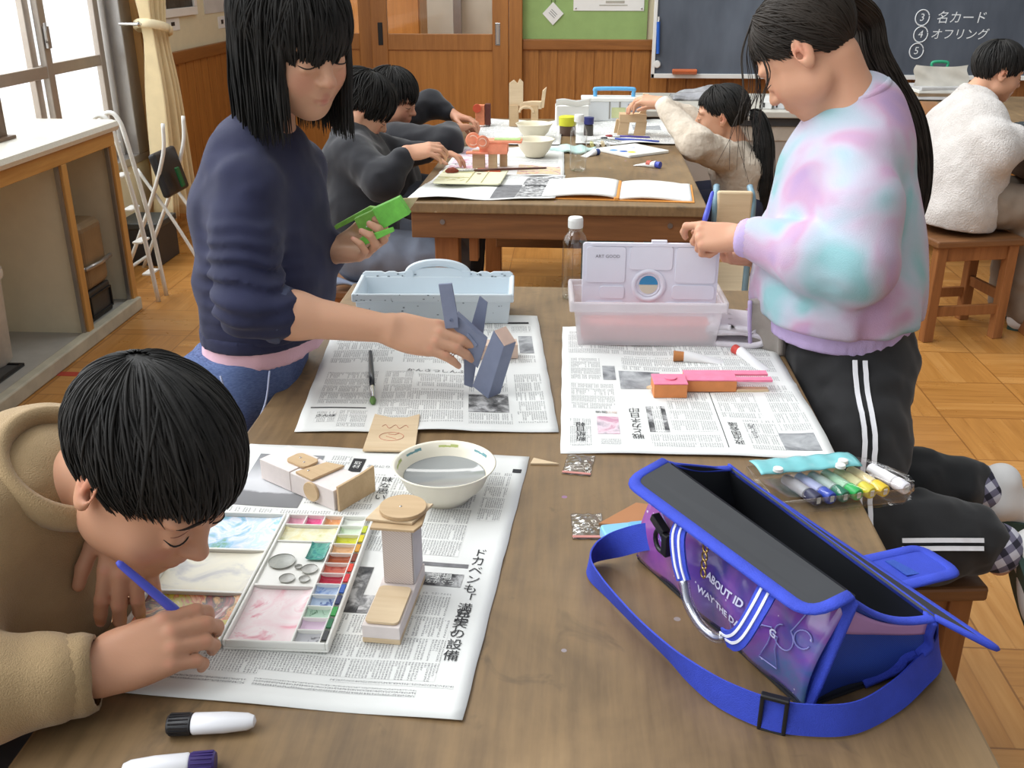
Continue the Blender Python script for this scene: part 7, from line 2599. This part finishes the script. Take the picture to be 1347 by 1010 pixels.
D.cloth('trousers', S_, mat('grey_sweatpants', srgb(112, 118, 132), .9, var=.10, vs=14), .008, folds(.006, 13))
for y_ in (3.17, 3.33):
    shoe(D.root, (-.49, y_, .004), (1, 0, 0), (0, 0, 1), SHW, SHG)
tag(MB().grid(lambda u, v: (-.80 + .36 * u, 3.06 + .05 * v + .01 * math.sin(u * 12), .415 + .02 * math.sin(u * 7 + v * 3) - .03 * (1 - v)), 24, 8, 0, .01).build('grey_jacket', mat('grey_fleece_cloth', srgb(120, 128, 146), .9, var=.1), None, smooth=True), 'grey jacket lying on the bench stool at the near end of the second table', 'jacket')

E_ = Body('child with short dark hair in black, farthest at the left of the second table', (-.72, 4.05, 0), (200, 146, 118))
E_.head((-.7174, 3.9914, .8746), (-11.5, 18.5, -1), .95, (-.79, 4.0, .765))
E_.S.chain([(-.79, 4.0, .765), (-.76, 4.02, .66), (-.74, 4.05, .50)], [.05, .085, .10], .05)
E_.arm((-.70, 3.89, .745), (-.47, 3.79, .735), (-.475, 3.90, .775), (.038, .034, .022))
E_.hand((-.475, 3.90, .775), (.55, .80, 0), (-.4, -.1, .9), False, .85, ((20, 40, 30),) * 4)
E_.arm((-.72, 4.14, .78), (-.60, 4.24, .83), (-.505, 4.20, .785), (.038, .034, .022))
E_.hand((-.505, 4.20, .785), (.9, -.3, -.15), (.1, .2, 1), True, .85, ((20, 40, 30),) * 4)
for y_ in (3.97, 4.13):
    E_.S.chain([(-.72, y_, .47), (-.42, y_, .46), (-.45, y_, .07)], [.07, .05, .035], .03)
E_.finish(.0045)
E_.brows_lashes()
E_.hair([(0, .012), (40, .005), (62, -.02), (80, -.03), (95, .0), (110, -.02), (180, -.07)], None, 480, 37, M_HAIR, (0, -.25, 1), .08, lock=(.0026, .0048), rad=(.082, .105, .093), jit=.009)
G = SDF()
for o_ in ((.0, .055, 0), (.0, -.055, 0)):
    G.chain([V3(-.785, 4.0, .755) + V3(*o_) * .6, V3(-.765, 4.02, .68) + o_, V3(-.74, 4.04, .50) + o_], [.058, .098, .115], .05)
G.chain([(-.71, 3.89, .735), (-.48, 3.785, .738), (-.482, 3.875, .765)], [.064, .058, .042], .03)
G.chain([(-.73, 4.14, .765), (-.605, 4.24, .825), (-.53, 4.21, .79)], [.060, .054, .038], .03)
E_.cloth('sweater', G, BLK, .008, folds(.004, 15, 3))
S_ = SDF()
for y_ in (3.97, 4.13):
    S_.chain([(-.72, y_, .47), (-.43, y_, .462), (-.45, y_, .08)], [.092, .078, .062], .04)
E_.cloth('trousers', S_, mat('dark_trousers', srgb(44, 46, 54), .9), .01, folds(.004, 13))
for y_ in (3.97, 4.13):
    shoe(E_.root, (-.49, y_, .004), (1, 0, 0), (0, 0, 1), SHW, SHG)

F = Body('girl with a long dark ponytail in a beige knit sweater, reaching over the second table', (.66, 4.06, 0), (206, 156, 126))
F.head((.5634, 4.0476, .8136), (172, 6, 2), .95, (.625, 4.05, .685))
F.S.chain([(.625, 4.05, .685), (.64, 4.05, .60), (.66, 4.06, .46)], [.048, .08, .10], .05)
F.arm((.585, 3.93, .68), (.44, 3.83, .735), (.325, 4.00, .868), (.036, .032, .022))
F.hand((.325, 4.00, .868), (-.80, .45, .10), (.05, -.3, .9), True, .85, ((25, 35, 25),) * 4)
F.arm((.585, 4.16, .68), (.45, 4.22, .77), (.335, 4.18, .835), (.036, .032, .022))
F.hand((.335, 4.18, .835), (-.9, .1, .1), (.05, .2, .9), False, .85, ((25, 35, 25),) * 4)
for y_ in (3.97, 4.13):
    F.S.chain([(.66, y_, .46), (.38, y_, .455), (.38, y_, .07)], [.07, .05, .035], .03)
F.finish(.0042)
F.brows_lashes()
F.hair([(0, .055), (40, .045), (70, .010), (90, .014), (110, -.01), (140, -.045), (180, -.06)], None, 320, 41, M_HAIR, (0, .35, 1), .03, lock=(.0035, .006), rad=(.079, .102, .090), jit=.004)
et = F.L(-.01, -.112, -.005)
MB().tube([et + F.M @ V3(.017 * math.cos(a), .0, .017 * math.sin(a)) for a in np.linspace(0, 6.283, 20)], .006, 8).build('hair_tie', M_WHITE, F.root, smooth=True, world=True)
F.tail([et, et + V3(.035, -.015, -.01), et + V3(.060, -.04, -.10), et + V3(.066, -.06, -.23), et + V3(.060, -.065, -.36), et + V3(.055, -.06, -.43)], [.018, .030, .042, .046, .038, .010], 80, 5, M_HAIR)


def knit():
    t = NT('cable_knit')
    s = t.sep(t.map((1, 1, 1)))
    a = t.math('SINE', t.math('MULTIPLY', t.math('ADD', t.math('ADD', s[0], s[1]), s[2]), 130))
    b = t.math('SINE', t.math('MULTIPLY', t.math('SUBTRACT', t.math('ADD', s[0], s[1]), s[2]), 130))
    h = t.math('MULTIPLY', a, b)
    t.set(Base_Color=t.ramp(t.noise(t.map(), 20, 3), [(.3, srgb(190, 176, 158)), (.7, srgb(212, 200, 184))]), Roughness=.95)
    t.bump(t.math('MULTIPLY_ADD', h, .08, t.noise(t.map(), 60, 3)), .55, .008)
    return t.m


M_KNIT = knit()
G = SDF()
for o_ in ((.0, .055, 0), (.0, -.055, 0)):
    G.chain([V3(.625, 4.05, .672) + V3(*o_) * .6, V3(.64, 4.05, .61) + o_, V3(.66, 4.06, .46) + o_], [.052, .088, .105], .05)
G.chain([(.585, 3.93, .67), (.45, 3.835, .735), (.347, 3.965, .845)], [.062, .060, .040], .03)
G.chain([(.585, 4.16, .67), (.46, 4.22, .765), (.355, 4.185, .828)], [.058, .054, .036], .03)
F.cloth('sweater', G, M_KNIT, .007, folds(.004, 16, 6))
F.ring('cuff', (.340, 3.975, .853), (-.5, .68, .53), .030, .05, mat('cream_rib', srgb(214, 206, 196), .9), rib=.001)
S_ = SDF()
for y_ in (3.97, 4.13):
    S_.chain([(.66, y_, .46), (.40, y_, .455), (.39, y_, .08)], [.09, .075, .06], .04)
F.cloth('trousers', S_, mat('navy_trousers', srgb(50, 54, 76), .9), .01, folds(.004, 13))
for y_ in (3.97, 4.13):
    shoe(F.root, (.43, y_, .004), (-1, 0, 0), (0, 0, 1), SHW, SHG)

Gb = Body('boy with short dark hair in a white fleece jacket, sitting at the far right', (1.50, 3.98, 0), (204, 154, 124))
Gb.head((1.655, 4.22, .967), (3, 16, -1.6), .95, (1.575, 4.21, .86))
Gb.S.chain([(1.575, 4.21, .86), (1.53, 4.13, .72), (1.49, 4.0, .50)], [.05, .09, .11], .05)
Gb.arm((1.545, 4.03, .82), (1.545, 3.87, .70), (1.70, 3.99, .765), (.040, .036, .023))
Gb.hand((1.70, 3.99, .765), (.9, .2, .0), (0, -.3, .95), False, .85, ((20, 40, 30),) * 4)
Gb.arm((1.55, 4.32, .80), (1.62, 4.38, .72), (1.75, 4.28, .745), (.040, .036, .023))
Gb.hand((1.75, 4.28, .745), (.95, -.1, .0), (0, .1, .95), True, .85, ((20, 40, 30),) * 4)
for y_ in (3.90, 4.06):
    Gb.S.chain([(1.50, y_, .50), (1.80, y_ + .02, .47), (1.80, y_ + .02, .08)], [.07, .05, .035], .03)
Gb.finish(.0042)
Gb.brows_lashes()
Gb.hair([(0, .036), (30, .03), (60, .006), (80, -.008), (92, .018), (110, .004), (130, -.035), (180, -.055)], None, 360, 45, M_HAIR, (.05, -.35, 1), .05, lock=(.0035, .006), rad=(.081, .103, .092), jit=.007)


def fleece():
    t = NT('white_fleece')
    n = t.noise(t.map(), 16, 3)
    t.set(Base_Color=t.ramp(n, [(.3, srgb(188, 181, 175)), (.7, srgb(208, 202, 197))]), Roughness=1.0)
    t.b.inputs['Sheen Weight'].default_value = .5
    t.bump(t.noise(t.map(), 160, 3), .7, .008)
    return t.m


M_FLE = fleece()
G = SDF()
for o_ in ((.0, .075, 0), (.0, -.075, 0)):
    G.chain([V3(1.575, 4.20, .845) + V3(*o_) * .6, V3(1.535, 4.12, .76) + o_, V3(1.50, 4.03, .62) + o_, V3(1.485, 3.98, .47) + o_], [.068, .115, .135, .145], .06)
G.chain([(1.545, 4.04, .80), (1.55, 3.90, .73), (1.56, 3.87, .705)], [.082, .085, .078], .04)
G.chain([(1.56, 3.87, .705), (1.64, 3.93, .735), (1.69, 3.98, .758)], [.078, .064, .046], .03)
G.chain([(1.55, 4.32, .79), (1.62, 4.38, .725), (1.73, 4.29, .742)], [.075, .068, .046], .03)
G.ell((1.64, 4.21, .905), (.06, .06, .05), None, .02, -1)
Gb.cloth('fleece_jacket', G, M_FLE, .008, lambda P: .010 * vnoise(P, 9) + .0022 * vnoise(P, 90), clip=lambda P: .425 - .10 * (P[:, 0] - 1.48) - P[:, 2])
MB().tube([V3(1.588, 4.207, .878) + head_axes(0, 25, 0) @ V3(.066 * math.cos(a), .066 * math.sin(a), 0) for a in np.linspace(.4, 5.9, 36)], .013, 8, flat=1.8).build('collar', M_FLE, Gb.root, smooth=True, world=True)
Gb.ring('cuff', (1.695, 3.985, .762), (.8, .5, .15), .045, .012, mat('dark_cuff_trim', srgb(50, 56, 60), .8))
Gb.ring('cuff', (1.672, 3.965, .752), (.8, .5, .15), .055, .010, MATS['dark_cuff_trim'])
S_ = SDF()
for y_ in (3.90, 4.06):
    S_.chain([(1.49, y_, .515), (1.78, y_ + .02, .49), (1.80, y_ + .02, .08)], [.105, .088, .066], .04)
Gb.cloth('trousers', S_, mat('taupe_trousers', srgb(134, 120, 106), .9, var=.1), .009, folds(.006, 12, 9))
for y_ in (3.90, 4.06):
    shoe(Gb.root, (1.755, y_ + .02, .004), (1, 0, 0), (0, 0, 1), SHW, SHG)
